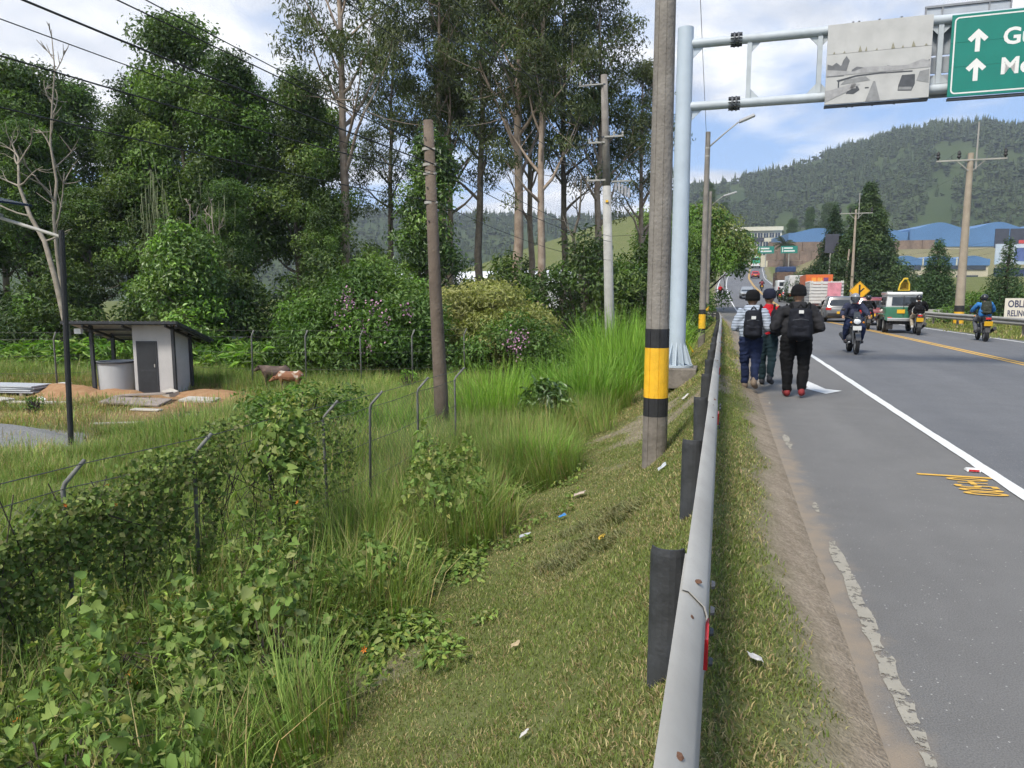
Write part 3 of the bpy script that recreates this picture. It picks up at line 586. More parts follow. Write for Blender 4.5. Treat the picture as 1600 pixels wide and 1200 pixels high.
for x, y, sd, r_, z_, lb in [(-17.5, 28.5, 51, (2.6, 2.2, 5.2), 1, 'dark bamboo-like thicket left of the wooden pole'), (-20.8, 27.2, 52, (2.4, 2, 4.4), 2, 'dark thicket behind the left shoulder of the mauve-flowered bush'), (-15.0, 29.5, 51, (2.3, 2.0, 4.5), 3, 'thicket directly behind the mauve-flowered bush'),
   (-29.5, 25.2, 53, (2.6, 2, 3.0), 4, 'leafy thicket behind the shed, left of the young round tree'), (-33.5, 23.5, 53, (2.6, 2, 3.0), 5.4, 'leafy thicket left behind the shed by the dead tree'), (-37.0, 21.5, 52, (2.4, 2, 3.4), .7, 'leafy thicket at the left edge behind the field'), (-25.0, 27.0, 52, (2.4, 2, 3.4), 2.7, 'dark thicket right of the young round tree'),
   (-19.5, 49, 54, (3, 2.6, 6.2), .5, 'understorey thicket behind the stand, leftmost'), (-15.2, 51, 54, (3, 2.6, 5.6), 1.5, 'understorey thicket behind the dark-trunked eucalyptus'), (-9.0, 51.5, 54, (3, 2.6, 5.4), 3.5, 'understorey thicket behind the spreading eucalyptus'), (-23.5, 40, 54, (3, 2.6, 5.2), 4.4, 'understorey thicket below the lone tall eucalyptus'), (-26.5, 33.5, 53, (2.8, 2.4, 4.4), 2.9, 'understorey thicket right behind the young round tree'),
   (-41.5, 23.5, 53, (2.8, 2.2, 4.2), 2.2, 'leafy thicket cut by the left edge of the picture'), (-36.5, 27.5, 52, (2.8, 2.2, 4.4), 3.3, 'dark thicket between the dead trees and the left edge'), (-31.5, 27.0, 51, (2.4, 2.2, 4.4), 1.4, 'dark thicket directly behind the crooked pale dead trunk'),
   (-6.2, 33.5, 54, (2.6, 2.4, 5.4), .3, 'dark leafy thicket behind the white concrete pole'), (-3.7, 36.5, 54, (2.6, 2.4, 6.0), 1.7, 'dark leafy thicket between banded pole and white concrete pole'), (-2.9, 44.0, 53, (2.6, 2, 5.2), 3.1, 'tall thicket seen behind the light blue gantry column'), (-4.6, 55.0, 54, (3, 2.4, 6.5), 4.2, 'tall thicket left of the second banded pole'),
   (-2.6, 53.0, 52, (2, 1.8, 4.2), 5.2, 'thicket beside the second banded pole'), (-10.5, 34.0, 51, (2.2, 2, 3.6), 5.9, 'dark thicket behind the right side of the olive bush')]:
    bush('thicket', sd, r_, GP_DARK+GP_MID[:1], 260, .26, .1, M_LEAF, (x, y), lb, 44, z_, 'thicket', BU)
# wide tree over the left shoulder further along the road
t, c = broad(24, 6.2, 4.6, 1.25, GP_MID+GP_BRIGHT[:2]+GP_OLIVE[:1], 260, .24, .12, .22, 1.15, 18); tree('roadside_tree', t, c, M_BARKD, M_LEAF, (-1.9, 71), 0, (1.15, 1.15, 1.3), 'wide yellow-green tree arching over the left road edge', 'tree')
t, c = broad(25, 6.0, 3.4, 1.2, GP_MID, 240, .24, .12, .1, 1.0, 18); tree('roadside_tree', t, c, M_BARKD, M_LEAF, (-5.4, 64), 1, (1.1, 1.1, 1.25), 'green tree behind the second banded pole, left of the wide arching tree', 'tree')
bush('roadside_bush', 55, (1.8, 1.8, 3.0), GP_MID+GP_BRIGHT[:1], 260, .2, .09, M_LEAF, (-2.6, 66), 'leafy bush at the foot of the wide arching tree', 40)
# bare and dead trees
def bare(seed, H, r0, nl, sp, first=.35, lean=(0, 0)):
    def f():
        tr, cl = tree_parts(seed, H, r0, first, nl, sp, .75, .3, lift=.6, sway=.7, sub=4, top=False, lean=lean); return tr, None
    return variant(('d', seed), f)
t, _ = bare(61, 14, .12, 11, 2.2); tree('dead_tree', t, None, M_BARKP, None, (-28.8, 25.6), 0, (1, 1, 1.03), 'leafless grey dead tree with a spiky top at the left', 'dead tree')
def bent_dead():
    e = empty('dead_tree', (-27.0, 24.0, gzs(-27, 24)), 0, 'crooked pale dead trunk with bare branches leaning left, behind the shed', 'dead tree'); mb = MB(); mb.smooth = True
    P = [(0, 0, -.3), (-.15, 0, 1.6), (-.55, 0, 3.6), (-1.1, .1, 5.2), (-1.9, .2, 6.3), (-2.4, .2, 7.6), (-2.35, .2, 8.5)]; mb.tube(P, [.17, .13, .115, .1, .085, .065, .04], 8); mb.build('trunk', M_BARKP, e)
    r = np.random.default_rng(5); b = MB(); b.smooth = True
    for q, d, l in ((4, (-.8, -.2, .25), 2.6), (5, (-.9, .1, .35), 2.0), (6, (.4, .2, .8), 1.8), (5, (.8, 0, .5), 1.7), (6, (-.5, 0, .7), 1.9), (3, (.7, 0, .25), 1.4), (6, (-.9, .2, .3), 2.2)):
        p, rd, dd = limb(P[q], d, l, .05, .012, 5, r, .3, .2); b.tube(p, rd, 5, False)
        for j in range(4):
            p2, r2, _ = limb(p[r.integers(1, 5)], dd+r.normal(size=3)*.7, l*.5, .02, .006, 4, r, .2, .2); b.tube(p2, r2, 4, False)
    b.build('branches', M_BARKP, e)
bent_dead()
for x, y, z_, lb in ((-23.4, 27.4, .3, 'thin bare birch-pale trunk right of the young round tree'), (-22.2, 26.6, 2.0, 'pale leaning trunk left of the mauve-flowered bush')):
    t, _ = bare(62, 7, .1, 5, 1.2, .6, (.8, .2)); tree('bare_tree', t, None, M_BARKP, None, (x, y), z_, 1, lb, 'dead tree')
t, _ = bare(63, 9, .19, 4, 2.2, .55, (-.8, 0)); tree('broken_tree', t, None, M_BARKG, None, (-7.0, 37.5), 2.4, (1, 1, 1), 'leaning broken grey trunk just left of the white concrete pole', 'dead tree')
# hanging moss
M_MOSS = mat('grey_moss', (.2, .23, .16), .95, .25, 12)
def moss(x, y, ztop, n, ln, seed, lb):
    r = np.random.default_rng(seed); e = tag(link('hanging_moss', (lambda P: blades_mesh('hanging_moss', P, -r.uniform(.3, 1, n)*ln, .03, r.random(n)*6.28, r.random(n)*.3, np.tile([.14, .16, .11], (n, 1)), r.random(n)*6.28))(np.stack([x+r.normal(size=n)*.5, y+r.normal(size=n)*.4, ztop+r.normal(size=n)*1.3], 1)), leaf_mat('moss', trans=.2)), lb, 'moss', kind='stuff')
moss(-25.6, 27.8, 6.2, 110, 2.6, 1, 'long grey moss curtain hanging in the broad leafy tree')
moss(-22.6, 28.2, 5.0, 60, 2.4, 2, 'short strand of grey moss right of the long moss curtain')
# right side conifers and trees
t, c = conifer(71, 12.4, 4.3, GP_CON+[(.05, .085, .03)], 420, .3, 130); tree('cypress_tree', t, c, M_BARKD, M_NEEDLE, (14.3, 83), 0, (1.12, 1.12, 1.03), 'big dark cypress beyond the road, right of the traffic queue', 'cypress')
t, c = conifer(72, 10.5, 2.9, GP_CON, 380, .3, 90); tree('cypress_tree', t, c, M_BARKD, M_NEEDLE, (11.6, 87), 1, (1, 1, 1.02), 'narrower dark cypress at the left shoulder of the big cypress', 'cypress')
bush('dark_hedge', 56, (2.9, 2.6, 4.2), GP_CON+GP_DARK[:2], 240, .28, .1, M_NEEDLE, (9.5, 88), 'rounded dark trees left of the big cypress behind the orange truck', 44, 0, 'hedge')
bush('dark_hedge', 57, (3.2, 2.6, 4.0), GP_CON+GP_DARK[:2], 240, .28, .1, M_NEEDLE, (17.6, 80), 'low dark trees at the right foot of the big cypress', 44, 2, 'hedge')
t, c = conifer(73, 5.8, 2.0, [(.035, .075, .03), (.045, .09, .036), (.03, .062, .026)], 620, .18, 95); tree('young_conifer', t, c, M_BARKD, M_NEEDLE, (14.9, 59), 0, 1, 'young green conifer left of the tall concrete power pole', 'conifer')
t, c = conifer(74, 5.2, 1.5, [(.035, .072, .03), (.045, .085, .036)], 520, .18, 70); tree('young_conifer', t, c, M_BARKD, M_NEEDLE, (17.2, 52.5), 0, 1.02, 'thin young conifer behind the lettered board at the right edge', 'conifer')
HB = 'shrubs behind the right-hand guardrail'
for k, (x, y, s, lb) in enumerate([(15.4, 52.5, (1.5, 1.4, 2.5), 'bright green shrub right of the tall concrete power pole'), (17.0, 54.5, (1.6, 1.4, 2.6), 'green shrub behind the thin young conifer'), (13.6, 61, (1.4, 1.2, 1.5), 'low green shrub left of the young green conifer'), (12.9, 48.5, (.9, .8, 1.2), 'small shrub at the foot of the tall concrete power pole'), (20.5, 58, (2.2, 1.8, 2.6), 'green shrub beyond the right edge sign')]):
    bush('shrub', 81+k, s, GP_MID+GP_BRIGHT[:2], 330, .17, .07, M_LEAF, (x, y), lb, 34, k, 'shrub', HB)
t, c = broad(26, 7.5, 3.6, .75, GP_BRIGHT+GP_MID[:1], 190, .2, .09, .4, 1.05, 18); tree('roadside_tree', t, c, M_BARKD, M_LEAF, (19.2, 35.0), 2.0, (1.05, 1.05, 1.3), 'light green tree whose branch tips enter at the upper right edge', 'tree')
# trees around the far buildings
def palm(loc, H, lb):
    e = empty('palm_tree', (*loc, gzs(*loc)), 0, lb, 'palm'); mb = MB(); mb.smooth = True; mb.tube([(0, 0, -.3), (.2, 0, H*.5), (.1, 0, H)], [.35, .26, .24], 8); mb.build('trunk', M_BARKG, e)
    r = np.random.default_rng(8); parts = []
    for k in range(22):
        a = k*2.4; el = r.uniform(-.1, 1.25); P = [np.array([.1, 0, H])]; d = np.array([math.cos(a)*math.cos(el), math.sin(a)*math.cos(el), math.sin(el)])
        for j in range(8): P.append(P[-1]+d*.62); d = d+np.array([0, 0, -.2]); d /= np.linalg.norm(d)
        for j in range(1, 8):
            for s in (-1, 1):
                sd = np.cross(d, [0, 0, 1]); sd /= np.linalg.norm(sd)+1e-6; q = np.linspace(0, .6, 4)[:, None]*(P[j]-P[j-1])+P[j-1]
                V, F, kk = leaf_arrays(q, np.tile(sd*s+np.array([0, 0, -.5]), (4, 1)), np.tile([0, 0, 1.], (4, 1)), 1.0, .16); parts.append((V, F, np.tile([.05, .07, .03], (len(V), 1))))
    link('fronds', join_np('fronds', parts), M_LEAF, e)
palm((19.5, 262), 8.0, 'tall palm beside the beige school building')
for k, (x, y, s, lb) in enumerate([(6, 300, 1.1, 'dark tree on the pasture slope above the school'), (-8, 325, 1.5, 'dark tree group top on the pasture hill left of the street lamp'), (-1, 322, 1.1, 'small dark tree on the crest of the pasture hill')]):
    t, c = broad(13, 13, 4.6, 1.55); tree('hill_tree', t, c, M_BARKG, M_LEAF, (x, y), k, s*.7, lb, 'tree', 'trees on the pasture hill')
for k, x in enumerate((28, 36, 44, 53)):
    t, c = broad(11+k, 13, 4.6, 1.55); tree('background_tree', t, c, M_BARKG, M_LEAF, (x, 345), k, (1.4, 1.4, 1.75), 'dark tree behind the blue factory, %s from the left' % ('first', 'second', 'third', 'fourth')[k], 'tree', 'trees behind the factory')
# ================================================================== guardrails, poles, gantry, cables
M_GALV = mat('galvanised_steel', (.27, .26, .235), .72, 0, 1.6, bump=.08, bscale=40, col2=(.37, .36, .33)); M_STEELB = mat('pale_blue_paint', (.40, .465, .53), .5, .07, 2.5, bump=.05); M_BLK = mat('black_paint', (.02, .02, .022), .6, .3, 8, bump=.2)
M_YEL = mat('yellow_pole_paint', (.72, .40, .02), .6, .14, 7, bump=.25); M_CONC = mat('pole_concrete', (.15, .135, .12), .9, 0, 3, bump=.6, col2=(.25, .23, .205), bscale=25); M_CONCL = mat('pale_concrete', (.33, .325, .305), .9, .18, 3, bump=.4); M_CONCD = mat('stained_concrete', (.17, .15, .13), .95, .3, 5, bump=.6)
M_WOODP = mat('weathered_wood_pole', (.085, .063, .048), .9, 0, 3, bump=.8, col2=(.15, .118, .092), bscale=20); M_CABLE = mat('black_cable', (.03, .03, .032), .6, .2, 4); M_METALD = mat('dark_grey_metal', (.07, .075, .085), .5, .2, 6, metal=.3); M_POST = mat('black_guardrail_post', (.04, .042, .046), .55, .35, 6, bump=.3)
M_RED = mat('red_reflector', (.5, .02, .025), .3, .1, 9); M_WHITE = mat('white_paint', (.62, .62, .6), .5, .08, 4)
WP = [(x_*.86, z_) for x_, z_ in [(0, 0), (.022, .004), (.072, .045), (.083, .075), (.072, .105), (.012, .14), (0, .155), (.012, .17), (.072, .205), (.083, .235), (.072, .265), (.022, .306), (0, .31)]]
def beam_mesh(pts, side=1):
    """W-beam along pts (x,y,z of its lower back edge)"""
    pr = [(x*side, z) for x, z in WP]; pr = pr+[(x-.005*side, z) for x, z in pr[::-1]]
    mb = MB(); mb.smooth = True; secs = []
    for i, p in enumerate(pts):
        q0 = Vector(pts[max(i-1, 0)]); q1 = Vector(pts[min(i+1, len(pts)-1)]); d = (q1-q0); d.z = 0; d.normalize(); rt = Vector((d.y, -d.x, 0)); secs.append([Vector(p)+rt*x+Vector((0, 0, z)) for x, z in pr])
    mb.sections(secs); return mb
def guardrail(name, label, ys, xf, zf, side, spacing, y_post0, postmat, reflect=True):
    e = empty(name, (xf(ys[0]), ys[0], zf(ys[0])), 0, label, 'guardrail'); o0 = Vector(e.location); k = 0; y = ys[0]
    while y < ys[1]-.1:
        y2 = min(y+4, ys[1]); dx = .006 if k % 2 else 0
        P = [Vector((xf(t)+dx, t, zf(t)+.44+dx))-o0 for t in np.linspace(y-.16, y2+.16, 6)]
        b = beam_mesh(P, side).build('beam', M_GALV, e, auto=True)
        bm = MB()
        for dy in (-.1, .1):
            for z in (.075, .235): bm.lathe([(.001, .012), (.012, .012), (.016, 0)], 8, (P[-1].x+side*.083, P[-1].y-.16+dy, P[-1].z+z), 'x')
        if y2 < 30: tag(bm.build('bolt', M_METALD, b), kind='stuff')
        if side > 0 and y2 < 22:
            for dy, dx_ in ((-.28, .03), (-.05, .045), (.12, .03), (-.9, .035)): q = MB(); q.lathe([(.001, .006), (.009, .006), (.012, 0)], 8, (P[-1].x+dx_, P[-1].y-.16+dy, P[-1].z+.291+.012*(dx_ > .04)-.004)); q.build('rusty_bolt', mat('rust', (.12, .06, .035), .9, .3, 30), b)
        if reflect and y2 < 40:
            rf = MB().box((P[-1].x+side*.075, P[-1].y-.34, P[-1].z+.17), (.012, .14, .09)); rf.build('reflector', M_RED, e)
        y = y2; k += 1
    y = y_post0; pm = MB(); n = 9; pr = []
    for j in range(n+1): a = math.pi*j/n; pr.append((-.062*math.cos(a), -.045*math.sin(a)+.02))
    pr = pr+[(x*.88, y_*.8+.002) for x, y_ in pr[::-1]]
    pm.sections([[(x, yy, z) for x, yy in pr] for z in (-.9, .27)]+[[(x*.9, yy*.9, .295) for x, yy in pr]]); me = pm.mesh('post'); me.materials.append(postmat)
    while y < ys[1]:
        p = link('post', me, None, e); p.location = Vector((xf(y)-side*.07, y, zf(y)+.43))-o0; p.rotation_euler = (R(random.uniform(-1.5, 1.5)), R(random.uniform(-1.5, 1.5)), R(random.uniform(-8, 8))); y += spacing
    return e
guardrail('guardrail', 'long pale grey steel guardrail running along the left verge from the foreground', (-1.8, 54), lambda y: -.088+float(ROADX(y))-1.6*float(sst(44, 54, y)), lambda y: float(ROADZ(y)), 1, 2.0, .46, M_POST)
guardrail('guardrail', 'weathered steel guardrail on the far right side of the road', (24, 112), lambda y: 11.35+float(ROADX(y)), lambda y: float(ROADZ(y))+.05, -1, 4.0, 24.6, mat('rusty_post', (.2, .17, .14), .8, .3, 5), False)

def pole_seg(name, mat_, parent, z0, z1, r0, r1, n=16, base=(0, 0), top=(0, 0), cap=True, grooves=False):
    mb = MB(); mb.smooth = True
    if grooves:
        secs = []
        for t in np.linspace(0, 1, 6):
            z = z0+(z1-z0)*t; r = r0+(r1-r0)*t; c = (base[0]+(top[0]-base[0])*t, base[1]+(top[1]-base[1])*t); ring = []
            for k in range(8):
                a = k*math.pi/4+.3
                for da, q in ((-.33, 1), (-.05, .985), (-.03, .93), (.03, .93), (.05, .985), (.33, 1)): ring.append((c[0]+r*q*math.cos(a+da), c[1]+r*q*math.sin(a+da), z))
            secs.append(ring)
        mb.sections(secs)
    else: mb.tube([(base[0], base[1], z0), (top[0], top[1], z1)], [r0, r1], n, cap)
    return mb.build(name, mat_, parent, auto=True)
def banded_pole(loc, H, r0, r1, label, bands, group='banded concrete poles', grooves=True):
    e = empty('concrete_pole', loc, 0, label, 'utility pole', group); rr = lambda z: r0+(r1-r0)*z/H
    pole_seg('shaft', M_CONC, e, -.5, H, r0, r1, grooves=grooves)
    zb, zy0, zy1, zt = bands
    pole_seg('stained_foot', M_CONCD, e, -.3, zb, rr(0)+.002, rr(zb)+.002, grooves=grooves)
    for nm, m, a, b in (('black_band', M_BLK, zb, zy0), ('yellow_band', M_YEL, zy0, zy1), ('black_band', M_BLK, zy1, zt)): pole_seg(nm, m, e, a+.001, b, rr(a)+.003, rr(b)+.003, grooves=grooves)
    return e
banded_pole((-.69, 8.05, gzs(-.69, 8.05)), 10.6, .138, .08, 'big concrete pole with black and yellow bands in the foreground grass', (.52, .73, 1.29, 1.5))
def lamp_arm(e, z0, tip, lamp, r=.03):
    mb = MB(); mb.smooth = True; mb.tube([(0, 0, z0), (tip[0]*.5, 0, z0+(tip[1]-z0)*.52), (tip[0], 0, tip[1])], [r, r*.9, r*.8], 8); mb.build('lamp_arm', M_GALV, e)
    h = MB(); a = math.atan2(lamp[1]-tip[1], lamp[0]-tip[0]); l = math.hypot(lamp[0]-tip[0], lamp[1]-tip[1]); h.box(((tip[0]+lamp[0])/2, 0, (tip[1]+lamp[1])/2), (l, .24, .1), Euler((0, -a, 0)).to_matrix(), (.9, .8)); o = h.build('lamp_head', mat('lamp_housing', (.3, .31, .32), .5, .1, 4), e, .02)
    h = MB(); h.box(((tip[0]+lamp[0])/2+.012, 0, (tip[1]+lamp[1])/2-.056), (l*.6, .16, .012), Euler((0, -a, 0)).to_matrix()); h.build('lens', M_WHITE, o)
e = banded_pole((-.77, 29.1, gzs(-.77, 29.1)), 8.2, .138, .092, 'second banded pole with a street lamp arm, right of the blue gantry column', (.52, .7, 1.26, 1.44), grooves=False); lamp_arm(e, 7.6, (1.1, 8.5), (1.68, 8.72))
mb = MB(); [mb.tube([(0, 0, z-.03), (0, 0, z+.03)], .106, 10) for z in (7.6, 7.3)]; tag(mb.build('clamp', M_GALV, e), kind='stuff')
e = banded_pole((-1.05, 51, gzs(-1.05, 51)), 9.0, .138, .092, 'third banded pole with a street lamp arm, farther along the left verge', (.52, .7, 1.26, 1.44), grooves=False); lamp_arm(e, 8.0, (.8, 8.65), (1.7, 8.9))
# yellow guy guard
e = empty('guy_wire_guard', (-1.3, 27.8, gzs(-1.3, 27.8)), 0, 'slanting yellow guy guard tube beside the second banded pole', 'guy guard'); MB().tube([(0.35, .5, 0), (-.75, 0, 1.75)], .04, 8).build('guard_tube', M_YEL, e); MB().tube([(-.75, 0, 1.75), (-.95, -.05, 2.1)], .012, 6).build('wire', M_CABLE, e)

# ---- gantry sign
def gantry():
    g0 = -.6; e = empty('gantry', (-.97, 16.5, -.41), 0, 'light blue steel cantilever gantry column and arm over the road', 'gantry'); Z = lambda z: z-g0; X = lambda x: x+1.06; e.scale = (.914,)*3
    pl = MB().box((0, 0, Z(-.36)), (1.0, 1.0, .5)); pl.build('plinth', M_CONCD, e, .03)
    cb = MB(); cb.smooth = True; cb.tube([(0, 0, Z(-.1)), (0, 0, Z(7.9))], [.205, .185], 24); col = cb.build('column', M_STEELB, e, auto=True)
    mb = MB(); mb.lathe([(.001, .05), (.4, .05), (.4, 0), (.001, 0)], 20, (0, 0, Z(-.105))); mb.build('base_plate', M_STEELB, col)
    for k in range(12):
        a = k*math.pi/6; c, s = math.cos(a), math.sin(a); q = MB(); t = .012
        q.add([(c*.2-s*t, s*.2+c*t, Z(.0)), (c*.38-s*t, s*.38+c*t, Z(-.05)), (c*.34-s*t, s*.34+c*t, Z(.08)), (c*.2-s*t, s*.2+c*t, Z(.5)), (c*.2+s*t, s*.2-c*t, Z(.0)), (c*.38+s*t, s*.38-c*t, Z(-.05)), (c*.34+s*t, s*.34-c*t, Z(.08)), (c*.2+s*t, s*.2-c*t, Z(.5))], [(0, 1, 2, 3), (7, 6, 5, 4), (0, 4, 5, 1), (1, 5, 6, 2), (2, 6, 7, 3)]); q.build('gusset', M_STEELB, col)
    for zt in (7.53, 6.11):
        cb = MB(); cb.smooth = True; cb.tube([(.15, 0, Z(zt)), (9.2, 0, Z(zt-.02))], .105, 16); b = cb.build('arm_tube', mat('grey_blue_steel', (.4, .44, .47), .5, .12, 3, bump=.1), e, auto=True)
        f = MB()
        for dx in (-.045, .045): f.lathe([(.001, -.018), (.165, -.018), (.165, .018), (.001, .018)], 18, (X(.09)+dx, 0, Z(zt)), 'x')
        for k in range(10): a = k*.628; f.bar((X(.09)-.13, .125*math.cos(a), Z(zt)+.125*math.sin(a)), (X(.09)+.13, .125*math.cos(a), Z(zt)+.125*math.sin(a)), .012, .05, (0, math.cos(a), math.sin(a)))
        tag(f.build('flange', M_METALD, b), kind='stuff')
        g_ = MB(); s = -1; g_.prism([(.19, Z(zt-.1)), (.42, Z(zt-.1)), (.19, Z(zt-.32))], -.012, .012); g_.build('gusset', M_STEELB, b)
    for x in (.39, 1.9, 4.3, 6.2):
        s = MB().bx((X(x)-.05, -.05, Z(6.2)), (X(x)+.05, .05, Z(7.45))); st = s.build('strut', mat('grey_blue_steel', ()), e)
        for zz, d in ((7.43, -1), (6.21, 1)):
            for sx in (-1, 1):
                if x < 1 and sx < 0: continue
                g_ = MB(); g_.prism([(X(x)+sx*.05, Z(zz)), (X(x)+sx*.24, Z(zz)), (X(x)+sx*.05, Z(zz+d*.2))], -.01, .01); g_.build('gusset', mat('grey_blue_steel', ()), st)
gantry()
M_PAN = mat('faded_grey_panel', (.36, .36, .355), .6, 0, 2.2, col2=(.46, .46, .45)); M_PRINT = [mat('print_%d' % k, c, .6, .2, 9) for k, c in enumerate([(.06, .065, .075), (.13, .135, .145), (.22, .225, .23), (.3, .3, .305)])]
def printpoly(parent, name, pts, k, y=-.052): return MB().quad(*[(x, y-.0015*k, z) for x, z in pts]).build(name, M_PRINT[k], parent, fix=False)
def photo_panel():
    e = empty('printed_panel', (1.85, 16.32, 5.51), R(-1.2), 'faded grey panel with a printed black and white road scene on the gantry', 'sign panel'); e.scale = (.914,)*3
    MB().bx((0, -.05, 1.06), (2.06, 0, 1.69)).build('upper_board', M_PAN, e, .004); lo = MB().bx((0, -.05, .0), (2.06, 0, 1.056)).build('lower_board', M_PAN, e, .004)
    MB().bx((0, 0, -.05), (2.06, .12, -.003)).build('bottom_frame', M_METALD, e)
    for x in (.3, 1.05, 1.8): MB().bx((x-.03, .002, .02), (x+.03, .07, 1.66)).build('rear_rail', M_METALD, e)
    for x in (.5, .62, 1.02, 1.45): MB().bx((x-.02, -.03, 1.69), (x+.02, .0, 1.72)).build('bolt', M_METALD, e); MB().bx((x-.06, .01, -.08), (x-.02, .04, -.05)).build('bolt', M_METALD, e)
    P = lambda *a: printpoly(lo, *a)
    P('printed_hills', [(0, .6), (2.06, .62), (2.06, .74), (1.9, .8), (1.6, .7), (1.1, .72), (.8, .74), (.55, .66), (.3, .7), (0, .74)], 3)
    P('printed_trees', [(.02, .58), (.36, .58), (.42, .7), (.47, .9), (.4, 1.0), (.34, .92), (.3, .8), (.2, .88), (.12, .82), (.02, .86)], 1)
    P('printed_trees', [(.5, .6), (.82, .62), (.78, .72), (.62, .76), (.52, .7)], 1); P('printed_trees', [(1.2, .58), (1.55, .58), (1.5, .7), (1.35, .68), (1.22, .74)], 2); P('printed_trees', [(1.75, .62), (2.04, .64), (2.04, .78), (1.9, .74)], 1); P('printed_trees', [(1.8, .36), (2.04, .3), (2.04, .58), (1.86, .55)], 2)
    P('printed_bridge', [(.22, .5), (.6, .58), (1.1, .6), (1.72, .58), (1.72, .55), (1.1, .565), (.62, .545), (.25, .46)], 0); P('printed_bridge_pillar', [(.25, .3), (.28, .3), (.28, .47), (.25, .46)], 0)
    P('printed_road_verge', [(.3, .4), (.9, .45), (.8, .54), (.4, .5)], 2); P('printed_median', [(.82, 0), (1.12, 0), (1.0, .42), (.96, .42)], 2); P('printed_verge', [(0, .05), (.4, .22), (.7, .38), (.6, .42), (.1, .3), (0, .3)], 3)
    P('printed_truck', [(1.45, .18), (1.72, .16), (1.78, .3), (1.77, .5), (1.52, .5), (1.46, .3)], 0); P('printed_truck_grille', [(1.46, .2), (1.72, .18), (1.72, .24), (1.47, .26)], 2)
    P('printed_car', [(.42, .2), (.58, .18), (.7, .26), (.66, .34), (.5, .34), (.46, .28)], 0); P('printed_car_roof', [(.5, .3), (.62, .3), (.62, .4), (.53, .4)], 3); P('printed_car', [(.8, .28), (.88, .28), (.88, .31), (.8, .31)], 0)
    r = random.Random(4)
    for k in range(9):
        x = .15+k*.215+r.uniform(-.06, .06); h = r.uniform(.04, .16); P_ = MB().quad((x, -.0522, 1.065), (x+r.uniform(.03, .09), -.0522, 1.065), (x+.03, -.0522, 1.065+h)).build('stain', mat('panel_stain', (.24, .23, .17), .8, .3, 20), e, fix=False)
photo_panel()
def back_panel():
    e = empty('blank_panel', (3.66, 16.65, 5.58), R(-1.2), 'blank grey metal panel showing behind and above the green sign', 'sign panel'); e.scale = (.914,)*3; mm = mat('bluish_blank_panel', (.36, .39, .43), .5, .15, 2, metal=.15)
    for z0, z1 in ((0, .48), (.52, .86), (.9, 1.55), (1.58, 1.88)): MB().bx((0, 0, z0), (1.62, .03, z1)).build('board', mm, e, .004)
    for x in (0, .32, 1.2, 1.6): MB().bx((x, -.025, 1.5), (x+.03, -.002, 1.9)).build('frame_upright', mat('frame_grey', (.22, .23, .25), .6), e)
    MB().bx((0, -.03, 1.885), (1.63, .03, 1.93)).build('top_frame', mat('frame_grey', ()), e)
back_panel()
def green_sign():
    e = empty('green_sign', (4.06, 16.27, 5.49), R(-1.2), 'large green direction sign with white arrows and lettering, cut by the right edge', 'road sign'); e.scale = (.914,)*3; gm = mat('sign_green', (.0, .17, .13), .45, .07, 3, spec=.5); ww = mat('sign_white', (.66, .66, .64), .5, .05, 5); H = 1.66; Wd = 3.6
    for z0, z1 in ((0, .6), (.603, 1.09), (1.093, H)): MB().bx((0, 0, z0), (Wd, .03, z1)).build('board', gm, e, .003)
    MB().bx((.02, .035, -.06), (Wd, .14, -.01)).build('bottom_frame', M_METALD, e)
    y = -.003; b = .05; t = .028
    bd = MB(); pts = []
    def rr(o, r):
        q = []
        for cx, cz, a0 in ((o+r, o+r, 180), (Wd-o-r, o+r, 270), (Wd-o-r, H-o-r, 0), (o+r, H-o-r, 90)):
            q += [(cx+r*math.cos(R(a0+18*k)), cz+r*math.sin(R(a0+18*k))) for k in range(6)]
        return q
    A, B = rr(b, .09), rr(b+t, .066); n = len(A); bd.add([(x, y, z) for x, z in A]+[(x, y, z) for x, z in B], [(k, (k+1) % n, n+(k+1) % n, n+k) for k in range(n)]); bd.build('white_border', ww, e, fix=False)
    for z in (1.09, .50):
        a = MB(); x = .5; a.quad(*[(x+dx, y, z+dz) for dx, dz in ((-.045, -.21), (.045, -.21), (.045, .07), (.12, -.01), (.19, .06), (0, .25), (-.19, .06), (-.12, -.01), (-.045, .07))]); a.build('white_arrow', ww, e, fix=False)
    text('Gu', (.95, y, .98), (1, 0, 0), (0, 0, 1), .46, ww, e, bold=.012); text('Me', (.94, y, .39), (1, 0, 0), (0, 0, 1), .46, ww, e, bold=.012)
green_sign()

# ---- other poles on the left
e = empty('wooden_pole', (-5.44, 13.4, gzs(-5.44, 13.4)), 0, 'weathered brown wooden pole leaning slightly, standing in tall grass', 'utility pole')
mb = MB(); mb.smooth = True; mb.tube([(0, 0, -.5), (-.04, 0, 1), (-.13, 0, 3), (-.235, 0, 6.3)], [.155, .145, .125, .1], 12); mb.build('shaft', M_WOODP, e)
for z in (5.75, 5.45, 5.28, 4.72): x = -.04-.036*z; MB().tube([(x, 0, z-.025), (x, 0, z+.025)], .118+.002*(6-z), 12).build('metal_band', M_GALV, e); MB().box((x+.13, -.03, z), (.07, .05, .04)).build('bracket', M_GALV, e)
for z in (5.95, 5.0, 4.35): x = -.04-.036*z; MB().lathe([(.001, -.012), (.018, -.012), (.018, 0)], 8, (x, -.118, z), 'y').build('bolt_hole', M_BLK, e)
e = empty('white_concrete_pole', (-4.02, 27.1, gzs(-4.02, 27.1)), 0, 'slim pale concrete pole carrying cables and insulators behind tall grass', 'utility pole'); zg = e.location.z
mb = MB(); mb.smooth = True; mb.tube([(0, 0, -.4), (-.12, 0, 2.2), (-.3, 0, 6.9)], [.2, .19, .155], 12); mb.build('shaft', M_CONCL, e)
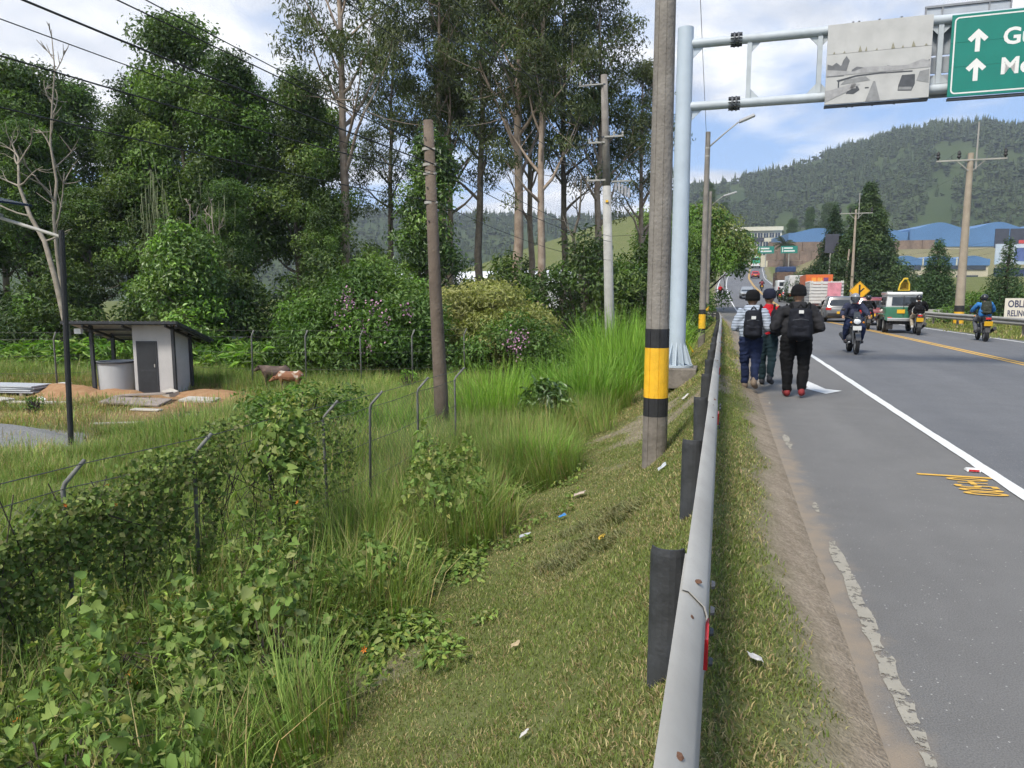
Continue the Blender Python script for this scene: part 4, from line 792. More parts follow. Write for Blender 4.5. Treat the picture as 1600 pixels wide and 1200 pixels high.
mb = MB(); mb.smooth = True; mb.tube([(-.3, 0, 6.9), (-.46, 0, 9.72-zg)], [.155, .12], 12); mb.build('upper_shaft', M_CONC, e)
for z in (9.36, 7.49, 6.6, 5.94, 3.87, 3.68): x = -.02-.042*(z-zg); MB().tube([(x, 0, z-zg-.03), (x, 0, z-zg+.03)], .175-.004*(z-zg), 10).build('clamp', M_METALD, e)
for z, l in ((9.36, -.9), (7.49, .7), (7.3, -.6), (5.94, -.7)):
    x = -.02-.042*(z-zg); a = MB().bx((x, -.17, z-zg-.03), (x+l, -.11, z-zg+.03)).build('cross_arm', M_GALV, e)
    for q in (.5, .95): MB().lathe([(.001, .14), (.03, .13), (.045, .06), (.03, .02), (.045, -.02), (.001, -.03)], 8, (x+l*q, -.14, z-zg+.03)).build('insulator', M_CONCL, a)
for k in range(5): bx_ = MB().bx((.02+.12*k, -.12, 5.55-zg-.07*k), (.1+.12*k, -.02, 5.9-zg-.07*k)).build('fuse_holder', mat('fuse_grey', (.3, .3, .32), .6), e)
MB().bx((-.1, -.15, 5.85-zg), (.62, -.1, 5.9-zg)).build('fuse_bracket', M_GALV, e)
MB().bx((-.3, -.2, 5.12-zg), (-.2, -.165, 5.2-zg)).build('yellow_plate', M_YEL, e)

# ---- cables: one thing each
def cable(pts, r, label, group=None, name='overhead_cable'):
    """smooth curve through the given points"""
    P = [Vector(p) for p in pts]
    if len(P) == 2: P = [P[0], (P[0]+P[1])/2-Vector((0, 0, (P[0]-P[1]).length*.018)), P[1]]
    out = []
    def lag(t, a, b, c): return a*((t-.5)*(t-1)/.5)+b*(t*(t-1)/-.25)+c*(t*(t-.5)/.5)
    if len(P) == 3:
        d1 = (P[1]-P[0]).length; d = d1+(P[2]-P[1]).length; tm = d1/d
        for k in range(21):
            t = k/20; a = P[0]*((t-tm)*(t-1)/tm)+P[1]*(t*(t-1)/(tm*(tm-1)))+P[2]*(t*(t-tm)/(1-tm)); out.append(a)
    mb = MB(); mb.smooth = True; o0 = out[0]; mb.tube([p-o0 for p in out], r*.75, 5); o = mb.build(name, M_CABLE); o.location = o0; return tag(o, label, 'cable', group)
G_ = 'cables on the left pole line'; wp = lambda z: (-5.44+.1-.036*(z+1.25), 13.35, z)
cable([wp(4.48), (-6.5, 6.9, 4.85), (-9, -14, 6.4)], .012, 'upper of two close cables slanting from top left to the wooden pole', G_)
cable([wp(4.46), (-6.3, 7.0, 4.9), (-8.6, -14, 6.6)], .010, 'lower of two close cables slanting from top left to the wooden pole', G_)
cable([wp(4.2), (-6.5, 5.75, 4.42), (-9, -14, 6.1)], .017, 'thick black cable slanting across the upper left sky to the wooden pole', G_)
cable([wp(4.05), (-6.4, 5.25, 4.12), (-9, -14, 5.6)], .008, 'thin cable crossing the left sky under the thick cable', G_)
cable([wp(4.0), (-6.3, 5.2, 3.76), (-9, -14, 5.2)], .012, 'cable running in front of the dead tree tops to the wooden pole', G_)
cable([wp(3.48), (-6.3, 5.05, 3.3), (-9, -14, 4.6)], .010, 'lowest long cable across the dark trees at left', G_)
for z0, z1, r_, lb in ((4.48, 3.87, .010, 'upper cable between wooden pole and white concrete pole'), (4.2, 3.68, .012, 'middle cable between wooden pole and white concrete pole'), (3.48, 3.0, .009, 'lower cable between wooden pole and white concrete pole')):
    cable([wp(z0), (-4.1, 26.95, z1)], r_, lb, G_)
for k, (xx, z1, zz, lb) in enumerate(((-5.2, 9.36, 6.1, 'power line running from top centre to the white pole top'), (-4.7, 7.49, 6.25, 'power line running from top centre to the white pole middle arm'), (-4.2, 7.3, 6.2, 'power line beside the one to the middle arm, slightly right'), (-5.2, 5.94, 5.75, 'lower power line slanting to the white pole fuse bracket'))):
    cable([(-4.5, 27.0, z1), (xx, 10.4+(.8 if k == 3 else 0), zz), (xx-1.2, -14, zz+1.4)], .011, lb, G_)
cable([(-4.1, 27.2, 3.9), (-.85, 29.1, 4.4)], .009, 'short cable from white pole towards the second banded pole', G_)
cable([(-4.3, 27.2, 7.49), (-2.5, 60, 9.2)], .010, 'power line leaving the white pole along the verge', G_)
cable([(-.8, 29.0, 7.4), (-.72, 15, 8.7), (-.7, 8.1, 9.8)], .010, 'near-vertical looking dark cable above the second banded pole')
# solar lamp
e = empty('solar_street_lamp', (-12.06, 10.56, gzs(-12.06, 10.56)), 0, 'slim black lamp post with a slanting silver arm at the left edge', 'street lamp'); zg = e.location.z
MB().tube([(0, 0, -.3), (.17, 0, 2.85-zg)], .05, 10).build('post', M_BLK, e); MB().tube([(.17, 0, 2.72-zg), (-1.6, 0, 3.2-zg)], .032, 8).build('arm', M_GALV, e)
h = MB().box((-1.75, 0, 3.27-zg), (.7, .3, .06), (0, R(15), 0)).build('lamp_head', mat('lamp_housing', ()), e); MB().box((-1.5, 0, 3.5-zg), (1.2, .7, .04), (0, R(12), 0)).build('solar_panel', mat('solar_cells', (.02, .03, .07), .2, .2, 9), e); MB().box((-1.72, 0, 3.36-zg), (.05, .05, .2)).build('bracket', M_GALV, e)
# ================================================================== fences, shed and yard on the left
M_FPOST = mat('galvanised_fence_post', (.15, .15, .14), .75, .3, 9); M_WIRE = mat('fence_wire', (.09, .09, .08), .6, .2, 9, metal=.4)
def fence(label, pts, h, bend, mesh_w=.085, r=.028, link_mesh=True, strands=3):
    o0 = Vector((pts[0][0], pts[0][1], gzs(*pts[0][:2]))); e = empty('wire_fence', o0, 0, label, 'fence'); base = [Vector((p[0], p[1], gzs(p[0], p[1])))-o0 for p in pts]
    for k, b in enumerate(base):
        t = random.uniform(-.03, .03); mb = MB(); mb.smooth = True; mb.tube([b+Vector((0, 0, -.3)), b+Vector((t, t*.5, h-.02)), b+Vector((t+.02, 0, h+.03)), b+Vector((t+bend[0], bend[1], h+bend[2]))], [r, r, r, r*.9], 8); mb.build('post', M_FPOST, e)
    for k in range(len(base)-1):
        a, b = base[k], base[k+1]; d = b-a; L = d.length
        for j in range(strands):
            z = h*(.35, .68, .99)[j % 3]; w = MB(); w.tube([a+Vector((0, 0, z)), (a+b)/2+Vector((0, 0, z-.015)), b+Vector((0, 0, z))], .004, 4); w.build('wire_strand', M_WIRE, e)
        q = MB(); f = 1.; q.tube([a+Vector((bend[0]*f, bend[1]*f, h+bend[2]*f*.9)), b+Vector((bend[0]*f, bend[1]*f, h+bend[2]*f*.9))], .004, 4); q.build('barbed_wire', M_WIRE, e)
        if link_mesh:
            m = MB(); n = int(L/mesh_w); u = d.normalized(); hh = h-.06
            for i in range(-int(hh/mesh_w), n):
                for s in (1, -1):
                    x0, z0, x1, z1 = i*mesh_w, 0., i*mesh_w+hh, hh
                    if x0 < 0: z0 = -x0; x0 = 0
                    if x1 > L: z1 = z1-(x1-L); x1 = L
                    if x1-x0 < .03: continue
                    if s < 0: x0, x1 = L-x0, L-x1
                    m.tube([a+u*x0+Vector((0, 0, .04+z0)), a+u*x1+Vector((0, 0, .04+z1))], .0013, 3, False)
            tag(m.build('chain_link_mesh', M_WIRE, e, fix=False), kind='stuff')
    return e
fence('rusty chain-link fence with bent-top posts, overgrown with vines in the left foreground', [(-4.85, .9), (-4.72, 2.4), (-4.63, 3.98), (-4.42, 5.05), (-4.43, 6.19), (-4.32, 7.09), (-4.25, 7.96), (-4.3, 9.6), (-4.3, 11.2)], 1.42, (.16, .05, .2), r=.017)
fence('thin fence of pale bent-top posts behind the shed and cattle', [(-22.6, 15.6), (-20.99, 16.11), (-19.31, 16.6), (-17.2, 19.6), (-14.44, 19.4), (-12.79, 19.9), (-11.02, 20.3), (-9.62, 21.14), (-8.35, 22.6)], 1.62, (.1, 0, .2), r=.026, link_mesh=False)

M_WALL = mat('grey_plaster', (.42, .41, .405), .85, .07, 2.2, bump=.15); M_DGR = mat('charcoal_steel', (.035, .037, .042), .5, .2, 4); M_ZINC = mat('corrugated_zinc', (.36, .37, .38), .45, .18, 3, metal=.3)
def shed():
    z0 = -1.22; e = empty('shed', (-16.8, 17.04, z0), R(14), 'small grey shed with dark door under a corrugated lean-to roof', 'shed'); e.scale = (.92, .92, .95)
    w, d, hf, hb = 1.28, 1.15, 2.18, 1.86
    MB().add([(0, 0, -.2), (w, 0, -.2), (w, d, -.2), (0, d, -.2), (0, 0, hf), (w, 0, hf), (w, d, hb), (0, d, hb)], [(3, 2, 1, 0), (4, 5, 6, 7), (0, 1, 5, 4), (1, 2, 6, 5), (2, 3, 7, 6), (3, 0, 4, 7)]).build('wall', M_WALL, e)
    dr = MB().bx((.12, -.035, 0), (.8, -.002, 1.62)).build('door', M_DGR, e, .004)
    for z0_, z1_ in ((.06, .68), (.74, 1.56)): MB().bx((.18, -.042, z0_), (.74, -.036, z1_)).build('door_panel', mat('charcoal_panel', (.028, .03, .034), .45, .2, 5), dr)
    MB().bx((.7, -.07, .8), (.73, -.036, .9)).build('handle', M_GALV, dr)
    for x0, y0, h in ((w+.005, -.03, hf+.0), (w+.005, d-.07, hb)): MB().bx((x0, y0, -.1), (x0+.09, y0+.09, h)).build('corner_post', M_DGR, e)
    for x, y, h in ((-1.42, -.03, 2.12), (-1.42, 1.1, 1.82)): MB().bx((x, y, -.3), (x+.1, y+.1, h)).build('roof_post', M_DGR, e)
    zr = lambda y: 2.22-(y+.45)*.28
    for y in (-.4, .35, 1.1, 1.75): MB().bx((-1.95, y, zr(y)-.07), (1.72, y+.06, zr(y)-.012)).build('purlin', M_DGR, e)
    for x in (-1.4, -.1, w+.02, 1.66): MB().bar((x+.03, -.42, zr(-.42)-.1), (x+.03, 1.82, zr(1.82)-.1), .06, .07).build('rafter', M_DGR, e)
    n = 150; V = []; y0, y1 = -.5, 1.9
    for k in range(n+1):
        x = -2.0+3.75*k/n; dz = .018*math.sin(k*2*math.pi/ (n/25)); V.append((x, dz))
    me = MB(); vs = [(x, y, zr(y)+.02+dz+t) for t in (0, .004) for y in (y0, y1) for x, dz in V]; m = n+1; fs = []
    for t in (0, 1):
        b = t*2*m
        for k in range(n): q = (b+k, b+k+1, b+m+k+1, b+m+k); fs.append(q if t else q[::-1])
    me.smooth = True; me.add(vs, fs); rf = me.build('roof', M_ZINC, e, fix=False)
    MB().bx((-2.0, -.53, zr(-.5)-.06), (1.75, -.505, zr(-.5)+.015)).build('fascia', M_DGR, rf); MB().bar((1.75, -.5, zr(-.5)-.02), (1.75, 1.9, zr(1.9)-.02), .03, .09).build('fascia', M_DGR, rf)
    MB().bx((-1.72, -.3, 1.86), (-1.5, -.18, 2.02)).build('flood_lamp', M_WHITE, e)
shed()
e = empty('water_tank', (-17.72, 17.3, -1.25), 0, 'round pale grey water tank under the shed roof', 'tank'); mb = MB(); mb.smooth = True; mb.lathe([(.001, 0), (.5, 0), (.53, .86), (.56, .87), (.56, .93), (.5, .93), (.48, .8), (.001, .78)], 28); mb.build('body', mat('tank_grey', (.4, .41, .42), .5, .06, 3), e, auto=True); mb = MB(); mb.lathe([(.565, .88), (.575, .9), (.565, .935)], 28); mb.build('rim', M_DGR, e)
M_BOARD = mat('dusty_board', (.26, .22, .19), .9, .2, 5, bump=.3); M_SLAB = mat('pale_slab', (.42, .39, .34), .9, .15, 5, bump=.3); M_SHEET = mat('pale_sheet_metal', (.45, .47, .5), .5, .1, 4)
def slab(name, x, y, dx, dy, dz, rz, m, label, cat='board', tilt=0, lift=0, group='boards and slabs lying around the shed'):
    o = MB().box((0, 0, dz/2), (dx, dy, dz)).build(name, m, None, min(.008, dz*.3)); o.location = (x, y, gzs(x, y)+.015+lift); o.rotation_euler = (R(tilt), R(tilt*.6), R(rz)); return tag(o, label, cat, group)
slab('plank_board', -15.0, 15.2, 1.6, .75, .05, 14, M_BOARD, 'large brown board lying in front of the shed, lowest of its pile', tilt=5, lift=.06); slab('plank_board', -15.15, 15.7, 1.3, .5, .05, 20, M_BOARD, 'brown board lying on top of the pile in front of the shed', tilt=-4, lift=.17)
slab('concrete_slab', -15.35, 16.85, .42, .3, .14, -20, M_SLAB, 'small pale block by the shed door', 'slab', tilt=12); slab('concrete_slab', -13.8, 16.2, .95, .55, .06, 10, M_SLAB, 'pale slab lying on the earth right of the shed', 'slab', tilt=3)
slab('plank_board', -17.6, 14.6, 1.9, .18, .05, 12, M_SLAB, 'long pale plank lying left of the brown boards'); slab('plank_board', -13.0, 12.6, 1.1, .1, .04, 25, M_SLAB, 'narrow pale plank in the grass nearest the lamp post'); slab('plank_board', -19.4, 16.9, .35, .3, .05, 5, M_WHITE, 'small white board on the orange earth left of the shed', lift=.18)
slab('plank_board', -18.9, 14.5, .8, .35, .05, -12, M_SLAB, 'tan board half in grass at the far left', lift=.05); slab('plank_board', -13.9, 14.4, .8, .2, .04, 5, M_SLAB, 'small pale board in the dry grass right of the brown boards')
e = empty('sheet_stack', (-20.1, 15.8, gzs(-20.1, 15.8)), R(8), 'stack of pale corrugated metal sheets at the left edge of the yard', 'sheet stack')
for k in range(4): o = MB().box((random.uniform(-.06, .06), random.uniform(-.04, .04), .12+.055*k), (1.9, .75, .035), (0, 0, R(random.uniform(-2, 2)))).build('metal_sheet', M_SHEET, e)
for x in (-.6, .6): MB().box((x, 0, .05), (.1, .7, .1)).build('bearer', M_BOARD, e)
e = empty('framed_sheet', (-11.75, 13.9, gzs(-11.75, 13.9)), R(12), 'white sheet in a dark frame lying in the grass right of the yard', 'frame'); MB().box((0, 0, .05), (1.05, .55, .02)).build('white_sheet', M_SHEET, e)
for x, y, dx, dy in ((0, .29, 1.15, .05), (0, -.29, 1.15, .05), (.55, 0, .05, .6), (-.55, 0, .05, .6)): MB().box((x, y, .07), (dx, dy, .07)).build('frame_side', M_DGR, e)
o = MB().tube([(0, 0, .04), (.22, .04, .09), (.4, .02, .05)], [.03, .06, .03], 8).build('plastic_scrap', M_WHITE); o.location = (-18.2, 14.9, gzs(-18.2, 14.9)); tag(o, 'crumpled white plastic scrap near the stack of metal sheets', 'litter')
def mound(name, x, y, rx, ry, h, m, label, seed, kind='structure', rz=0):
    n = 22; r = np.random.default_rng(seed); gx_ = np.linspace(-1, 1, n); X, Y = np.meshgrid(gx_, gx_); D = np.hypot(X, Y); Z = h*np.clip(1-D**2, 0, 1)*(.6+.8*fbm(X*2.4+9, Y*2.4+seed, seed))-.05*(D > .96)
    me_V = np.stack([X.ravel()*rx, Y.ravel()*ry, Z.ravel()], 1); i = (np.arange(n-1)[:, None]*n+np.arange(n-1)[None]).ravel(); o = link(name, np_mesh(name, me_V, np.stack([i, i+1, i+n+1, i+n], 1), None, True), m); o.location = (x, y, gzs(x, y)-.02); o.rotation_euler = (0, 0, rz); return tag(o, label, kind=kind)
M_EARTH = mat('orange_earth', (.25, .13, .06), .95, 0, 7, bump=.7, col2=(.34, .21, .11))
mound('earth_mound', -18.7, 16.3, 1.5, .8, .3, M_EARTH, None, 3); mound('earth_mound', -16.9, 16.4, 1.2, .6, .22, M_EARTH, None, 4); mound('earth_mound', -14.3, 17.3, 1.4, .7, .18, M_EARTH, None, 5)
mound('gravel_heap', -14.2, 10.5, 2.2, 1.0, .28, mat('grey_gravel', (.14, .14, .135), .95, 0, 40, bump=1., col2=(.34, .34, .33)), None, 6)
# low white structures glimpsed among the trees
e = empty('white_bench_frame', (-21.4, 25.5, gzs(-21.4, 25.5)), R(10), 'small white table-like structure in shade right of the shed', 'structure'); MB().bx((0, 0, .55), (1.7, .5, .65)).build('top', M_WHITE, e); MB().bx((1.5, .1, .0), (1.62, .3, 1.1)).build('upright', M_WHITE, e); MB().bx((1.0, .0, 1.1), (1.8, .4, 1.16)).build('shelf', M_WHITE, e); MB().bx((.05, .1, 0), (.15, .3, .55)).build('leg', M_WHITE, e)
# white greenhouse roof beyond the stand
def greenhouse():
    x, y = -40, 76; e = empty('greenhouse', (x, y, gzs(x, y)), R(-8), 'long white greenhouse roof glimpsed between the eucalyptus trunks', 'greenhouse'); gm = mat('greenhouse_plastic', (.62, .64, .66), .6, .06, .5)
    for k in range(3):
        m = MB(); m.smooth = True; y0 = k*6.0; rings = []
        for xx in (0, 26): rings.append([(xx, y0+3-3*math.cos(math.pi*j/8), 4.2+1.5*math.sin(math.pi*j/8)) for j in range(9)])
        m.add(rings[0]+rings[1], [(j, j+1, 10+j, 9+j) for j in range(8)]+[tuple(range(9)), tuple(range(17, 8, -1))]); m.build('roof_bay', gm, e)
    MB().bx((0, .02, 0), (26, 17.9, 4.2)).build('wall', mat('greenhouse_wall', (.45, .47, .47), .7, .1, .4), e)
greenhouse()

# ================================================================== animals
def blob_mesh(name, segs, balls=(), voxel=.02, smooth=6, folds=0.):
    """union of tapered capsules and ellipsoids as one continuous skin"""
    mb = MB()
    for p0, r0, p1, r1 in segs:
        p0, p1 = Vector(p0), Vector(p1); mb.tube([p0, p1], [r0, r1], 12); mb.sphere(p0, r0, 12, 8); mb.sphere(p1, r1, 12, 8)
    for c, r in balls: mb.sphere(c, r, 14, 10)
    me = mb.mesh(name); o = bpy.data.objects.new('t', me); C.objects.link(o)
    m = o.modifiers.new('r', 'REMESH'); m.mode = 'VOXEL'; m.voxel_size = voxel; s = o.modifiers.new('s', 'SMOOTH'); s.iterations = smooth; s.factor = .5
    dg = bpy.context.evaluated_depsgraph_get(); out = bpy.data.meshes.new_from_object(o.evaluated_get(dg)); bpy.data.objects.remove(o); bpy.data.meshes.remove(me)
    if folds:   # cloth creases
        n = len(out.vertices); co = np.empty(n*3, np.float32); out.vertices.foreach_get('co', co); co = co.reshape(-1, 3).astype(float); no = np.empty(n*3, np.float32); out.vertices.foreach_get('normal', no); no = no.reshape(-1, 3)
        a = co[:, 0]*7+co[:, 1]*5; d = np.abs(fbm(a+co[:, 2]*6, co[:, 2]*15-co[:, 0]*5, 3, 3)-.5)*2; d2 = fbm(a*1.7, co[:, 2]*4, 8, 2); co += no*((.3-d)*folds+(d2-.5)*folds*1.6)[:, None]; out.vertices.foreach_set('co', co.astype(np.float32).ravel()); out.update()
    out.name = name; out.polygons.foreach_set('use_smooth', np.ones(len(out.polygons), bool)); return out
def cow(loc, rz, c1, c2, label, sc=1., head=0., lie=False):
    e = empty('cow', (*loc, gzs(*loc)), rz, label, 'cow', 'cattle in the field'); e.scale = (sc,)*3; s = []; 
    s += [((-.42, 0, .92), .25, (.0, 0, .88), .285), ((0, 0, .88), .285, (.45, 0, .93), .25), ((.45, 0, 1.0), .2, (.72, 0, 1.12+head), .12), ((.72, 0, 1.12+head), .12, (.86, 0, 1.12+head), .105), ((.86, 0, 1.1+head), .1, (1.06, 0, .98+head), .06), ((-.45, 0, 1.05), .16, (-.6, 0, 1.0), .1)]
    for y in (-.13, .13):
        s += [((.42, y, .8), .11, (.45, y, .48), .06), ((.45, y, .48), .055, (.44, y, .1), .042), ((.44, y, .1), .045, (.47, y, .03), .05)]
        s += [((-.45, y, .85), .15, (-.38, y, .58), .09), ((-.38, y, .58), .075, (-.52, y, .38), .05), ((-.52, y, .38), .05, (-.5, y, .1), .04), ((-.5, y, .1), .045, (-.47, y, .03), .05)]
        s += [((.82, y*.7, 1.2+head), .03, (.8, y*1.9, 1.2+head), .035), ((.84, y*.5, 1.22+head), .022, (.86, y*.8, 1.34+head), .008)]
    s += [((-.64, 0, 1.05), .03, (-.72, 0, .75), .02), ((-.72, 0, .75), .02, (-.72, 0, .5), .035)]
    m = bpy.data.materials.new('hide'); m.use_nodes = True; nt = m.node_tree; N = nt.nodes.new; b = nt.nodes['Principled BSDF']; b.inputs['Roughness'].default_value = .8; tc = N('ShaderNodeTexCoord'); n = N('ShaderNodeTexNoise'); n.inputs['Scale'].default_value = 1.9; n.inputs['Detail'].default_value = 2; r = N('ShaderNodeValToRGB'); r.color_ramp.elements[0].position = .5; r.color_ramp.elements[1].position = .56; r.color_ramp.elements[0].color = (*c1, 1); r.color_ramp.elements[1].color = (*c2, 1)
    nt.links.new(tc.outputs['Object'], n.inputs['Vector']); nt.links.new(n.outputs[0], r.inputs[0]); nt.links.new(r.outputs[0], b.inputs['Base Color'])
    link('body', blob_mesh('body', s, (), .03, 4), m, e)
    for y in (-1, 1): MB().sphere((.9, y*.075, 1.14+head), .018, 8, 6).build('eye', M_BLK, e)
    return e
cow((-12.3, 18.3), R(196), (.2, .085, .04), (.42, .36, .29), 'reddish-brown and white cow in the grass, nearer of the two', .58, -.32); cow((-13.1, 18.75), R(188), (.07, .045, .035), (.12, .08, .06), 'dark brown cow behind the reddish one', .66, -.05)
# ================================================================== buildings and signs on the right
M_BLUE = mat('blue_roof_sheet', (.09, .19, .36), .5, .1, .12); M_BEIGE = mat('beige_wall', (.5, .45, .33), .85, .08, .3); M_CREAM = mat('cream_wall', (.55, .53, .42), .85, .06, .3); M_GLASS = mat('dark_window_glass', (.035, .045, .06), .15, .3, .5, spec=.6); M_BRICKW = mat('earth_retaining_wall', (.14, .105, .082), .95, 0, .5, bump=.5, col2=(.25, .185, .145)); M_PANELD = mat('dark_shutter', (.05, .055, .075), .6, .2, .6)
def wavy_hall(label, x0, x1, y, zb, wall_h, bays, rise, depth, rz=0, windows=(), shutters=(), bld_h=None, roof_h=6.0, strips=()):
    e = empty('factory_hall', (x0, y, zb), rz, label, 'factory'); L = x1-x0; n = bays*12; top = []
    for k in range(n+1): top.append((L*k/n, wall_h+roof_h+rise*(.5-.5*math.cos(2*math.pi*bays*k/n))))
    MB().bx((.2, .3, -6), (L-.2, depth, wall_h)).build('wall', M_BEIGE, e)
    m = MB(); m.prism([(0, wall_h)]+[(L, wall_h)]+top[::-1], 0, depth+.3); m.build('roof', M_BLUE, e)
    for k in range(1, bays): MB().bx((L*k/bays-.15, -.25, wall_h), (L*k/bays+.15, -.03, wall_h+roof_h+.3)).build('downpipe', M_CREAM, e)
    for a, b, z0, z1 in windows:
        w = MB().bx((a, .05, z0), (b, .29, z1)).build('window', M_GLASS, e); k = max(1, int((b-a)/4))
        for j in range(1, k): MB().bx((a+(b-a)*j/k-.12, -.01, z0), (a+(b-a)*j/k+.12, .04, z1)).build('mullion', M_CREAM, w)
    for a, b, z0, z1 in shutters:
        k = max(1, int((b-a)/5))
        for j in range(k): MB().bx((a+(b-a)*j/k, -.3, z0), (a+(b-a)*(j+1)/k-.5, -.05, z1)).build('shutter', M_PANELD, e)
    return e
wavy_hall('long blue-roofed factory hall on the hillside shelf, left part behind the cypress', 23, 66, 293, 17.8, 2.6, 2, 1.8, 40, R(10), roof_h=5.5)
wavy_hall('long blue-roofed factory hall on the hillside shelf, right of the cypress', 66, 128, 300, 17.8, 2.6, 3, 2.4, 40, R(12), shutters=((30, 46, 0, 9), (56, 62, 0, 9)), roof_h=6.5)
wavy_hall('lower blue-roofed factory wing below the main hall', 44, 72, 222, 6.1, 4.4, 3, .9, 22, R(16), windows=((2, 9, 3.2, 4.3), (10.5, 20, 3.2, 4.3), (21, 27, 3.2, 4.3), (8, 17, .5, 1.7), (19, 25, .5, 1.7)), roof_h=1.8)
def school():
    e = empty('school_building', (.5, 318, 17.3), R(4), 'cream three-storey building with window bands above the left tree', 'building')
    MB().bx((0, 0, -6), (22, 12, 12)).build('wall', M_CREAM, e); MB().bx((-.5, -.8, 12), (22.4, 12, 13.6)).build('roof_band', M_CREAM, e)
    for z in (9.2, 5.6, 2): 
        for k in range(9): w = MB().bx((1+k*2.3, -.15, z), (2.9+k*2.3, -.02, z+1.9)).build('window', M_GLASS, e); MB().bx((1.9+k*2.3, -.2, z), (2.02+k*2.3, -.16, z+1.9)).build('mullion', M_WHITE, w)
    for z in (7.6,): MB().bx((0.6, -.3, z), (15, -.16, z+1.5)).build('spandrel', M_PANELD, e)
school()
e = empty('retaining_wall', (13.8, 268, 8), R(4), 'brown earth and brick retaining wall under the blue factory', 'wall')
for k in range(14):
    for j in range(4): MB().box((1.9+k*3.8+(j % 2)*.8, random.uniform(-.2, .2)+j*.5, 1.7+j*3.2), (3.7, 1.0, 3.1)).build('wall_block', M_BRICKW, e)
# overhead green signs at the crest
for k, (x, w, lb) in enumerate(((10.2, 6.0, 'left of two small green overhead signs at the road crest'), (17.2, 6.0, 'right of two small green overhead signs at the road crest'))):
    e = empty('overhead_sign', (x, 246, 10.5), 0, lb, 'road sign'); b = MB().bx((0, 0, 5.2), (5.0, .15, 7.5)).build('board', mat('sign_green', ()), e)
    for j in range(2): MB().bx((.9, -.03, 5.7+j*.9), (4.2-j*.7, -.004, 6.15+j*.9)).build('white_lettering_line', M_WHITE, b)
    MB().bx((.4, -.03, 5.6), (.65, -.004, 7.1)).build('white_arrow', M_WHITE, b); MB().tube([(2.5, .3, -3), (2.5, .3, 7.2)], .16, 8).build('post', M_GALV, e)
# billboards
e = empty('billboard', (61.5, 196, 6.0), R(16), 'large colourful advertising billboard on the slope at right', 'billboard'); b = MB().bx((0, 0, 3.4), (11, .3, 8.2)).build('board', mat('billboard_print', (.3, .42, .55), .6, 0, .35, col2=(.6, .62, .66)), e)
for x0, x1, z0, z1, c, nm in ((5.2, 10.5, 8.3, 9.1, (.55, .08, .08), 'red_header'), (4.5, 8.2, 4.2, 7.3, (.1, .14, .32), 'printed_dark_panel'), (1.2, 4.2, 3.6, 7.2, (.5, .52, .56), 'printed_pale_panel'), (2.2, 3.8, 4.2, 6.2, (.12, .13, .18), 'printed_figure'), (8.4, 10.8, 3.8, 7.8, (.45, .5, .56), 'printed_pale_panel')): MB().bx((x0, -.06, z0), (x1, -.02, z1)).build(nm, mat(nm, c, .6, .25, .6), b)
MB().bx((0, -.04, .2), (10.5, .2, 2.6)).build('lower_banner', mat('navy_banner', (.035, .05, .11), .7, .4, 1.2), e)
for x in (.5, 4, 7.5, 10.6): MB().bx((x, .35, -3), (x+.2, .55, 8)).build('support', M_GALV, e)
e = empty('lettered_board', (12.95, 39.5, .62), R(-14), 'pale roadside board with dark blue capital lettering at the right edge', 'sign'); MB().bx((0, 0, 0), (3.2, .04, .95)).build('board', mat('pale_board', (.62, .58, .5), .7, .06, 2), e, .004)
NV = mat('navy_lettering', (.03, .035, .09), .6, .1, 4); text('OBLEA', (.12, -.004, .53), (1, 0, 0), (0, 0, 1), .46, NV, e, bold=.012, stretch=.68); text('RELINCH', (.12, -.004, .1), (1, 0, 0), (0, 0, 1), .4, NV, e, bold=.01, stretch=.58)
for x in (.3, 2.7): MB().bx((x, .05, -.7), (x+.07, .12, .9)).build('post', M_BOARD, e)
# yellow diamond sign
e = empty('merge_warning_sign', (10.97, 66.0, gzs(10.97, 66)-.1), R(-8), 'yellow diamond warning sign with a black merging arrow by the right lane', 'road sign'); MB().bx((-.04, .03, -.4), (.04, .09, 2.9)).build('post', M_GALV, e)
b = MB().prism([(0, 1.34), (.8, 2.14), (0, 2.94), (-.8, 2.14)], -.012, .02).build('plate', mat('sign_yellow', (.75, .38, .01), .5, .06, 3), e); s = MB(); s.quad(*[(x, -.016, z*1.3+2.14) for x, z in ((-.07, -.42), (.07, -.42), (.07, -.12), (.38, .14), (.31, .2), (.07, .02), (.07, .4), (-.07, .4))]); s.build('merge_symbol', M_BLK, b, fix=False); f = MB(); [f.bar((p[0]*.93, -.015, 2.14+p[1]*.93), (q[0]*.93, -.015, 2.14+q[1]*.93), .02, .004, (0, 1, 0)) for p, q in (((0, .8), (.8, 0)), ((.8, 0), (0, -.8)), ((0, -.8), (-.8, 0)), ((-.8, 0), (0, .8)))]; f.build('black_border', M_BLK, b)
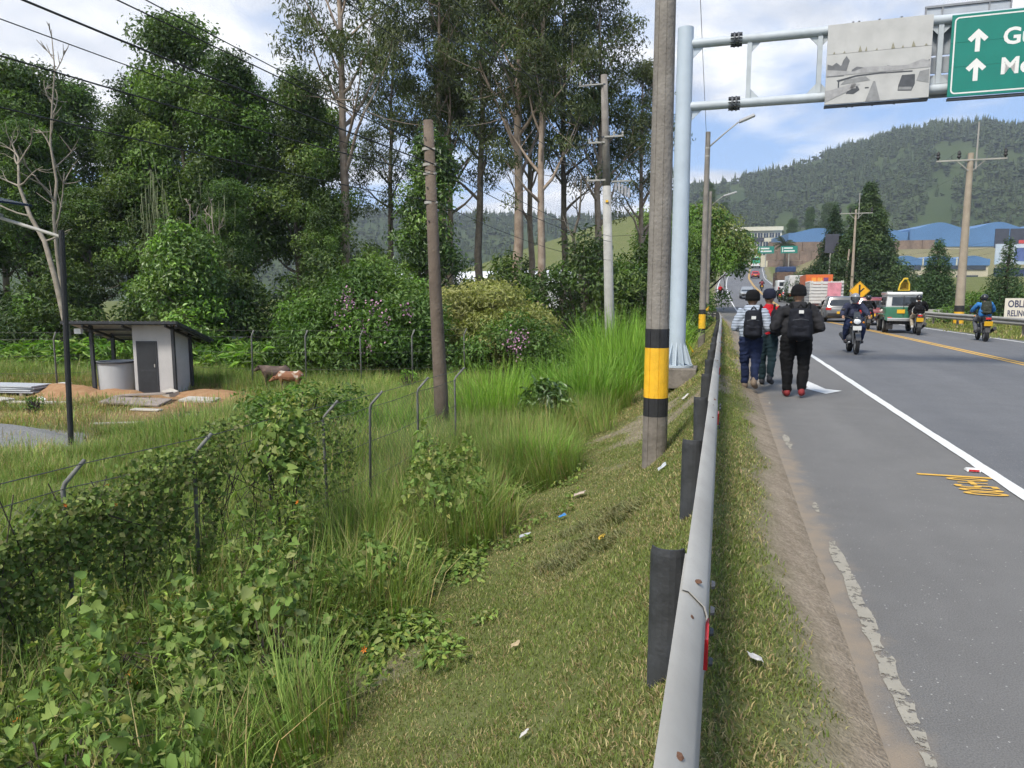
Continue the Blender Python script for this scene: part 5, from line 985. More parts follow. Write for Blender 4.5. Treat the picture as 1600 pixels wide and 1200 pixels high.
# power poles right
def power_pole(loc, H, r0, label, arm=1.6, band=True, m=None, spike=True):
    e = empty('power_pole', (*loc, gzs(*loc)), 0, label, 'utility pole', 'poles on the right of the road'); m = m or mat('tan_concrete', (.32, .27, .21), .9, .15, 2, bump=.3); pole_seg('shaft', m, e, -.4, H, r0, r0*.55)
    if band:
        for nm, mm, a, b in (('yellow_band', M_YEL, .2, .85), ('black_band', M_BLK, .85, 1.2)): pole_seg(nm, mm, e, a, b-.001, r0*(1-.45*a/H)+.004, r0*(1-.45*b/H)+.004)
    if arm:
        a = MB().bx((-arm, -.16, H-.42), (arm, -.08, H-.34)).build('cross_arm', M_GALV, e)
        for x in (-arm*.95, -arm*.35, arm*.95): MB().lathe([(.001, .5), (.05, .45), (.11, .3), (.06, .26), (.12, .14), (.05, .08), (.03, 0), (.001, 0)], 8, (x, -.12, H-.34)).build('insulator', M_BLK, a)
        for s in (-1, 1): MB().bar((s*arm*.4, -.12, H-.42), (s*.1, -.12, H-.95), .04).build('brace', M_GALV, a)
    if spike: MB().tube([(.25, -.1, H-.9), (.25, -.1, H+1.6)], .045, 6).build('ground_wire_spike', M_GALV, e)
    return e
power_pole((12.75, 45.6), 9.5, .26, 'tall tan concrete power pole with a crossarm beside the right guardrail', 1.7); power_pole((12.39, 79), 9.9, .17, 'pale pole with a crossarm just left of the big cypress', 1.5, False); power_pole((11.9, 80.5), 6.0, .16, 'short leaning pale pole left of the crossarm pole', 0, False, spike=False).rotation_euler = (0, R(3), 0)
e = power_pole((10.9, 84), 6.4, .13, 'pale post with a dark board on top behind the orange truck', 0, False, M_CONCL, False); MB().bx((-.6, -.1, 5.6), (.75, 0, 7.6)).build('dark_board', M_PANELD, e); MB().bx((-.25, -.2, 1.6), (.25, -.1, 2.3)).build('yellow_plate', mat('cream_plate', (.6, .5, .25), .7), e)
e = power_pole((20.2, 130), 10.5, .2, 'distant dark pole with insulators in front of the blue roof', 2.2, False, M_CONCD, False)
# garden wall and far fence behind the right guardrail
e = empty('block_wall', (12.6, 53.5, gzs(13, 53.5)), R(-12), 'low grey block wall behind the shrubs on the right', 'wall')
for k in range(12):
    for j in range(3): MB().box((.26+k*.52+(j % 2)*.26, 0, .1+j*.32), (.5, .16, .3)).build('block', M_CONCL, e)
G2 = 'cables on the right pole line'
for x, lb in ((-1.6, 'left cable of the right-hand power line'), (-.6, 'middle cable of the right-hand power line'), (1.6, 'right cable of the right-hand power line')):
    cable([(12.75+x, 45.5, 9.6), (12.39+x, 78.9, 10.6)], .009, lb+' between the two crossarm poles', G2); cable([(12.39+x, 79.0, 10.6), (20.2+x, 130, 15.0)], .012, lb+' beyond the second crossarm pole', G2)
for k, z in enumerate((4.8, 4.2, 3.6)): cable([(12.4, 78.9, z+.6), (26, 84, z+2.5)], .012, 'slack %s cable in front of the big cypress' % ('upper', 'middle', 'lower')[k], G2)

# ================================================================== vehicles
M_TYRE = mat('tyre_rubber', (.018, .018, .019), .85, .3, 20); M_RIM = mat('grey_rim', (.3, .3, .31), .4, .1, 8, metal=.5); M_RIMW = mat('white_rim', (.55, .55, .53), .5, .1, 8); M_CHROME = mat('bumper_metal', (.4, .41, .42), .35, .1, 6, metal=.6); M_TAIL = mat('red_lamp_glass', (.45, .02, .015), .25, .1, 9); M_HEAD = mat('clear_lamp_glass', (.62, .64, .66), .15, .05, 9); M_PLATE = mat('yellow_plate_paint', (.7, .4, .02), .5, .08, 20); M_PLASTIC = mat('black_plastic', (.025, .025, .027), .5, .25, 9); M_GLASSV = mat('vehicle_glass', (.03, .035, .04), .08, .3, 2, spec=.7)
def emit(name, col, s):
    if name in MATS: return MATS[name]
    m = mat(name, col, .3, .05, 5); b = m.node_tree.nodes['Principled BSDF']; b.inputs['Emission Color'].default_value = (*col, 1); b.inputs['Emission Strength'].default_value = s; return m
WHEELS = {}
def wheel(parent, c, r, w, rim=None, name='wheel'):
    k = (r, w, rim.name if rim else '')
    if k not in WHEELS:
        m = MB(); m.smooth = True; m.lathe([(r*.6, -w*.42), (r*.62, -w*.5), (r*.9, -w*.5), (r, -w*.32), (r, w*.32), (r*.9, w*.5), (r*.62, w*.5), (r*.6, w*.42)], 24, axis='x'); a = m.mesh('tyre'); a.materials.append(M_TYRE)
        m = MB(); m.lathe([(.001, -w*.2), (r*.25, -w*.22), (r*.3, -w*.38), (r*.6, -w*.42), (r*.62, -w*.4)], 18, axis='x'); m.lathe([(r*.62, w*.4), (r*.6, w*.42), (r*.3, w*.38), (r*.25, w*.22), (.001, w*.2)], 18, axis='x'); b = m.mesh('rim'); b.materials.append(rim or M_RIM); WHEELS[k] = (a, b)
    a, b = WHEELS[k]; t = link(name, a, None, parent); t.location = c; q = link('rim', b, None, t); return t
def rring(x, z0, z1, y, r, n=4):
    P = []
    for cx, cz, a0 in ((x-r, z0+r, -90), (x-r, z1-r, 0), (-x+r, z1-r, 90), (-x+r, z0+r, 180)):
        for k in range(n+1): a = R(a0+90*k/n); P.append((cx+r*math.cos(a), y, cz+r*math.sin(a)))
    return P
def paint(name, col): return mat(name, col, .3, .05, 3, spec=.5, coat=.6)
def car(label, cat, loc, rz, pm, L=4.4, Wd=1.8, H=1.65, kind='suv', name='car', group='cars on the road', brake=False, plate=True, wr=.34):
    e = empty(name, loc, rz, label, cat, group); hw = Wd/2; belt = H*.6; suv = kind == 'suv'
    secs = [(-L/2, .42, belt*.80, hw*.86), (-L/2+.12, .3, belt*.97, hw*.95), (-L/2+.5, .26, belt, hw), (0, .24, belt, hw), (L*.18, .24, belt, hw), (L*.3, .25, belt*.97, hw*.99), (L/2-.3, .27, belt*.86, hw*.94), (L/2-.06, .34, belt*.76, hw*.86), (L/2, .42, belt*.66, hw*.8)]
    m = MB(); m.smooth = True; m.sections([rring(w, z0, z1, y, .14) for y, z0, z1, w in secs]); body = m.build('body', pm, e, auto=True)
    yb0, yb1, yt0, yt1 = (-L/2+.1, L*.22, -L/2+.42, L*.04) if suv else ((-L/2+.75, L*.22, -L/2+1.25, L*.04) if kind == 'sedan' else (-L/2+.08, L*.2, -L/2+.5, L*.03))
    wb, wt = hw*.93, hw*.74; z0, z1 = belt-.03, H
    def ring(y0, y1, w, z, r=.12, n=3):
        P = []
        for cx, cy, a0 in ((w-r, y1-r, 0), (-w+r, y1-r, 90), (-w+r, y0+r, 180), (w-r, y0+r, 270)):
            for k in range(n+1): a = R(a0+90*k/n); P.append((cx+r*math.cos(a), cy+r*math.sin(a), z))
        return P
    m = MB(); m.smooth = True; m.sections([ring(yb0, yb1, wb, z0), ring(yt0*.85+yb0*.15, yt1*.85+yb1*.15, wt*.87+wb*.13, z1-.07), ring(yt0+.1, yt1-.06, wt-.05, z1)]); m.build('cabin', pm, e, auto=True)
    def lerp(a, b, t): return a+(b-a)*t
    def win(nm, corners, side):
        # corners as (u,v) on the cabin face
        P = []
        for u, v in corners:
            yb = lerp(yb0, yt0, v) if side == 'r' else lerp(yb1, yt1, v); ww = lerp(wb, wt, v); z = lerp(z0, z1, v)
            if side == 'r': P.append((lerp(-ww, ww, u), yb-.012, z+.0))
            elif side == 'f': P.append((lerp(-ww, ww, u), yb+.012, z))
            else: s = 1 if side == 'R' else -1; P.append((s*(ww+.012), lerp(lerp(yb0, yt0, v), lerp(yb1, yt1, v), u), z))
        MB().quad(*P).build(nm, M_GLASSV, e, fix=False)
    win('rear_window', ((.1, .12), (.9, .12), (.86, .84), (.14, .84)), 'r'); win('windscreen', ((.07, .08), (.93, .08), (.88, .9), (.12, .9)), 'f')
    for s in 'RL': win('side_window', ((.06, .14), (.46, .14), (.46, .84), (.14, .84)), s); win('side_window', ((.5, .14), (.93, .14), (.86, .84), (.5, .84)), s)
    for x in (-1, 1):
        for y in (-L*.31, L*.32): wheel(e, (x*(hw-.11), y, wr), wr, .23)
        tl = MB().box((x*hw*.74, -L/2+.05, belt*.86), (hw*.36, .12, .17), (0, 0, x*.25)).build('tail_light', emit('brake_light', (.8, .03, .02), 1.2) if brake else M_TAIL, e, .02)
        MB().box((x*hw*.66, L/2-.1, belt*.70), (hw*.36, .16, .14), (0, 0, -x*.35)).build('headlight', M_HEAD, e, .02); MB().box((x*(hw+.08), L*.16, belt+.1), (.2, .12, .14)).build('wing_mirror', pm, e, .02)
    MB().box((0, -L/2-.01, .5), (Wd*.8, .1, .2)).build('rear_bumper', M_PLASTIC, e, .03); MB().box((0, L/2+.0, .47), (Wd*.7, .08, .22)).build('grille', M_PLASTIC, e, .03)
    if plate: MB().box((0, -L/2-.055, belt*.62), (.38, .015, .15)).build('number_plate', M_PLATE, e); MB().box((0, L/2+.05, .42), (.36, .012, .14)).build('number_plate', M_PLATE, e)
    return e
def on(x, y): return (x+0, y, float(ROADZ(y))+.006)
car('dark grey SUV in the queue behind the front-facing motorcyclist', 'SUV', on(7.4, 52.5), R(-3), paint('grey_paint', (.1, .105, .11)), 4.4, 1.85, 1.68); car('dark red SUV between the grey SUV and the green off-roader', 'SUV', on(8.4, 47.5), R(-4), paint('dark_red_paint', (.17, .012, .015)), 4.5, 1.85, 1.62)
car('white car in the queue, right of the far red-lit motorcycle', 'car', on(7.55, 94), R(3), paint('white_car_paint', (.6, .61, .62)), 4.2, 1.76, 1.5, 'hatch', brake=True); car('silver car coming down the far left lane towards the camera', 'car', on(2.9, 97), R(180), paint('silver_paint', (.24, .255, .27)), 4.3, 1.76, 1.5, 'sedan'); car('red car climbing the road near the crest', 'car', on(6.7, 170), R(0), paint('red_paint', (.4, .02, .025)), 4.2, 1.76, 1.5, 'hatch')
# green and white off-roader
def jeep():
    e = empty('off_roader', on(7.9, 37.3), R(-5), 'boxy green and white off-roader with a rear spare wheel', 'off-roader'); e.scale = (.87, .95, 1); gm = paint('jeep_green', (.035, .15, .085)); wm = paint('jeep_white', (.6, .61, .6)); hw = .82
    m = MB(); m.smooth = True; m.sections([rring(w, .58, z, y, .05) for y, z, w in ((-1.9, 1.14, hw), (-1.86, 1.17, hw+.01), (.45, 1.17, hw+.01), (.5, 1.15, hw-.02), (1.5, 1.1, hw*.72), (1.75, 1.06, hw*.7))]); m.build('body', gm, e, auto=True)
    m = MB(); m.sections([[(x*w, y, z) for x, y in ((1, -1.88), (1, .42), (-1, .42), (-1, -1.88))] for z, w in ((1.16, hw), (1.72, hw*.93))]); m.build('upper_body', wm, e, .04)
    m = MB(); m.smooth = True; m.sections([rring(hw*w, z0, z1, y, .045) for y, z0, z1, w in ((-1.96, 1.71, 1.78, .9), (-1.9, 1.7, 1.84, .99), (.4, 1.7, 1.85, .99), (.52, 1.71, 1.78, .92))]); m.build('roof', wm, e, auto=True)
    rw = MB().quad(*[(x, -1.905+.05*(z-1.16), z) for x, z in ((-.56, 1.24), (.56, 1.24), (.54, 1.62), (-.54, 1.62))]).build('rear_window', M_GLASSV, e, fix=False)
    for s in (-1, 1):
        for y0, y1 in ((-1.7, -.75), (-.6, .3)): MB().quad(*[(s*(hw*(1-.07*(z-1.16)/.56)+.012), y, z) for y, z in ((y0, 1.26), (y1, 1.26), (y1, 1.62), (y0, 1.62))]).build('side_window', M_GLASSV, e, fix=False)
        for y in (-1.22, 1.15): wheel(e, (s*.72, y, .38), .38, .24, M_RIMW); MB().box((s*.8, y, .82), (.2, .95, .06)).build('wheel_arch', gm, e, .02)
        MB().box((s*.62, -1.93, .68), (.2, .06, .1)).build('tail_light', M_TAIL, e, .01); MB().lathe([(.001, .03), (.1, .02), (.11, -.05)], 12, (s*.45, 1.78, .85), 'y').build('headlight', M_HEAD, e); MB().box((s*(hw+.14), .45, 1.35), (.16, .05, .22)).build('wing_mirror', M_PLASTIC, e)
        MB().box((s*.6, -1.86, .32), (.3, .03, .3)).build('mud_flap', M_PLASTIC, e)
    MB().box((0, -2.0, .62), (1.5, .12, .14)).build('rear_bumper', M_CHROME, e, .02); MB().box((0, 1.85, .6), (1.5, .12, .16)).build('front_bumper', M_CHROME, e, .02); MB().box((-.12, -1.925, .98), (.36, .015, .17)).build('number_plate', M_PLATE, e); MB().box((0, -.2, .48), (.9, 3.2, .16)).build('chassis', M_PLASTIC, e)
    MB().bx((-.02, -1.925, .62), (.0, -1.9, 1.66)).build('door_seam', M_PLASTIC, e)
    t = wheel(e, (.56, -2.06, 1.02), .37, .22, M_RIMW, 'spare_wheel'); t.rotation_euler = (0, 0, R(90)); MB().box((.56, -1.95, 1.02), (.14, .14, .14)).build('spare_bracket', M_PLASTIC, e)
    for x in (-.55, .55): MB().bx((x-.015, -1.7, 1.86), (x+.015, .2, 1.9)).build('roof_rack_bar', M_CHROME, e)
jeep()
e = empty('yellow_barrow', on(7.85, 36.2)[:2]+(1.92,), R(20), 'yellow metal barrow frame tied upright on the off-roader roof', 'barrow'); e.scale = (1.05, .9, .6); ym = mat('yellow_enamel', (.62, .42, .03), .45, .12, 6)
for s in (-1, 1): MB().tube([(s*.24, 0, 0), (s*.2, -.05, .5), (s*.06, -.1, .88)], .035, 8).build('side_tube', ym, e)
MB().tube([(-.24, 0, .02), (.24, 0, .02)], .035, 8).build('cross_tube', ym, e); MB().tube([(-.08, -.1, .88), (.08, -.1, .88)], .07, 8).build('wheel_hub', ym, e); MB().add([(-.2, .02, .1), (.2, .02, .1), (.13, -.04, .66), (-.13, -.04, .66), (-.14, .18, .18), (.14, .18, .18), (.09, .12, .58), (-.09, .12, .58)], [(0, 1, 5, 4), (1, 2, 6, 5), (2, 3, 7, 6), (3, 0, 4, 7), (4, 5, 6, 7)]).build('tray', mat('dull_yellow', (.3, .2, .03), .6), e)
# trucks
def truck(label, loc, rz, bed, cabm, L=6.4, Wd=2.25, bh=1.75, deck=1.0, slats=True, extra=None, gap=.5, cat='truck', nslat=7, box=None):
    e = empty('truck', loc, rz, label, cat, 'trucks in the queue'); hw = Wd/2; y0, y1 = -L/2, L/2-2.0
    MB().bx((-.4, y0+.2, .62), (.4, L/2-.3, .86)).build('chassis', M_PLASTIC, e); MB().bx((-hw, y0, deck-.12), (hw, y1, deck)).build('deck', mat('maroon_deck', (.13, .05, .045), .7), e)
    for s in (-1, 1):
        wheel(e, (s*(hw-.2), y0+1.3, .45), .45, .3); wheel(e, (s*(hw-.52), y0+1.3, .45), .45, .26); wheel(e, (s*(hw-.2), L/2-1.0, .45), .45, .26); MB().box((s*(hw-.28), y0+.78, .5), (.55, .02, .5)).build('mud_flap', M_PLASTIC, e); MB().box((s*(hw-.25), y0-.02, deck-.25), (.3, .05, .13)).build('tail_light', M_TAIL, e)
    if box: MB().bx((-hw, y0, deck+.01), (hw, y1, deck+bh)).build('cargo_box', box, e, .03)
    else:
        for s in (-1, 1):
            for y in np.linspace(y0+.05, y1-.05, 5): MB().bx((s*hw-.04, y-.04, deck+.002), (s*hw+.04, y+.04, deck+bh)).build('stake', bed, e)
            for k in range(nslat): z = deck+.06+k*bh/nslat; MB().bx((s*(hw+.045)-.015, y0, z), (s*(hw+.045)+.015, y1, z+bh/nslat*.52)).build('slat', bed, e)
        for x in np.linspace(-hw+.12, hw-.12, 4): MB().bx((x-.04, y0-.04, deck+.002), (x+.04, y0+.035, deck+bh)).build('stake', bed, e)
        for k in range(nslat): z = deck+.06+k*bh/nslat; MB().bx((-hw, y0-.08, z), (hw, y0-.045, z+bh/nslat*.52)).build('slat', bed, e)
        for k in range(nslat): z = deck+.06+k*bh/nslat; MB().bx((-hw, y1+.01, z), (hw, y1+.04, z+bh/nslat*.8)).build('slat', bed, e)
    cy = L/2-1.0; m = MB(); m.smooth = True; m.sections([rring(hw*w, z0, z1, y, .1) for y, z0, z1, w in ((cy-.85, .75, 2.35, .94), (cy-.8, .7, 2.42, .96), (cy+.3, .7, 2.42, .96), (cy+.8, .6, 1.5, .94), (cy+.9, .6, 1.4, .9))]); m.build('cab', cabm, e, auto=True)
    MB().quad(*[(x, cy+.36+.52*(2.32-z)/.9, z) for x, z in ((-.9, 1.55), (.9, 1.55), (.85, 2.28), (-.85, 2.28))]).build('windscreen', M_GLASSV, e, fix=False); MB().box((0, y0-.12, deck-.55), (Wd*.9, .08, .1)).build('under_run_bar', M_CHROME, e); MB().box((.2, y0-.06, deck-.28), (.36, .015, .16)).build('number_plate', M_WHITE, e)
    if extra: extra(e, hw, y0, deck, bh)
    return e
WT = mat('white_slat_paint', (.55, .54, .52), .6, .1, 3, bump=.1)
def pink(e, hw, y0, deck, bh):
    n = 9; m = MB(); m.smooth = True; vs = [(.05+.95*i/8, y0-.1-.03*math.sin(i*1.3+j*.6)-.01*j, deck+.5+1.1*j/8-.12*(1-j/8)*math.sin(i*.9)) for j in range(n) for i in range(n)]; m.add(vs, [(j*n+i, j*n+i+1, j*n+n+i+1, j*n+n+i) for j in range(n-1) for i in range(n-1)]); m.build('pink_banner', mat('pink_cloth', (.62, .25, .3), .8, .2, 3), e, fix=False)
truck('white slatted cattle truck with a pink banner on its tailgate', on(7.5, 61.5), R(-1), WT, paint('white_cab', (.55, .55, .55)), extra=pink, bh=1.75, deck=1.05, L=6.0)
def orange_band(e, hw, y0, deck, bh):
    b = MB().bx((-hw*.92, y0-.04, deck+bh-.95), (hw*.95, y0-.005, deck+bh-.1)).build('orange_rear_panel', mat('orange_panel', (.62, .14, .03), .6, .15, 2), e)
    for x, c in ((-.5, (.75, .3, .05)), (.05, (.7, .32, .06)), (.6, (.16, .06, .16))): MB().bx((x-.2, y0-.055, deck+bh-.78), (x+.22, y0-.043, deck+bh-.3)).build('printed_patch', mat('patch_%d' % int(c[0]*100), c, .6, .2, 4), b)
truck('orange box truck ahead of the white slatted truck', on(9.0, 80), R(0), None, paint('white_cab', ()), bh=2.2, deck=1.1, L=7.5, Wd=2.5, box=mat('orange_box', (.5, .12, .04), .6, .15, 1), extra=orange_band)
truck('white box truck seen edge-on between the van and the orange truck', on(8.1, 90), R(2), None, paint('white_cab', ()), bh=2.0, deck=1.0, L=6.5, Wd=2.2, box=mat('white_box', (.55, .55, .54), .6, .08, 1))
BRN = mat('brown_slats', (.13, .085, .06), .85, .3, 3)
def tarp(e, hw, y0, deck, bh): MB().bx((-hw+.05, y0+1.2, deck+bh-.02), (hw, y0+4.2, deck+bh+.75)).build('blue_tarp', mat('dark_blue_tarp', (.025, .05, .12), .7, .3, 2), e, .12)
truck('dark slatted truck with a blue tarpaulin high in the queue', on(8.2, 109), R(2), BRN, paint('white_cab', ()), bh=1.9, deck=1.0, L=7.5, Wd=2.5, extra=tarp, nslat=9)
def van():
    e = empty('white_van', on(7.65, 104), R(3), 'small white van with a dark rear window in the queue', 'van'); wm = paint('white_car_paint', ()); hw = .85
    m = MB(); m.smooth = True; m.sections([rring(hw*w, z0, z1, y, .12) for y, z0, z1, w in ((-2.0, .45, 1.9, .94), (-1.92, .35, 1.98, .99), (.8, .3, 2.0, 1), (1.5, .3, 1.25, .98), (2.0, .35, 1.0, .9))]); m.build('body', wm, e, auto=True); MB().bx((-.62, -2.02, 1.2), (.62, -1.98, 1.72)).build('rear_window', M_GLASSV, e)
    for s in (-1, 1):
        for y in (-1.3, 1.3): wheel(e, (s*.72, y, .3), .3, .2)
        MB().bx((s*.68-.08, -2.03, .75), (s*.68+.08, -1.98, 1.1)).build('tail_light', M_TAIL, e); MB().bx((s*(hw+.005)-.01, .2, 1.2), (s*(hw+.005)+.01, 1.0, 1.75)).build('side_window', M_GLASSV, e)
    MB().bx((-.7, -2.08, .42), (.7, -2.0, .6)).build('rear_bumper', M_PLASTIC, e); MB().bx((-.2, -2.04, .8), (.2, -2.01, .95)).build('number_plate', M_PLATE, e)
van()
def bus(label, loc, rz):
    e = empty('bus', loc, rz, label, 'bus', 'green buses at the crest'); gm = paint('bus_green', (.02, .26, .14)); wm = paint('bus_white', (.6, .62, .62)); m = MB(); m.smooth = True; m.sections([rring(1.25*w, 1.1, z1, y, .14) for y, z1, w in ((-4, 2.9, .95), (-3.9, 3.05, 1), (3.9, 3.05, 1), (4, 2.9, .95))]); m.build('upper_body', gm, e, auto=True); m = MB(); m.smooth = True; m.sections([rring(1.25*w, .4, 1.12, y, .1) for y, w in ((-4.02, .96), (-3.92, 1), (3.92, 1), (4.02, .96))]); m.build('lower_body', wm, e, auto=True)
    MB().bx((-1.0, -4.03, 2.1), (1.0, -3.99, 2.8)).build('rear_window', M_GLASSV, e); MB().bx((-1.0, 3.99, 1.6), (1.0, 4.03, 2.8)).build('windscreen', M_GLASSV, e)
    for s in (-1, 1):
        for y in (-2.4, 2.5): wheel(e, (s*1.1, y, .48), .48, .28)
        MB().bx((s*1.1-.1, -4.06, .75), (s*1.1+.1, -4.02, 1.05)).build('tail_light', M_TAIL, e)
        for k in range(5): MB().bx((s*1.26-.012, -3.4+k*1.4, 1.9), (s*1.26+.012, -2.2+k*1.4, 2.7)).build('side_window', M_GLASSV, e)
bus('green and white bus at the crest of the road, nearer one', on(9.0, 226), R(-4)); bus('green bus partly hidden by the tree at the crest', on(5.2, 232), R(176))
# ================================================================== people and motorcycles
M_SKIN = mat('skin', (.3, .17, .11), .55, .08, 9); M_SKIND = mat('brown_skin', (.2, .11, .07), .55, .08, 9)
def cloth(n, c, v=.2, s=7): return mat(n, c, .88, v, s, bump=.5, spec=.15, bscale=14)
def hand(wr, d, side):
    """palm and five bent fingers; wr wrist, d forward direction"""
    wr = Vector(wr); d = Vector(d).normalized(); up = Vector((0, 0, 1)); lat = d.cross(up).normalized(); s = []
    pc = wr+d*.05; s.append((wr, .026, pc, .034)); s.append((pc-lat*.02, .022, pc+lat*.02, .022))
    for k, (l, o) in enumerate(((.07, -.03), (.08, -.01), (.075, .011), (.06, .03))):
        a = pc+lat*o+d*.03; b = a+d*l*.55-up*.012; c = b-up*l*.5+d*.005; s += [(a, .0095, b, .009), (b, .009, c, .008)]
    t = pc-lat*side*.035; s += [(t, .011, t+d*.035-up*.02-lat*side*.012, .009), (t+d*.035-up*.02-lat*side*.012, .009, t+d*.055-up*.04, .008)]
    return s
def person(label, loc, rz, J, b=1., skin=M_SKIN, top=None, legs=None, shoe=None, voxel=.016, hat=None, hatm=None, helmet=None, visor=True, hair=None, hood=None, sole=None, group='people on the roadside', cap_brim=True):
    """J: joints. One continuous skin mesh; clothing, shoes and headwear are its children"""
    e = empty('person', loc, rz, label, 'person', group); V = Vector; h = V(J['head']); n = V(J['neck']); p = V(J['pelvis']); f = V(J.get('face', (0, 1, 0))).normalized(); ch = V(J['chest'])
    seg = [(n, .055, h-V((0, 0, .05)), .055), (p, .1*b, ch, .11*b), (ch, .11*b, n, .06)]; balls = [(h, (.084, .1, .122)), (h+f*.1+V((0, 0, -.015)), (.014, .02, .022)), (h+f*.085+V((0, 0, -.06)), (.03, .02, .012)), (h+f*.06+V((0, 0, -.085)), (.04, .04, .03))]
    lt = f.cross(V((0, 0, 1))).normalized(); balls += [(h+lt*s*.082+V((0, 0, -.01)), (.014, .02, .032)) for s in (-1, 1)]
    jk = [(p+V((-.085*b, -.005, .075)), .12*b, p+V((.085*b, -.005, .075)), .12*b), (p+V((-.085*b, -.005, .045)), .115*b, p+V((.085*b, -.005, .045)), .115*b), (p+V((0, 0, .06)), .14*b, ch-V((0, 0, .08)), .155*b), (ch-V((0, 0, .08)), .155*b, ch+V((0, 0, .04)), .135*b), (ch+V((0, 0, .03)), .125*b, n-V((0, 0, .02)), .08)]; tr = [(p+V((-.05*b, 0, .02)), .115*b, p+V((.05*b, 0, .02)), .115*b)]; sh = {}
    for s, k in ((-1, 'l'), (1, 'r')):
        S_, E_, W_ = V(J['sh'+k]), V(J['el'+k]), V(J['wr'+k]); H_, K_, A_ = V(J['hip'+k]), V(J['kn'+k]), V(J['an'+k]); T_ = V(J['toe'+k])
        seg += [(ch+V((0, 0, .05)), .07, S_, .055), (S_, .05, E_, .04), (E_, .038, W_, .028), (p, .09, H_, .085), (H_, .085, K_, .055), (K_, .052, A_, .036), (A_, .036, T_, .032)]; seg += hand(W_, (W_-E_), s)
        q = E_+(W_-E_)*.93; jk += [(ch+V((0, 0, .05)), .1*b, S_, .085*(.5+.5*b)), (S_, .085*(.5+.5*b), E_, .068*(.5+.5*b)), (E_, .066*(.5+.5*b), q, .05)]
        tr += [(H_, .108*b, K_, .082*b), (K_, .08*b, A_+(K_-A_)*.1, .066*(.4+.6*b))]; dT = (T_-A_); dT.z = 0; dT.normalize(); hl = A_-dT*.03+V((0, 0, -.035)); sh[k] = [(A_+V((0, 0, .03)), .05, hl, .052), (hl, .05, T_+dT*.03, .043), (hl+V((0, 0, -.012)), .046, T_+dT*.03+V((0, 0, -.01)), .044)]
    body = link('body', blob_mesh('body', seg, balls, voxel if voxel > .02 else .012, 3), skin, e)
    link('jacket', blob_mesh('jacket', jk, [(p+V((0, 0, .16)), (.2*b, .16*b, .16))], voxel, 5, .03), top, e); link('trousers', blob_mesh('trousers', tr, (), voxel, 5, .028), legs, e)
    for k in 'lr':
        link('shoe', blob_mesh('shoe', sh[k], (), voxel*.8, 3), shoe, e)
    for s in (-1, 1): MB().sphere(h+f*.085+lt*s*.033+V((0, 0, .012)), .011, 8, 6).build('eye', M_BLK, body)
    if hair: link('hair', blob_mesh('hair', [], [(h+V((0, 0, .025))-f*.02, (.085, .1, .105))], voxel*.8, 3), hair, e)
    if hat:
        m = MB(); m.smooth = True; c = h+V((0, 0, .012))-f*.008
        prof = [(.108, -.03), (.115, .01), (.114, .06), (.097, .11), (.055, .14), (.002, .148)]; m.lathe(prof, 20, c); o = m.build('cap', hatm, e, fix=False)
        if cap_brim: q = MB(); a = h+f*.09+V((0, 0, .03)); q.add([a-lt*.075, a+lt*.075, a+f*.09+lt*.05-V((0, 0, .02)), a+f*.1-V((0, 0, .025)), a+f*.09-lt*.05-V((0, 0, .02))]+[x+V((0, 0, .006)) for x in (a-lt*.075, a+lt*.075, a+f*.09+lt*.05-V((0, 0, .02)), a+f*.1-V((0, 0, .025)), a+f*.09-lt*.05-V((0, 0, .02)))], [(0, 1, 2, 3, 4), (9, 8, 7, 6, 5)]+[(k, (k+1) % 5, 5+(k+1) % 5, 5+k) for k in range(5)]); q.build('brim', hatm, o)
        else: q = MB(); q.smooth = True; q.lathe([(.111, -.04), (.119, -.03), (.12, .015), (.113, .025)], 20, c); q.build('knit_cuff', hatm, o)
    if hood: link('hood', blob_mesh('hood', [(n+V((-.08, -.05, 0)), .06, n+V((.08, -.05, 0)), .06), (n+V((-.05, -.09, -.05)), .055, n+V((.05, -.09, -.05)), .055)], (), voxel, 3), hood, e)
    if helmet:
        m = blob_mesh('helmet', [(h+f*.03-V((0, 0, .06)), .075, h+f*.075-V((0, 0, .085)), .045)], [(h+V((0, 0, .02))-f*.005, (.128, .148, .145))], .018, 3); o = link('helmet', m, helmet, e)
        if visor:
            q = MB(); q.smooth = True; vs = []
            for j in range(5):
                for i in range(9): a = R(-70+17.5*i); d = (f*math.cos(a)+lt*math.sin(a)); vs.append(h+V((0, 0, .05-.022*j))+V((d.x*.14, d.y*.158, 0)))
            q.add(vs, [(j*9+i, j*9+i+1, j*9+10+i, j*9+9+i) for j in range(4) for i in range(8)]); q.build('visor', M_GLASSV, o, fix=False)
    return e
def walk(Ht, b, st, arm, hd=(0, 1, 0), hw=.1):
    k = Ht/1.72; J = dict(head=(0, .02, 1.595), neck=(0, 0, 1.43), chest=(0, 0, 1.24), pelvis=(0, 0, .95), face=hd); sw = .2+.03*(b-1)*4
    for s, q, ph in ((-1, 'l', 1), (1, 'r', -1)):
        J['hip'+q] = (s*hw*b*.9, 0, .9); J['kn'+q] = (s*(hw*b*.9), .04+ph*st*.45, .49); J['an'+q] = (s*(hw*b*.8), ph*st, .085+(st*.55 if ph < 0 else 0)); J['toe'+q] = (s*(hw*b*.8+.02), ph*st+(.17 if ph > 0 else .1), .045 if ph > 0 else .06); J['sh'+q] = (s*(sw-.02), 0, 1.345); J['el'+q] = (s*(sw+.075*b), -.06+arm*ph, 1.1); J['wr'+q] = (s*(sw-.02), .17+arm*ph, 1.03)
    return {a: (tuple(c*k for c in v) if a != 'face' else v) for a, v in J.items()}
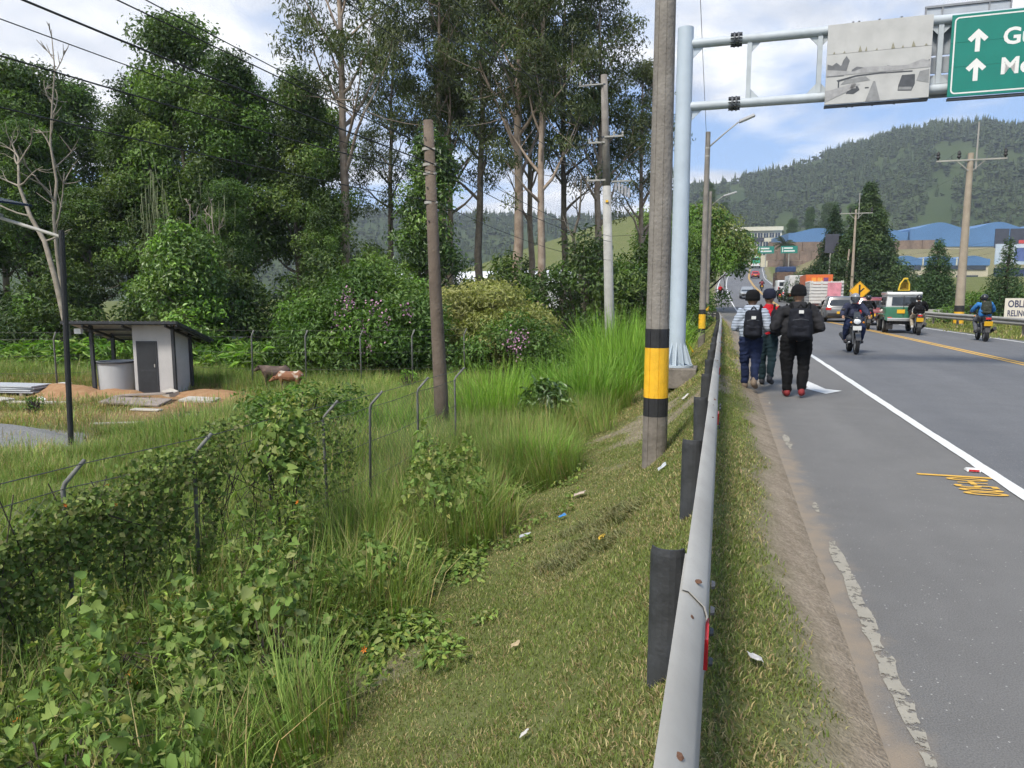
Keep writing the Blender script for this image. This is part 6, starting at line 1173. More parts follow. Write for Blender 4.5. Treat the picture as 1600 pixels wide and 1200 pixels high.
NAVY = cloth('navy_denim', (.016, .024, .06), .35, 5); BLKC = cloth('black_cloth', (.009, .009, .01), .3, 5); DGC = cloth('charcoal_hoodie', (.026, .026, .029), .25, 5); REDC = cloth('red_cloth', (.42, .015, .025)); TEAL = cloth('dark_teal_denim', (.015, .03, .036), .3, 5)
def striped():
    m = mat('grey_striped_fleece', (.3, .34, .4), .9, .1, 8); nt = m.node_tree; N = nt.nodes.new; L = nt.links.new; b = nt.nodes['Principled BSDF']; tc = N('ShaderNodeTexCoord'); w = N('ShaderNodeTexWave'); w.bands_direction = 'Z'; w.inputs['Scale'].default_value = 7; w.inputs['Distortion'].default_value = .6; L(tc.outputs['Object'], w.inputs[0]); r = N('ShaderNodeValToRGB'); r.color_ramp.elements[0].position = .72; r.color_ramp.elements[0].color = (.36, .41, .49, 1); r.color_ramp.elements[1].position = .88; r.color_ramp.elements[1].color = (.15, .17, .21, 1); L(w.outputs[0], r.inputs[0]); L(r.outputs[0], b.inputs['Base Color']); return m
pz = lambda x, y: max(gzs(x, y), 0)+.012
p1_ = person('man in grey striped hoodie and navy jeans walking away, black backpack', (.47, 12.5, pz(.47, 12.5)), R(-3), walk(1.62, 1.0, .13, .05), .99, M_SKIND, striped(), NAVY, mat('tan_shoe', (.16, .12, .085), .7), hat=True, hatm=BLKC, cap_brim=False, hood=mat('grey_striped_fleece', ()))
p2_ = person('man in red jacket and dark jeans walking ahead of the grey-hooded man', (.8, 13.7, pz(.8, 13.7)), R(-8), walk(1.72, .95, .11, .03, (.25, 1, -.05)), .98, M_SKIND, REDC, TEAL, mat('dark_shoe', (.03, .03, .035), .7), hat=True, hatm=cloth('navy_cap', (.014, .016, .03)), hair=BLKC)
p3_ = person('big man in charcoal hoodie, black trousers and red shoes walking away', (1.15, 12.2, pz(1.15, 12.2)), R(-2), walk(1.77, 1.24, .05, .02, hw=.105), 1.2, M_SKIN, DGC, BLKC, mat('red_shoe', (.2, .02, .022), .7), hat=True, hatm=BLKC, cap_brim=False, hood=DGC)
def backpack(label, loc, rz, Wd, Ht, D, m, patch=None, group='backpacks worn by the walkers'):
    e = empty('backpack', loc, rz, label, 'backpack', group); r = .07
    link('bag', blob_mesh('bag', [((-Wd/2+r, 0, r), r*.95, (Wd/2-r, 0, r), r*.95), ((-Wd/2+r, 0, Ht*.5), r, (Wd/2-r, 0, Ht*.5), r), ((-Wd/2+r*1.3, .0, Ht-r), r*.9, (Wd/2-r*1.3, 0, Ht-r), r*.9)]+[((s*(Wd/2-r), 0, r), r, (s*(Wd/2-r*1.2), 0, Ht-r), r*.9) for s in (-1, 1)]+[((0, -.01, r), .1, (0, -.01, Ht-.12), .09)], [((0, -.02, Ht*.45), (Wd*.42, D*.62, Ht*.42))], .016, 4), m, e)
    link('front_pocket', blob_mesh('front_pocket', [((-Wd*.26, -D*.5, Ht*.16), .05, (Wd*.26, -D*.5, Ht*.16), .05), ((-Wd*.26, -D*.5, Ht*.38), .045, (Wd*.26, -D*.5, Ht*.38), .045), ((-Wd*.26, -D*.5, Ht*.16), .05, (-Wd*.26, -D*.5, Ht*.38), .045), ((Wd*.26, -D*.5, Ht*.16), .05, (Wd*.26, -D*.5, Ht*.38), .045)], (), .016, 3), m, e)
    for s in (-1, 1): MB().tube([(s*Wd*.3, .06, Ht-.03), (s*Wd*.34, .14, Ht+.07), (s*Wd*.4, .26, Ht+.02), (s*Wd*.45, .3, Ht-.2), (s*Wd*.46, .16, Ht*.3)], .02, 6).build('strap', BLKC, e)
    MB().tube([(-.04, .05, Ht), (0, .04, Ht+.05), (.04, .05, Ht)], .012, 6).build('carry_loop', BLKC, e)
    if patch: MB().box((patch[0], -D*.66, patch[1]), (.07, .012, .05)).build('logo_patch', M_WHITE, e)
    MB().tube([(-Wd*.3, -D*.52, Ht*.62), (0, -D*.62, Ht*.66), (Wd*.3, -D*.52, Ht*.62)], .006, 5).build('zip', M_METALD, e)
    return e
BP = cloth('black_backpack_nylon', (.014, .015, .02), .3, 9)
backpack('black backpack with a pale logo on the grey-hooded man', (.485, 12.32, pz(.49, 12.5)+.87), R(-4), .31, .47, .2, BP, (.01, .34)); backpack('black backpack hanging on the man in the red jacket', (.96, 13.5, pz(.8, 13.7)+.93), R(-14), .31, .46, .2, BP, None); backpack('black backpack with small straps on the big man in charcoal', (1.17, 11.96, pz(1.15, 12.2)+.93), R(-2), .38, .5, .22, BP, (0, .44))

def motorcycle(label, loc, rz, body=(.02, .02, .022), accent=None, front_big=True, tail=None, plate=M_PLATE, scooter=False, brake=False, lite=False, group='motorcycles on the road'):
    e = empty('motorcycle', loc, rz, label, 'motorcycle', group); bm = paint('moto_%d_%d' % (int(body[0]*1000), int(body[2]*1000)), body); am = paint('moto_a%d_%d' % (int(accent[0]*1000), int(accent[2]*1000)), accent) if accent else bm
    r = .29 if not scooter else .25
    for y, w in ((.66, .1), (-.62, .13)): wheel(e, (0, y, r), r, w, M_RIM)
    fk = MB(); 
    for s in (-1, 1): o = MB().tube([(s*.09, .67, r), (s*.085, .47, .92)], [.022, .026], 8).build('fork', M_METALD, e)
    for s in (-1, 1): MB().bar((s*.07, -.62, r), (s*.09, -.1, .38), .03, .05).build('swingarm', M_PLASTIC, e); MB().tube([(s*.11, -.52, .34), (s*.13, -.42, .68)], .025, 8).build('shock', M_METALD, e)
    link('tank', blob_mesh('tank', [((0, .3, .86), .13, (0, .0, .84), .12), ((0, .34, .82), .1, (0, .3, .6), .07)], (), .025, 3), bm if not accent else am, e); link('seat', blob_mesh('seat', [((0, -.02, .8), .1, (0, -.55, .84), .1)], (), .025, 3), mat('seat_vinyl', (.015, .015, .016), .6), e)
    link('engine', blob_mesh('engine', [((-.08, .08, .42), .13, (.08, .08, .42), .13), ((0, .12, .5), .11, (0, .2, .66), .09)], (), .025, 1), M_METALD, e); MB().box((0, -.1, .6), (.14, .4, .3)).build('frame', M_PLASTIC, e, .03)
    link('tail_fairing', blob_mesh('tail_fairing', [((0, -.4, .74), .09, (0, -.82, .86), .06)], (), .022, 2), am, e); MB().box((0, -.89, .84), (.17, .05, .07)).build('tail_light', emit('brake_light', (.8, .03, .02), 1.2) if brake else M_TAIL, e, .01)
    MB().box((0, -.93, .66), (.26, .015, .17), (R(15), 0, 0)).build('number_plate', plate, e); MB().box((0, -.85, .52), (.16, .02, .38), (R(-18), 0, 0)).build('rear_mudguard', M_PLASTIC, e); m = MB(); m.smooth = True; m.tube([(.13, .25, .32), (.15, -.2, .27), (.17, -.55, .36)], .03, 8); m.build('exhaust_pipe', M_CHROME, e); MB().tube([(.17, -.5, .36), (.2, -.95, .5)], [.05, .065], 10).build('silencer', M_PLASTIC, e)
    m = MB(); m.smooth = True; m.tube([(-.37, .33, 1.04), (-.22, .4, 1.04), (-.1, .45, .97), (.1, .45, .97), (.22, .4, 1.04), (.37, .33, 1.04)], .014, 6); m.build('handlebar', M_PLASTIC, e)
    for s in (-1, 1):
        MB().tube([(s*.27, .37, 1.04), (s*.39, .32, 1.04)], .02, 8).build('grip', M_TYRE, e); MB().tube([(s*.26, .4, 1.05), (s*.33, .42, 1.24)], .007, 5).build('mirror_stem', M_PLASTIC, e); link('mirror', blob_mesh('mirror', [], [((s*.35, .42, 1.26), (.062, .02, .042))], .012, 1) if not lite else MB().sphere((s*.35, .42, 1.26), (.062, .02, .042)).mesh(), M_PLASTIC, e); MB().sphere((s*.16, .6, .9), .03, 8, 6).build('indicator', mat('amber_lens', (.6, .22, .02), .3), e); MB().tube([(s*.08, .02, .34), (s*.24, .02, .33)], .016, 6).build('foot_peg', M_PLASTIC, e)
    fm = MB(); fm.smooth = True; a = [R(20+14*k) for k in range(10)]; fm.add([(x, .66+(r+.035)*math.cos(q), r+(r+.035)*math.sin(q)) for q in a for x in (-.065, .065)]+[(x, .66+(r+.045)*math.cos(q), r+(r+.045)*math.sin(q)) for q in a for x in (-.065, .065)], [(2*k, 2*k+1, 2*k+3, 2*k+2) for k in range(9)]+[(20+2*k, 20+2*k+2, 20+2*k+3, 20+2*k+1) for k in range(9)]); fm.build('front_mudguard', bm, e)
    link('headlamp_cowl', blob_mesh('headlamp_cowl', [((-.06, .53, .93), .075, (.06, .53, .93), .075), ((0, .5, 1.0), .09, (0, .46, 1.08), .05)], (), .02, 2), bm, e); MB().sphere((0, .6, .92), (.095, .035, .075), 14, 8).build('headlamp', M_HEAD, e); MB().add([(-.1, .55, 1.02), (.1, .55, 1.02), (.07, .46, 1.2), (-.07, .46, 1.2)], [(0, 1, 2, 3)]).build('windshield', M_GLASSV, e, fix=False); MB().box((0, .64, .74), (.22, .012, .12)).build('front_plate', M_WHITE, e)
    return e
def ride(hd=(0, 1, 0), k=1.):
    J = dict(head=(0, .0, 1.565), neck=(0, -.09, 1.40), chest=(0, -.17, 1.22), pelvis=(0, -.3, .94), face=hd)
    for s, q in ((-1, 'l'), (1, 'r')): J['hip'+q] = (s*.1, -.27, .92); J['kn'+q] = (s*.22, .13, .74); J['an'+q] = (s*.2, -.02, .36); J['toe'+q] = (s*.21, .14, .335); J['sh'+q] = (s*.19, -.11, 1.35); J['el'+q] = (s*.33, .06, 1.13); J['wr'+q] = (s*.335, .26, 1.075)
    return J
HB_ = mat('black_helmet', (.015, .015, .017), .25, .1, 5, coat=.5); HG = mat('grey_helmet', (.2, .21, .23), .3, .1, 5, coat=.5); HR = mat('red_black_helmet', (.3, .02, .02), .3, 0, 9, col2=(.02, .02, .02), coat=.4)
RG = 'riders on the motorcycles'
def rider(label, loc, rz, **k): return person(label, loc, rz, ride(k.pop('hd', (0, 1, 0))), group=RG, **k)
BS = mat('dark_shoe', ())
def pair(x, y, rz, ml, rl, mk, rk):
    l = on(x, y); motorcycle(ml, l, R(rz), **mk); rider(rl, l, R(rz), **rk)
pair(3.66, 22.6, 179, 'black motorcycle coming towards the camera with its round-topped headlamp', 'rider in navy hoodie and grey helmet facing the camera on the black motorcycle', dict(plate=M_WHITE), dict(top=cloth('navy_hoodie', (.03, .034, .06), .25), legs=NAVY, shoe=BS, helmet=HG, b=1.02))
pair(8.12, 34.6, -8, 'black scooter-like motorcycle right behind the green off-roader', 'rider in black jacket and beige trousers behind the off-roader', dict(accent=(.3, .3, .3)), dict(top=BLKC, legs=cloth('beige_trousers', (.33, .29, .23)), shoe=mat('white_shoe', (.5, .5, .5), .7), helmet=HB_, b=1.08))
pair(9.3, 30.4, -6, 'dark motorcycle near the right road edge, nearest on the right', 'rider in blue jacket and grey trousers near the right road edge', dict(body=(.02, .02, .03)), dict(top=cloth('blue_jacket', (.04, .17, .42)), legs=cloth('grey_trousers', (.1, .105, .12)), shoe=BS, helmet=HB_, b=1.0))
backpack('dark olive backpack on the rider in the blue jacket', (on(9.27, 30.1)[0], 30.02, .98), R(-6), .36, .5, .22, cloth('olive_pack', (.035, .04, .03)), None)
pair(7.1, 40.0, -6, 'orange motorcycle partly hidden behind the black oncoming one', 'rider in dark clothes on the orange motorcycle', dict(accent=(.5, .12, .02)), dict(top=BLKC, legs=NAVY, shoe=BS, helmet=HB_, b=1., voxel=.025))
pair(7.35, 57.0, -4, 'dark motorcycle between the slatted truck and the grey SUV', 'rider with red and black helmet behind the slatted truck', dict(lite=True), dict(top=BLKC, legs=NAVY, shoe=BS, helmet=HR, b=1.05, voxel=.03))
pair(6.35, 90, 0, 'small far motorcycle with a glowing red tail lamp left of the white car', 'far rider in dark clothes beside the white car', dict(lite=True, brake=True), dict(top=BLKC, legs=BLKC, shoe=BS, helmet=HB_, b=1., voxel=.03))
pair(5.6, 116, 0, 'tiny far motorcycle climbing beside the yellow centre lines', 'tiny far rider in a reddish jacket beside the yellow centre lines', dict(lite=True), dict(top=cloth('maroon_jacket', (.16, .03, .035)), legs=BLKC, shoe=BS, helmet=HB_, b=1., voxel=.035))
# far walkers on the left verge
person('far walker in a red top on the left verge by the wide tree', (ROADX(99)+1.2, 99, float(ROADZ(99))), R(170), walk(1.7, 1, .1, .03), 1., M_SKIN, REDC, BLKC, BS, voxel=.035, hair=BLKC)
def bicycle(label, loc, rz):
    e = empty('bicycle', loc, rz, label, 'bicycle'); 
    for y in (.52, -.52): m = MB(); m.smooth = True; m.lathe([(.33, -.015), (.345, -.018), (.35, 0), (.345, .018), (.33, .015), (.325, 0), (.33, -.015)], 28, (0, y, .35), 'x'); m.build('wheel', M_TYRE, e)
    m = MB(); [m.tube([a, b], .018, 6) for a, b in (((0, -.52, .35), (0, -.05, .32)), ((0, -.05, .32), (0, -.18, .82)), ((0, -.18, .78), (0, .38, .8)), ((0, -.05, .32), (0, .38, .74)), ((0, .4, .9), (0, .52, .35)), ((0, -.18, .75), (0, -.52, .35)))]; m.build('frame', M_PLASTIC, e); MB().tube([(-.28, .3, .98), (0, .42, .95), (.28, .3, .98)], .014, 6).build('handlebar', M_PLASTIC, e); MB().box((0, -.2, .87), (.14, .26, .06)).build('saddle', M_PLASTIC, e, .02)
bicycle('dark bicycle beside the far walker in red on the left verge', (ROADX(102)+1.75, 102, float(ROADZ(102))), R(175))
# ================================================================== grass, weeds and vines near the camera
GZ = lambda x, y: gz(x, y)+.025*(fbm(x*2.2, y*2.2, 2)-.5)*(np.abs(x-5.6) > 5.2)
PG = [(.128, .165, .05), (.15, .187, .062), (.175, .205, .076), (.1, .13, .04)]; PS = [(.28, .235, .14), (.22, .185, .11), (.34, .29, .18), (.17, .135, .085)]
M_GRASS = leaf_mat('grass_blades', trans=.3, rough=.6, spec=.25); M_VINE = leaf_mat('vine_leaf', trans=.28, rough=.68, spec=.2)
def turf_patch(seed, n, size, h0, h1, w, straw):
    r = np.random.default_rng(seed); P = np.stack([r.uniform(-size, size, n), r.uniform(-size, size, n), np.zeros(n)], 1); st = r.random(n) < straw
    col = np.where(st[:, None], colours(n, PS, r), colours(n, PG, r)); h = r.uniform(h0, h1, n)*np.where(st, 1.2, 1); lean = np.where(st, r.uniform(.7, 1.1, n), r.uniform(.1, .9, n)); return blades_mesh('turf', P, h, w, r.random(n)*6.28, lean, col, r.random(n)*6.28)
TURFF = proto_coll('turf_far_kinds', [turf_patch(30+k, 900, .6, .02, .08, .012, .1+.1*(k % 4)) for k in range(6)], M_GRASS)
def region(n, x0, x1, y0, y1, keep=None, r=rng):
    x = r.uniform(x0, x1, n); y = r.uniform(y0, y1, n)
    if keep is not None: k = keep(x, y); x, y = x[k], y[k]
    return x, y
def put(name, x, y, s, nk, coll, label, cat, tilt=.06, dz=0, slope=True):
    n = len(x); rot = np.stack([rng.normal(size=n)*tilt, rng.normal(size=n)*tilt, rng.random(n)*6.28], 1)
    if slope: sx = (gz(x+.1, y)-gz(x-.1, y))/.2; rot[:, 1] += 0; rot[:, 2] = np.where(np.abs(sx) > .2, rng.normal(size=n)*.25+np.where(rng.random(n) < .5, 0, math.pi), rot[:, 2]); rot[:, 1] -= np.arctan(sx)*np.cos(rot[:, 2])
    return scatter(name, np.stack([x, y, GZ(x, y)+dz], 1), rot, s, rng.integers(0, nk, n), coll, label, cat)
def grassy(x, y): g = gcol(x, y); return (rng.random(len(x)) > g[:, 0]*1.25) & (rng.random(len(x)) > g[:, 1]*1.3) & (g[:, 2] < .4)
def turf(name, n, y0, y1, x0, x1, h0, h1, w, label, seed):
    """every blade rooted on the slope itself"""
    r = np.random.default_rng(seed); y = y0*(y1/y0)**r.random(n); x = r.uniform(x0, x1, n)+ROADX(y); s_ = x-ROADX(y); g = gcol(x, y); cov = fbm(x*2.1, y*2.1, 83); k = (r.random(n) > g[:, 0]*1.15) & (r.random(n) < .6+.7*sst(.32, .55, cov)) & (s_ < .62+.1*(cov-.5)); x, y, cov = x[k], y[k], cov[k]; n = len(x)
    dry = np.maximum(sst(.42, .62, fbm(x*1.1+7, y*1.1, 29)), sst(.45, .6, fbm(x*3+2, y*3, 19))*.6); st = r.random(n) < .12+.45*dry; up = y/3; col = np.where(st[:, None], colours(n, PS, r), colours(n, PG, r)); sc = (.6+.55*np.sqrt(np.clip(y/3, .5, 6))); h = r.uniform(h0, h1, n)*(.7+.6*cov)*np.where(st, 1.1, 1); lean = np.where(st, r.uniform(.7, 1.2, n), r.uniform(.2, 1.0, n))
    P = np.stack([x, y, GZ(x, y)-.004], 1); return tag(link(name, blades_mesh(name, P, h, w*sc, r.random(n)*6.28, lean, col, r.random(n)*6.28), M_GRASS), label, 'grass', kind='stuff')
turf('mown_grass', 270000, .95, 15, -2.8, .62, .014, .045, .0048, 'short mown grass with dry clippings on the verge slope', 3); turf('far_verge_grass', 60000, 14, 60, -3.0, .6, .03, .08, .007, 'short grass on the verge farther along the guardrail', 4)
x, y = region(500, 11.5, 17, 26, 75); put('right_verge_grass', x, y, rng.uniform(1, 2.6, len(x)), 6, TURFF, 'rough grass behind the right-hand guardrail', 'grass', slope=False)
def tuft(seed, n, rad, h0, h1, w, pal, straw=.1, lean=.8, seeds=False):
    r = np.random.default_rng(seed); a = r.random(n)*6.28; q = rad*np.sqrt(r.random(n)); P = np.stack([q*np.cos(a), q*np.sin(a), np.zeros(n)], 1); st = r.random(n) < straw
    col = np.where(st[:, None], colours(n, PS, r), colours(n, pal, r)); h = r.uniform(h0, h1, n); az = a+r.normal(size=n)*.7
    return blades_mesh('tuft', P-np.array([0, 0, .03]), h, w, az, r.uniform(.1, lean, n), col, az+1.57)
PGW = [(.112, .185, .044), (.138, .21, .056), (.165, .235, .072), (.09, .152, .037), (.19, .225, .085)]
ROUGH = proto_coll('rough_grass_kinds', [tuft(50+k, 420, .55, .12, .42, .007, PGW, .12, 1.0) for k in range(8)], M_GRASS); TALL = proto_coll('tall_grass_kinds', [tuft(70+k, 330, .42, .3, .85, .0075, PGW, .16, .95) for k in range(8)], M_GRASS); LOW = proto_coll('yard_grass_kinds', [tuft(90+k, 520, .9, .04, .16, .010, PGW[:3]+[(.17, .16, .07), (.2, .175, .085)], .45, 1.0) for k in range(6)], M_GRASS)
def weedy(x, y): return grassy(x, y)
x, y = region(1000, -4.7, -2.1, 1.2, 24, lambda x, y: (rng.random(len(x)) < .25+.9*sst(.35, .6, fbm(x*.9, y*.9, 91))) & (x < -2.3+.7*(fbm(y*.9, y*0, 6)-.5)) & (rng.random(len(x)) < .2+.65*sst(5.5, 9.5, y))); put('tall_weedy_grass', x, y, rng.uniform(.55, 1.15, len(x)), 8, TALL, 'tall pale weedy grass between the mown slope and the fence', 'grass', .12)
x, y = region(1300, -12, -4.5, 1.5, 19, lambda x, y: weedy(x, y)); put('rough_field_grass', x, y, rng.uniform(.6, 1.3, len(x))*np.where(np.hypot(x+7, y-14) < 4.5, 1.35, .85), 8, ROUGH, 'rough green field grass behind the vine-covered fence', 'grass', .12)
x, y = region(1100, -27, -10, 7, 24, lambda x, y: weedy(x, y)); put('yard_grass', x, y, rng.uniform(.7, 1.6, len(x)), 6, LOW, 'short patchy grass of the yard around the shed', 'grass', .08)
x, y = region(650, -40, -7, 18.5, 27, lambda x, y: weedy(x, y) & (y > 17.5+.0*x)); put('field_edge_grass', x, y, rng.uniform(.9, 1.7, len(x)), 8, ROUGH, 'grass at the edge of the dark trees behind the shed', 'grass', .1)
# broad-leaved plantlets
def plantlet(seed, n, rad, hh, L, Wd, pal, shape='lance', up=.5):
    r = np.random.default_rng(seed); a = r.random(n)*6.28; q = rad*np.sqrt(r.random(n)); P = np.stack([q*np.cos(a), q*np.sin(a), hh*(.15+.85*r.random(n))], 1); N = unit(np.stack([np.cos(a)*.5, np.sin(a)*.5, np.ones(n)], 1)+.45*r.normal(size=(n, 3))); T = np.stack([np.cos(a), np.sin(a), np.full(n, up-.5)], 1)+.5*r.normal(size=(n, 3)); T -= N*(T*N).sum(1, keepdims=True); l = L*r.uniform(.6, 1.25, n)
    V, F, k = leaf_arrays(P, T, N, l, l*Wd/L, shape); parts = [(V, F, np.repeat(colours(n, pal, r), k, 0))]
    m = max(4, n//5); b = blade_arrays(np.stack([r.normal(size=m)*rad*.3, r.normal(size=m)*rad*.3, np.full(m, -.03)], 1), hh*r.uniform(.8, 1.1, m), .006, r.random(m)*6.28, .6); parts.append((b[0], b[1], np.tile([.06, .075, .025], (len(b[0]), 1)))); return join_np('plantlet', parts)
PV = [(.08, .138, .038), (.1, .158, .048), (.13, .185, .058), (.065, .108, .034), (.15, .18, .08), (.165, .19, .06)]
GC = proto_coll('ground_cover_kinds', [plantlet(110+k, 34, .17, .16, .075, .045, PV+PGW[:2], 'heart' if k % 2 else 'lance') for k in range(8)], M_VINE)
x, y = region(2600, -4.4, -1.5, .9, 10.5, lambda x, y: (rng.random(len(x)) < sst(.3, .62, fbm(x*.8+4, y*.8, 17))) & (rng.random(len(x)) < sst(-1.3, -2.9, x)) & (fbm(x*1.3, y*1.3, 61) > .4)); put('ground_cover', x, y, rng.uniform(.5, 1.0, len(x))*(.75+.45*sst(-1.8, -2.8, x)), 8, GC, 'low broad-leaved ground cover at the foot of the slope', 'ground cover', .15)
UG = proto_coll('undergrowth_kinds', [plantlet(130+k, 60, .4, .75, .34, .075, GP_BRIGHT+GP_MID, 'lance', .9) for k in range(6)], M_LEAF)
x, y = region(620, -38, -12.5, 21.5, 26.5, lambda x, y: rng.random(len(x)) < sst(.3, .6, fbm(x*.3, y*.5, 77))); put('undergrowth', x, y, rng.uniform(.8, 1.5, len(x)), 6, UG, 'bright lush undergrowth along the foot of the dark trees', 'undergrowth', .1)
# ---- vine thickets: stems, single leaves, and the mass of smaller leaves
LMESH = []
for k in range(6):
    r = np.random.default_rng(200+k); V, F, kk = leaf_arrays(np.zeros((1, 3)), np.array([[1., 0, 0]]), np.array([[0, 0, 1.]]), .1, .085+.01*(k % 3), 'heart'); V[:, 2] += -.9*V[:, 0]**2+(.35*np.abs(V[:, 1]) if k % 2 else 0); me = np_mesh('leaf', V, F, np.tile(np.array(PV[k % 5])*(1.15), (len(V), 1)), False); me.materials.append(M_VINE); LMESH.append(me)
M_ORG = mat('orange_petals', (.75, .2, .01), .6, .12, 40)
fm_ = MB()
for k in range(6):
    a = k*math.pi/3; fm_.add([(0, 0, 0), (.014*math.cos(a-.35), .014*math.sin(a-.35), .004), (.026*math.cos(a), .026*math.sin(a), .008), (.014*math.cos(a+.35), .014*math.sin(a+.35), .004)], [(0, 1, 2, 3)])
FLM = fm_.mesh('flower', False); FLM.materials.append(M_ORG)
def vine(label, c, rx, ry, h, n_obj, n_mass, seed, flowers=0, column=False, Ls=.066):
    r = np.random.default_rng(seed); z0 = gzs(*c); e = empty('vine_thicket', (c[0], c[1], z0), 0, label, 'vine', 'vine thickets at the foot of the slope')
    def pts(n):
        a = r.random(n)*6.28; q = np.sqrt(r.random(n)); x = q*np.cos(a)*rx; y = q*np.sin(a)*ry; nn = fbm(x*2.2+seed, y*2.2, seed); sh = np.clip(1-q**(4 if column else 2.4), 0, 1)**.7*h*1.15*(.2+1.6*nn)*(.8+.4*np.sin(x*9+seed)*np.sin(y*8)); z = gz(c[0]+x, c[1]+y)-z0+np.where(r.random(n) < .75, sh*r.uniform(.82, 1.04, n), sh*r.random(n)); 
        if column: z = gz(c[0]+x, c[1]+y)-z0+h*r.random(n)**.8*np.clip(1.25-q*.5, 0, 1); k = rx*(.35+.65*np.abs(np.sin(z*2.3+seed))); x, y = x*(1-.35*z/h), y*(1-.35*z/h)
        N = unit(np.stack([x/rx*.7, y/ry*.7, np.full(n, .8)], 1)+.5*r.normal(size=(n, 3))); return np.stack([x, y, z+.03], 1), N
    P, N = pts(n_mass); T = unit(np.cross(N, rdir(n_mass, r))); T[:, 2] -= .35; l = Ls*r.uniform(.35, .95, n_mass); hf = r.random(n_mass) < .55; sp_ = fbm(P[:, 0]*1.9+seed, P[:, 1]*1.9, seed+3) > .5; hf = np.where(sp_, hf, r.random(n_mass) < .15); parts = []
    for sel, shp, wr_ in ((hf, 'heart', .85), (~hf, 'lance', .34)): V, F, k = leaf_arrays(P[sel], T[sel], N[sel], l[sel]*(1 if shp == 'heart' else 1.25), l[sel]*wr_, shp); parts.append((V, F, np.repeat(colours(int(sel.sum()), PV if shp == 'heart' else PV+PGW[:3], r, .22), k, 0)))
    o = link('small_leaves', join_np('small_leaves', parts), M_VINE, e); o['kind'] = 'stuff'
    P, N = pts(n_obj*3); sc = np.array(c+(z0,))+P; d = np.linalg.norm(sc-np.array([0, 0, 1.6]), axis=1)-2.2*P[:, 2]; idx = np.argsort(d)[:n_obj]
    for i in idx:
        t = Vector(np.cross(N[i], rdir(1, r)[0])); t.z -= .3; t.normalize(); nn = Vector(N[i]); b = nn.cross(t).normalized(); nn = t.cross(b); M = Matrix((t, b, nn)).transposed().to_4x4(); s = r.uniform(.45, 1.2)*Ls/.085; lo = link('leaf', LMESH[int(r.integers(6))], None, e); M = M @ Matrix.Scale(s, 4); M.translation = P[i]+np.array([0, 0, .015]); lo.matrix_local = M
    st = MB(); st.smooth = True
    for k in range(14 if not column else 9): a = r.random()*6.28; q = r.uniform(.3, .9); st.tube([(0, 0, -.05), (math.cos(a)*rx*q*.4, math.sin(a)*ry*q*.4, h*.55), (math.cos(a)*rx*q, math.sin(a)*ry*q, h*(.75 if column else .25))], .006, 4, False)
    tag(st.build('stems', M_BARKD, e, fix=False), kind='stuff')
    if flowers:
        P, N = pts(flowers)
        for p_ in P: f = link('flower', FLM, None, e); f.location = p_+np.array([0, 0, .06]); f.rotation_euler = (r.uniform(.3, 1.1), r.uniform(-.4, .4), r.uniform(-.6, .6)); f.scale = (1.15,)*3
    return e
vine('large-leaved vine mound in the bottom left corner with orange flowers', (-3.15, 2.5), .95, 1.25, .62, 300, 3000, 1, 7); vine('vine mound in front of the fence, second from the bottom left corner', (-3.15, 4.2), .75, 1.15, .62, 300, 2600, 2, 3); vine('dense vine mound against the fence foot at left', (-3.85, 3.4), .7, 1.3, .75, 200, 2200, 3, 2)
vine('vine mound spilling onto the mown slope', (-2.95, 5.7), .5, .8, .38, 200, 1200, 4); vine('rounded dark vine mound below the wooden pole', (-3.1, 7.4), .75, .75, .95, 260, 2400, 5, 0); vine('tall vine column with orange flowers climbing the fence', (-4.15, 6.0), .42, .5, 1.7, 260, 1500, 6, 6, True, .078); vine('vine mound at the foot of the tall vine column', (-3.75, 5.2), .65, .8, .7, 160, 1700, 7, 1); vine('small vine mound lowest at the picture bottom', (-2.6, 2.6), .42, .7, .3, 200, 1100, 8, 1)
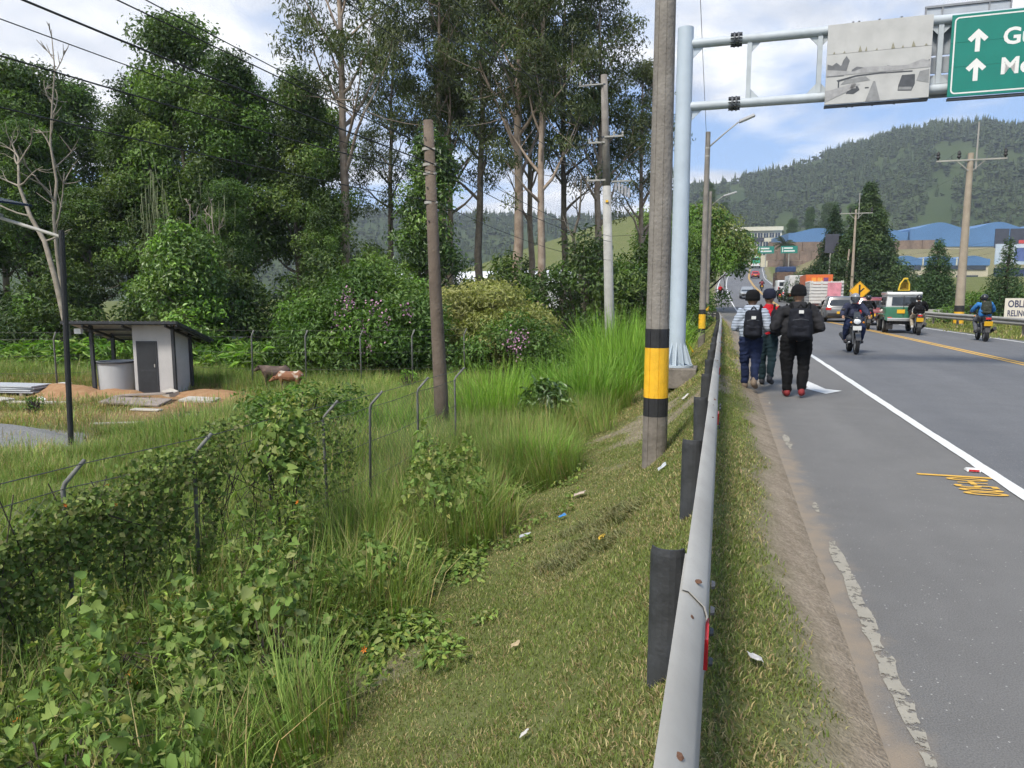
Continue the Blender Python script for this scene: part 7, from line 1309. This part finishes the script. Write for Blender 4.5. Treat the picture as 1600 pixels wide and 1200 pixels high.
# vines on the fence
def fence_vine():
    r = np.random.default_rng(31); n = 30000; y = r.uniform(.6, 7.6, n); x = np.interp(y, [.9, 2.4, 3.98, 5.05, 6.19, 7.09, 7.96], [-4.85, -4.72, -4.63, -4.42, -4.43, -4.32, -4.25]); z = (1.08+.75*fbm(y*1.5, y*0, 44))*r.random(n)**.65; dn = fbm(y*1.7, z*.55, 12, 3); col_ = np.abs(np.sin(y*2.9+.6)); thr = .455+.12*sst(4.2, 7, y)-.1*sst(.5, 0, z)-.05*(z > 1.15); k = (dn+.10*(1-col_) > thr) & (r.random(n) < 1-.75*sst(5.2, 7.6, y)); x, y, z = x[k], y[k], z[k]; n = len(x); x = x+r.normal(size=n)*(.055+.05*(z > 1.2)); z = z+gz(x, y)
    e = empty('fence_vine', (-4.7, 3.0, gzs(-4.7, 3.0)), 0, 'curtain of small-leaved vines covering the wire fence at left', 'vine'); o0 = np.array(e.location); P = np.stack([x, y, z], 1)-o0; N = unit(np.stack([np.full(n, .6), -.25*np.ones(n), np.full(n, .5)], 1)+.55*r.normal(size=(n, 3))); T = unit(np.cross(N, rdir(n, r))); T[:, 2] -= .4; l = r.uniform(.028, .062, n)
    V, F, kk = leaf_arrays(P, T, N, l, l*.75, 'diamond'); o = link('leaves', np_mesh('leaves', V, F, np.repeat(colours(n, [(.1, .145, .042), (.125, .175, .054), (.155, .2, .065), (.075, .11, .036), (.18, .19, .09)], r, .22), kk, 0)), M_VINE, e); o['kind'] = 'stuff'
    st = MB(); st.smooth = True
    for q in range(60):
        yy = r.uniform(.8, 6.6); xx = float(np.interp(yy, [.9, 2.4, 3.98, 5.05, 6.19, 7.09], [-4.85, -4.72, -4.63, -4.42, -4.43, -4.32])); zb = gzs(xx, yy); st.tube([np.array([xx, yy, zb])-o0, np.array([xx+r.normal()*.03, yy+r.normal()*.2, zb+.8])-o0, np.array([xx+r.normal()*.04, yy+r.normal()*.35, zb+r.uniform(1.1, 1.5)])-o0], .005, 4, False)
    tag(st.build('stems', M_BARKD, e, fix=False), kind='stuff')
    for q in range(9): f = link('flower', FLM, None, e); f.location = Vector((r.normal()*.03+.1, r.uniform(-1.5, 2.5), r.uniform(.5, 1.4))); f.rotation_euler = (.2, 1.2, r.uniform(-.5, .5)); f.scale = (.8,)*3
fence_vine()
# ---- tall bright grass clumps
CG = [(.13, .25, .035), (.15, .28, .045), (.11, .21, .03), (.18, .3, .065)]
def clump(label, x, y, rad, h, n, seed, w=.02, pal=CG, lean=.75):
    e = empty('tall_grass_clump', (x, y, gzs(x, y)), 0, label, 'grass clump', 'tall bright grass clumps'); r = np.random.default_rng(seed); a = r.random(n)*6.28; q = rad*np.sqrt(r.random(n)); P = np.stack([q*np.cos(a), q*np.sin(a), np.full(n, -.05)], 1); P[:, 2] += gz(x+P[:, 0], y+P[:, 1])-e.location.z; hh = h*r.uniform(.55, 1.05, n); az = a+r.normal(size=n)*.9; o = link('blades', blades_mesh('blades', P, hh, w*r.uniform(.6, 1.2, n), az, r.uniform(.08, lean, n)*(.5+q/rad*.8), colours(n, pal, r), az+1.57+r.normal(size=n)*.4), M_GRASS, e); o['kind'] = 'stuff'
clump('tall bright elephant grass in front of the white concrete pole', -3.6, 24.0, 1.3, 2.7, 1100, 1); clump('tall bright grass left of the banded concrete pole', -2.6, 20.5, 1.1, 2.3, 900, 2); clump('bright grass clump lower left of the banded concrete pole', -2.9, 16.6, .9, 1.7, 700, 3); clump('tall grass just right of the wooden pole', -4.75, 14.6, .8, 1.7, 600, 4, .017); clump('drooping bright grass tuft at the edge of the mown slope', -2.5, 10.0, .42, .95, 380, 5, .014, CG, 1.1); clump('tall grass right behind the banded concrete pole', -2.1, 24.5, 1.0, 2.2, 700, 6); clump('tall thin grass between wooden pole and tall bright grass', -4.4, 18.0, 1.2, 1.5, 700, 7, .014); clump('fine tall grass left of the wooden pole foot', -6.3, 12.6, .8, 1.0, 500, 8, .011); clump('rough grass in front of the two cows', -11.9, 17.3, 1.3, .62, 600, 10, .012, PGW, .9); clump('tall bright grass near the gantry foot', -2.6, 28, 1.3, 2.0, 700, 9)
bush('fern_patch', 151, (1.25, .9, .75), GP_BRIGHT+[(.15, .24, .04)], 900, .2, .045, M_LEAF, (-9.3, 13.9), 'bright yellow-green fern patch in the field left of the wooden pole', 34, 0, 'fern', shape='lance'); bush('dark_weed', 153, (.75, .6, 1.15), GP_MID+GP_DARK[:1], 900, .16, .07, M_LEAF2, (-3.4, 14.2), 'dark leafy weed between the grass clumps left of the banded pole', 30, 0, 'weed', shape='lance'); bush('field_shrub', 155, (1.5, 1.1, 1.2), GP_MID+GP_OLIVE[:1], 700, .12, .05, M_LEAF, (-8.0, 12.3), 'rough green shrub just below the bright fern patch', 34, 1, 'shrub'); bush('field_shrub', 157, (.35, .3, .9), GP_BRIGHT, 900, .12, .05, M_LEAF, (-9.2, 19.8), 'small yellow-green sapling left of the wooden pole', 16, 1, 'sapling'); bush('field_shrub', 158, (.3, .3, .55), GP_MID, 900, .09, .04, M_LEAF, (-16.4, 13.4), 'little green weed between boards and lamp post', 14, 1, 'weed')
# ---- litter
def scrap(label, x, y, s, m, seed, cat='litter'):
    r = np.random.default_rng(seed); n = 5; vs = [(s*(i/(n-1)-.5)*1.3+r.normal()*s*.06, s*(j/(n-1)-.5)+r.normal()*s*.06, s*.16*r.random()+.012) for j in range(n) for i in range(n)]; mb = MB(); mb.add(vs, [(j*n+i, j*n+i+1, j*n+n+i+1, j*n+n+i) for j in range(n-1) for i in range(n-1)]); o = mb.build('litter', m, None, fix=False); o.location = (x, y, gzs(x, y)+.03); sx = (gzs(x+.1, y)-gzs(x-.1, y))/.2; o.rotation_euler = (0, -math.atan(sx), r.random()*.5); sd = o.modifiers.new('t', 'SOLIDIFY'); sd.thickness = .002; tag(o, label, cat, 'litter on the verge')
PAP = mat('dirty_paper', (.5, .48, .45), .8, .15, 20); PLA = mat('clear_plastic_scrap', (.42, .44, .46), .4, .2, 20)
scrap('flat beige cardboard scrap on the slope left of the banded pole', -1.53, 8.0, .11, mat('cardboard', (.42, .34, .27), .9), 1); scrap('crumpled white plastic on the slope right of the cardboard scrap', -.5, 6.85, .08, PLA, 2); scrap('crumpled clear plastic at the edge of the mown slope', -1.85, 6.75, .09, PLA, 3); scrap('tiny yellow wrapper on the dark patch of clippings', -.88, 5.6, .05, mat('yellow_wrapper', (.7, .45, .05), .6), 4); scrap('white paper scrap beside the vine mound', -2.35, 7.2, .07, PAP, 5); scrap('white paper scrap on the strip between rail and road', .16, 2.72, .045, PAP, 6); scrap('small blue scrap near the edge of the mown slope', -1.55, 7.15, .06, mat('blue_scrap', (.05, .2, .45), .6), 7); scrap('small white scrap on the slope beside the first rail post', -.75, 2.75, .03, PAP, 8); scrap('pale stick of dry leaf on the lower slope', -1.15, 4.0, .05, mat('dry_leaf', (.38, .3, .18), .9), 9); scrap('white scrap high on the slope below the gantry', -.55, 12.3, .1, PAP, 10)
x, y = region(70, -1.45, -.55, 5.1, 7.0, lambda x, y: np.hypot((x+1.0)/.4, (y-6.0)/.85) < 1); CLP = proto_coll('clipping_kinds', [blades_mesh('clip', np.stack([r_.normal(size=60)*.06, r_.normal(size=60)*.06, np.full(60, .01)], 1), .07, .006, r_.random(60)*6.28, 1.1, colours(60, [(.11, .118, .06), (.15, .15, .085), (.09, .1, .052)], r_)) for r_ in (np.random.default_rng(5), np.random.default_rng(6))], M_GRASS); put('grass_clippings', x, y, rng.uniform(.8, 1.3, len(x)), 2, CLP, 'dark heap of dried grass clippings on the slope', 'clippings')
# road stud
e = empty('road_stud', (2.27, 7.38, .006), 0, 'small white and red road stud beside the white edge line', 'road stud'); MB().box((0, 0, .012), (.12, .1, .024), taper=(.8, .7)).build('body', M_WHITE, e, .004); MB().box((0, -.049, .013), (.085, .006, .016)).build('reflector', M_RED, e)
# ================================================================== haze
def haze():
    o = MB().bx((-3200, -120, -8), (3200, 3200, 330)).build('haze', None); m = bpy.data.materials.new('haze'); m.use_nodes = True; nt = m.node_tree; nt.nodes.clear(); out = nt.nodes.new('ShaderNodeOutputMaterial'); v = nt.nodes.new('ShaderNodeVolumePrincipled'); v.inputs['Color'].default_value = (.8, .87, 1, 1); v.inputs['Density'].default_value = .00025; v.inputs['Anisotropy'].default_value = .1; nt.links.new(v.outputs[0], out.inputs['Volume']); o.data.materials.append(m); tag(o, 'thin bluish air between the road and the distant mountain', 'haze', kind='stuff'); m.cycles.homogeneous_volume = True
haze()
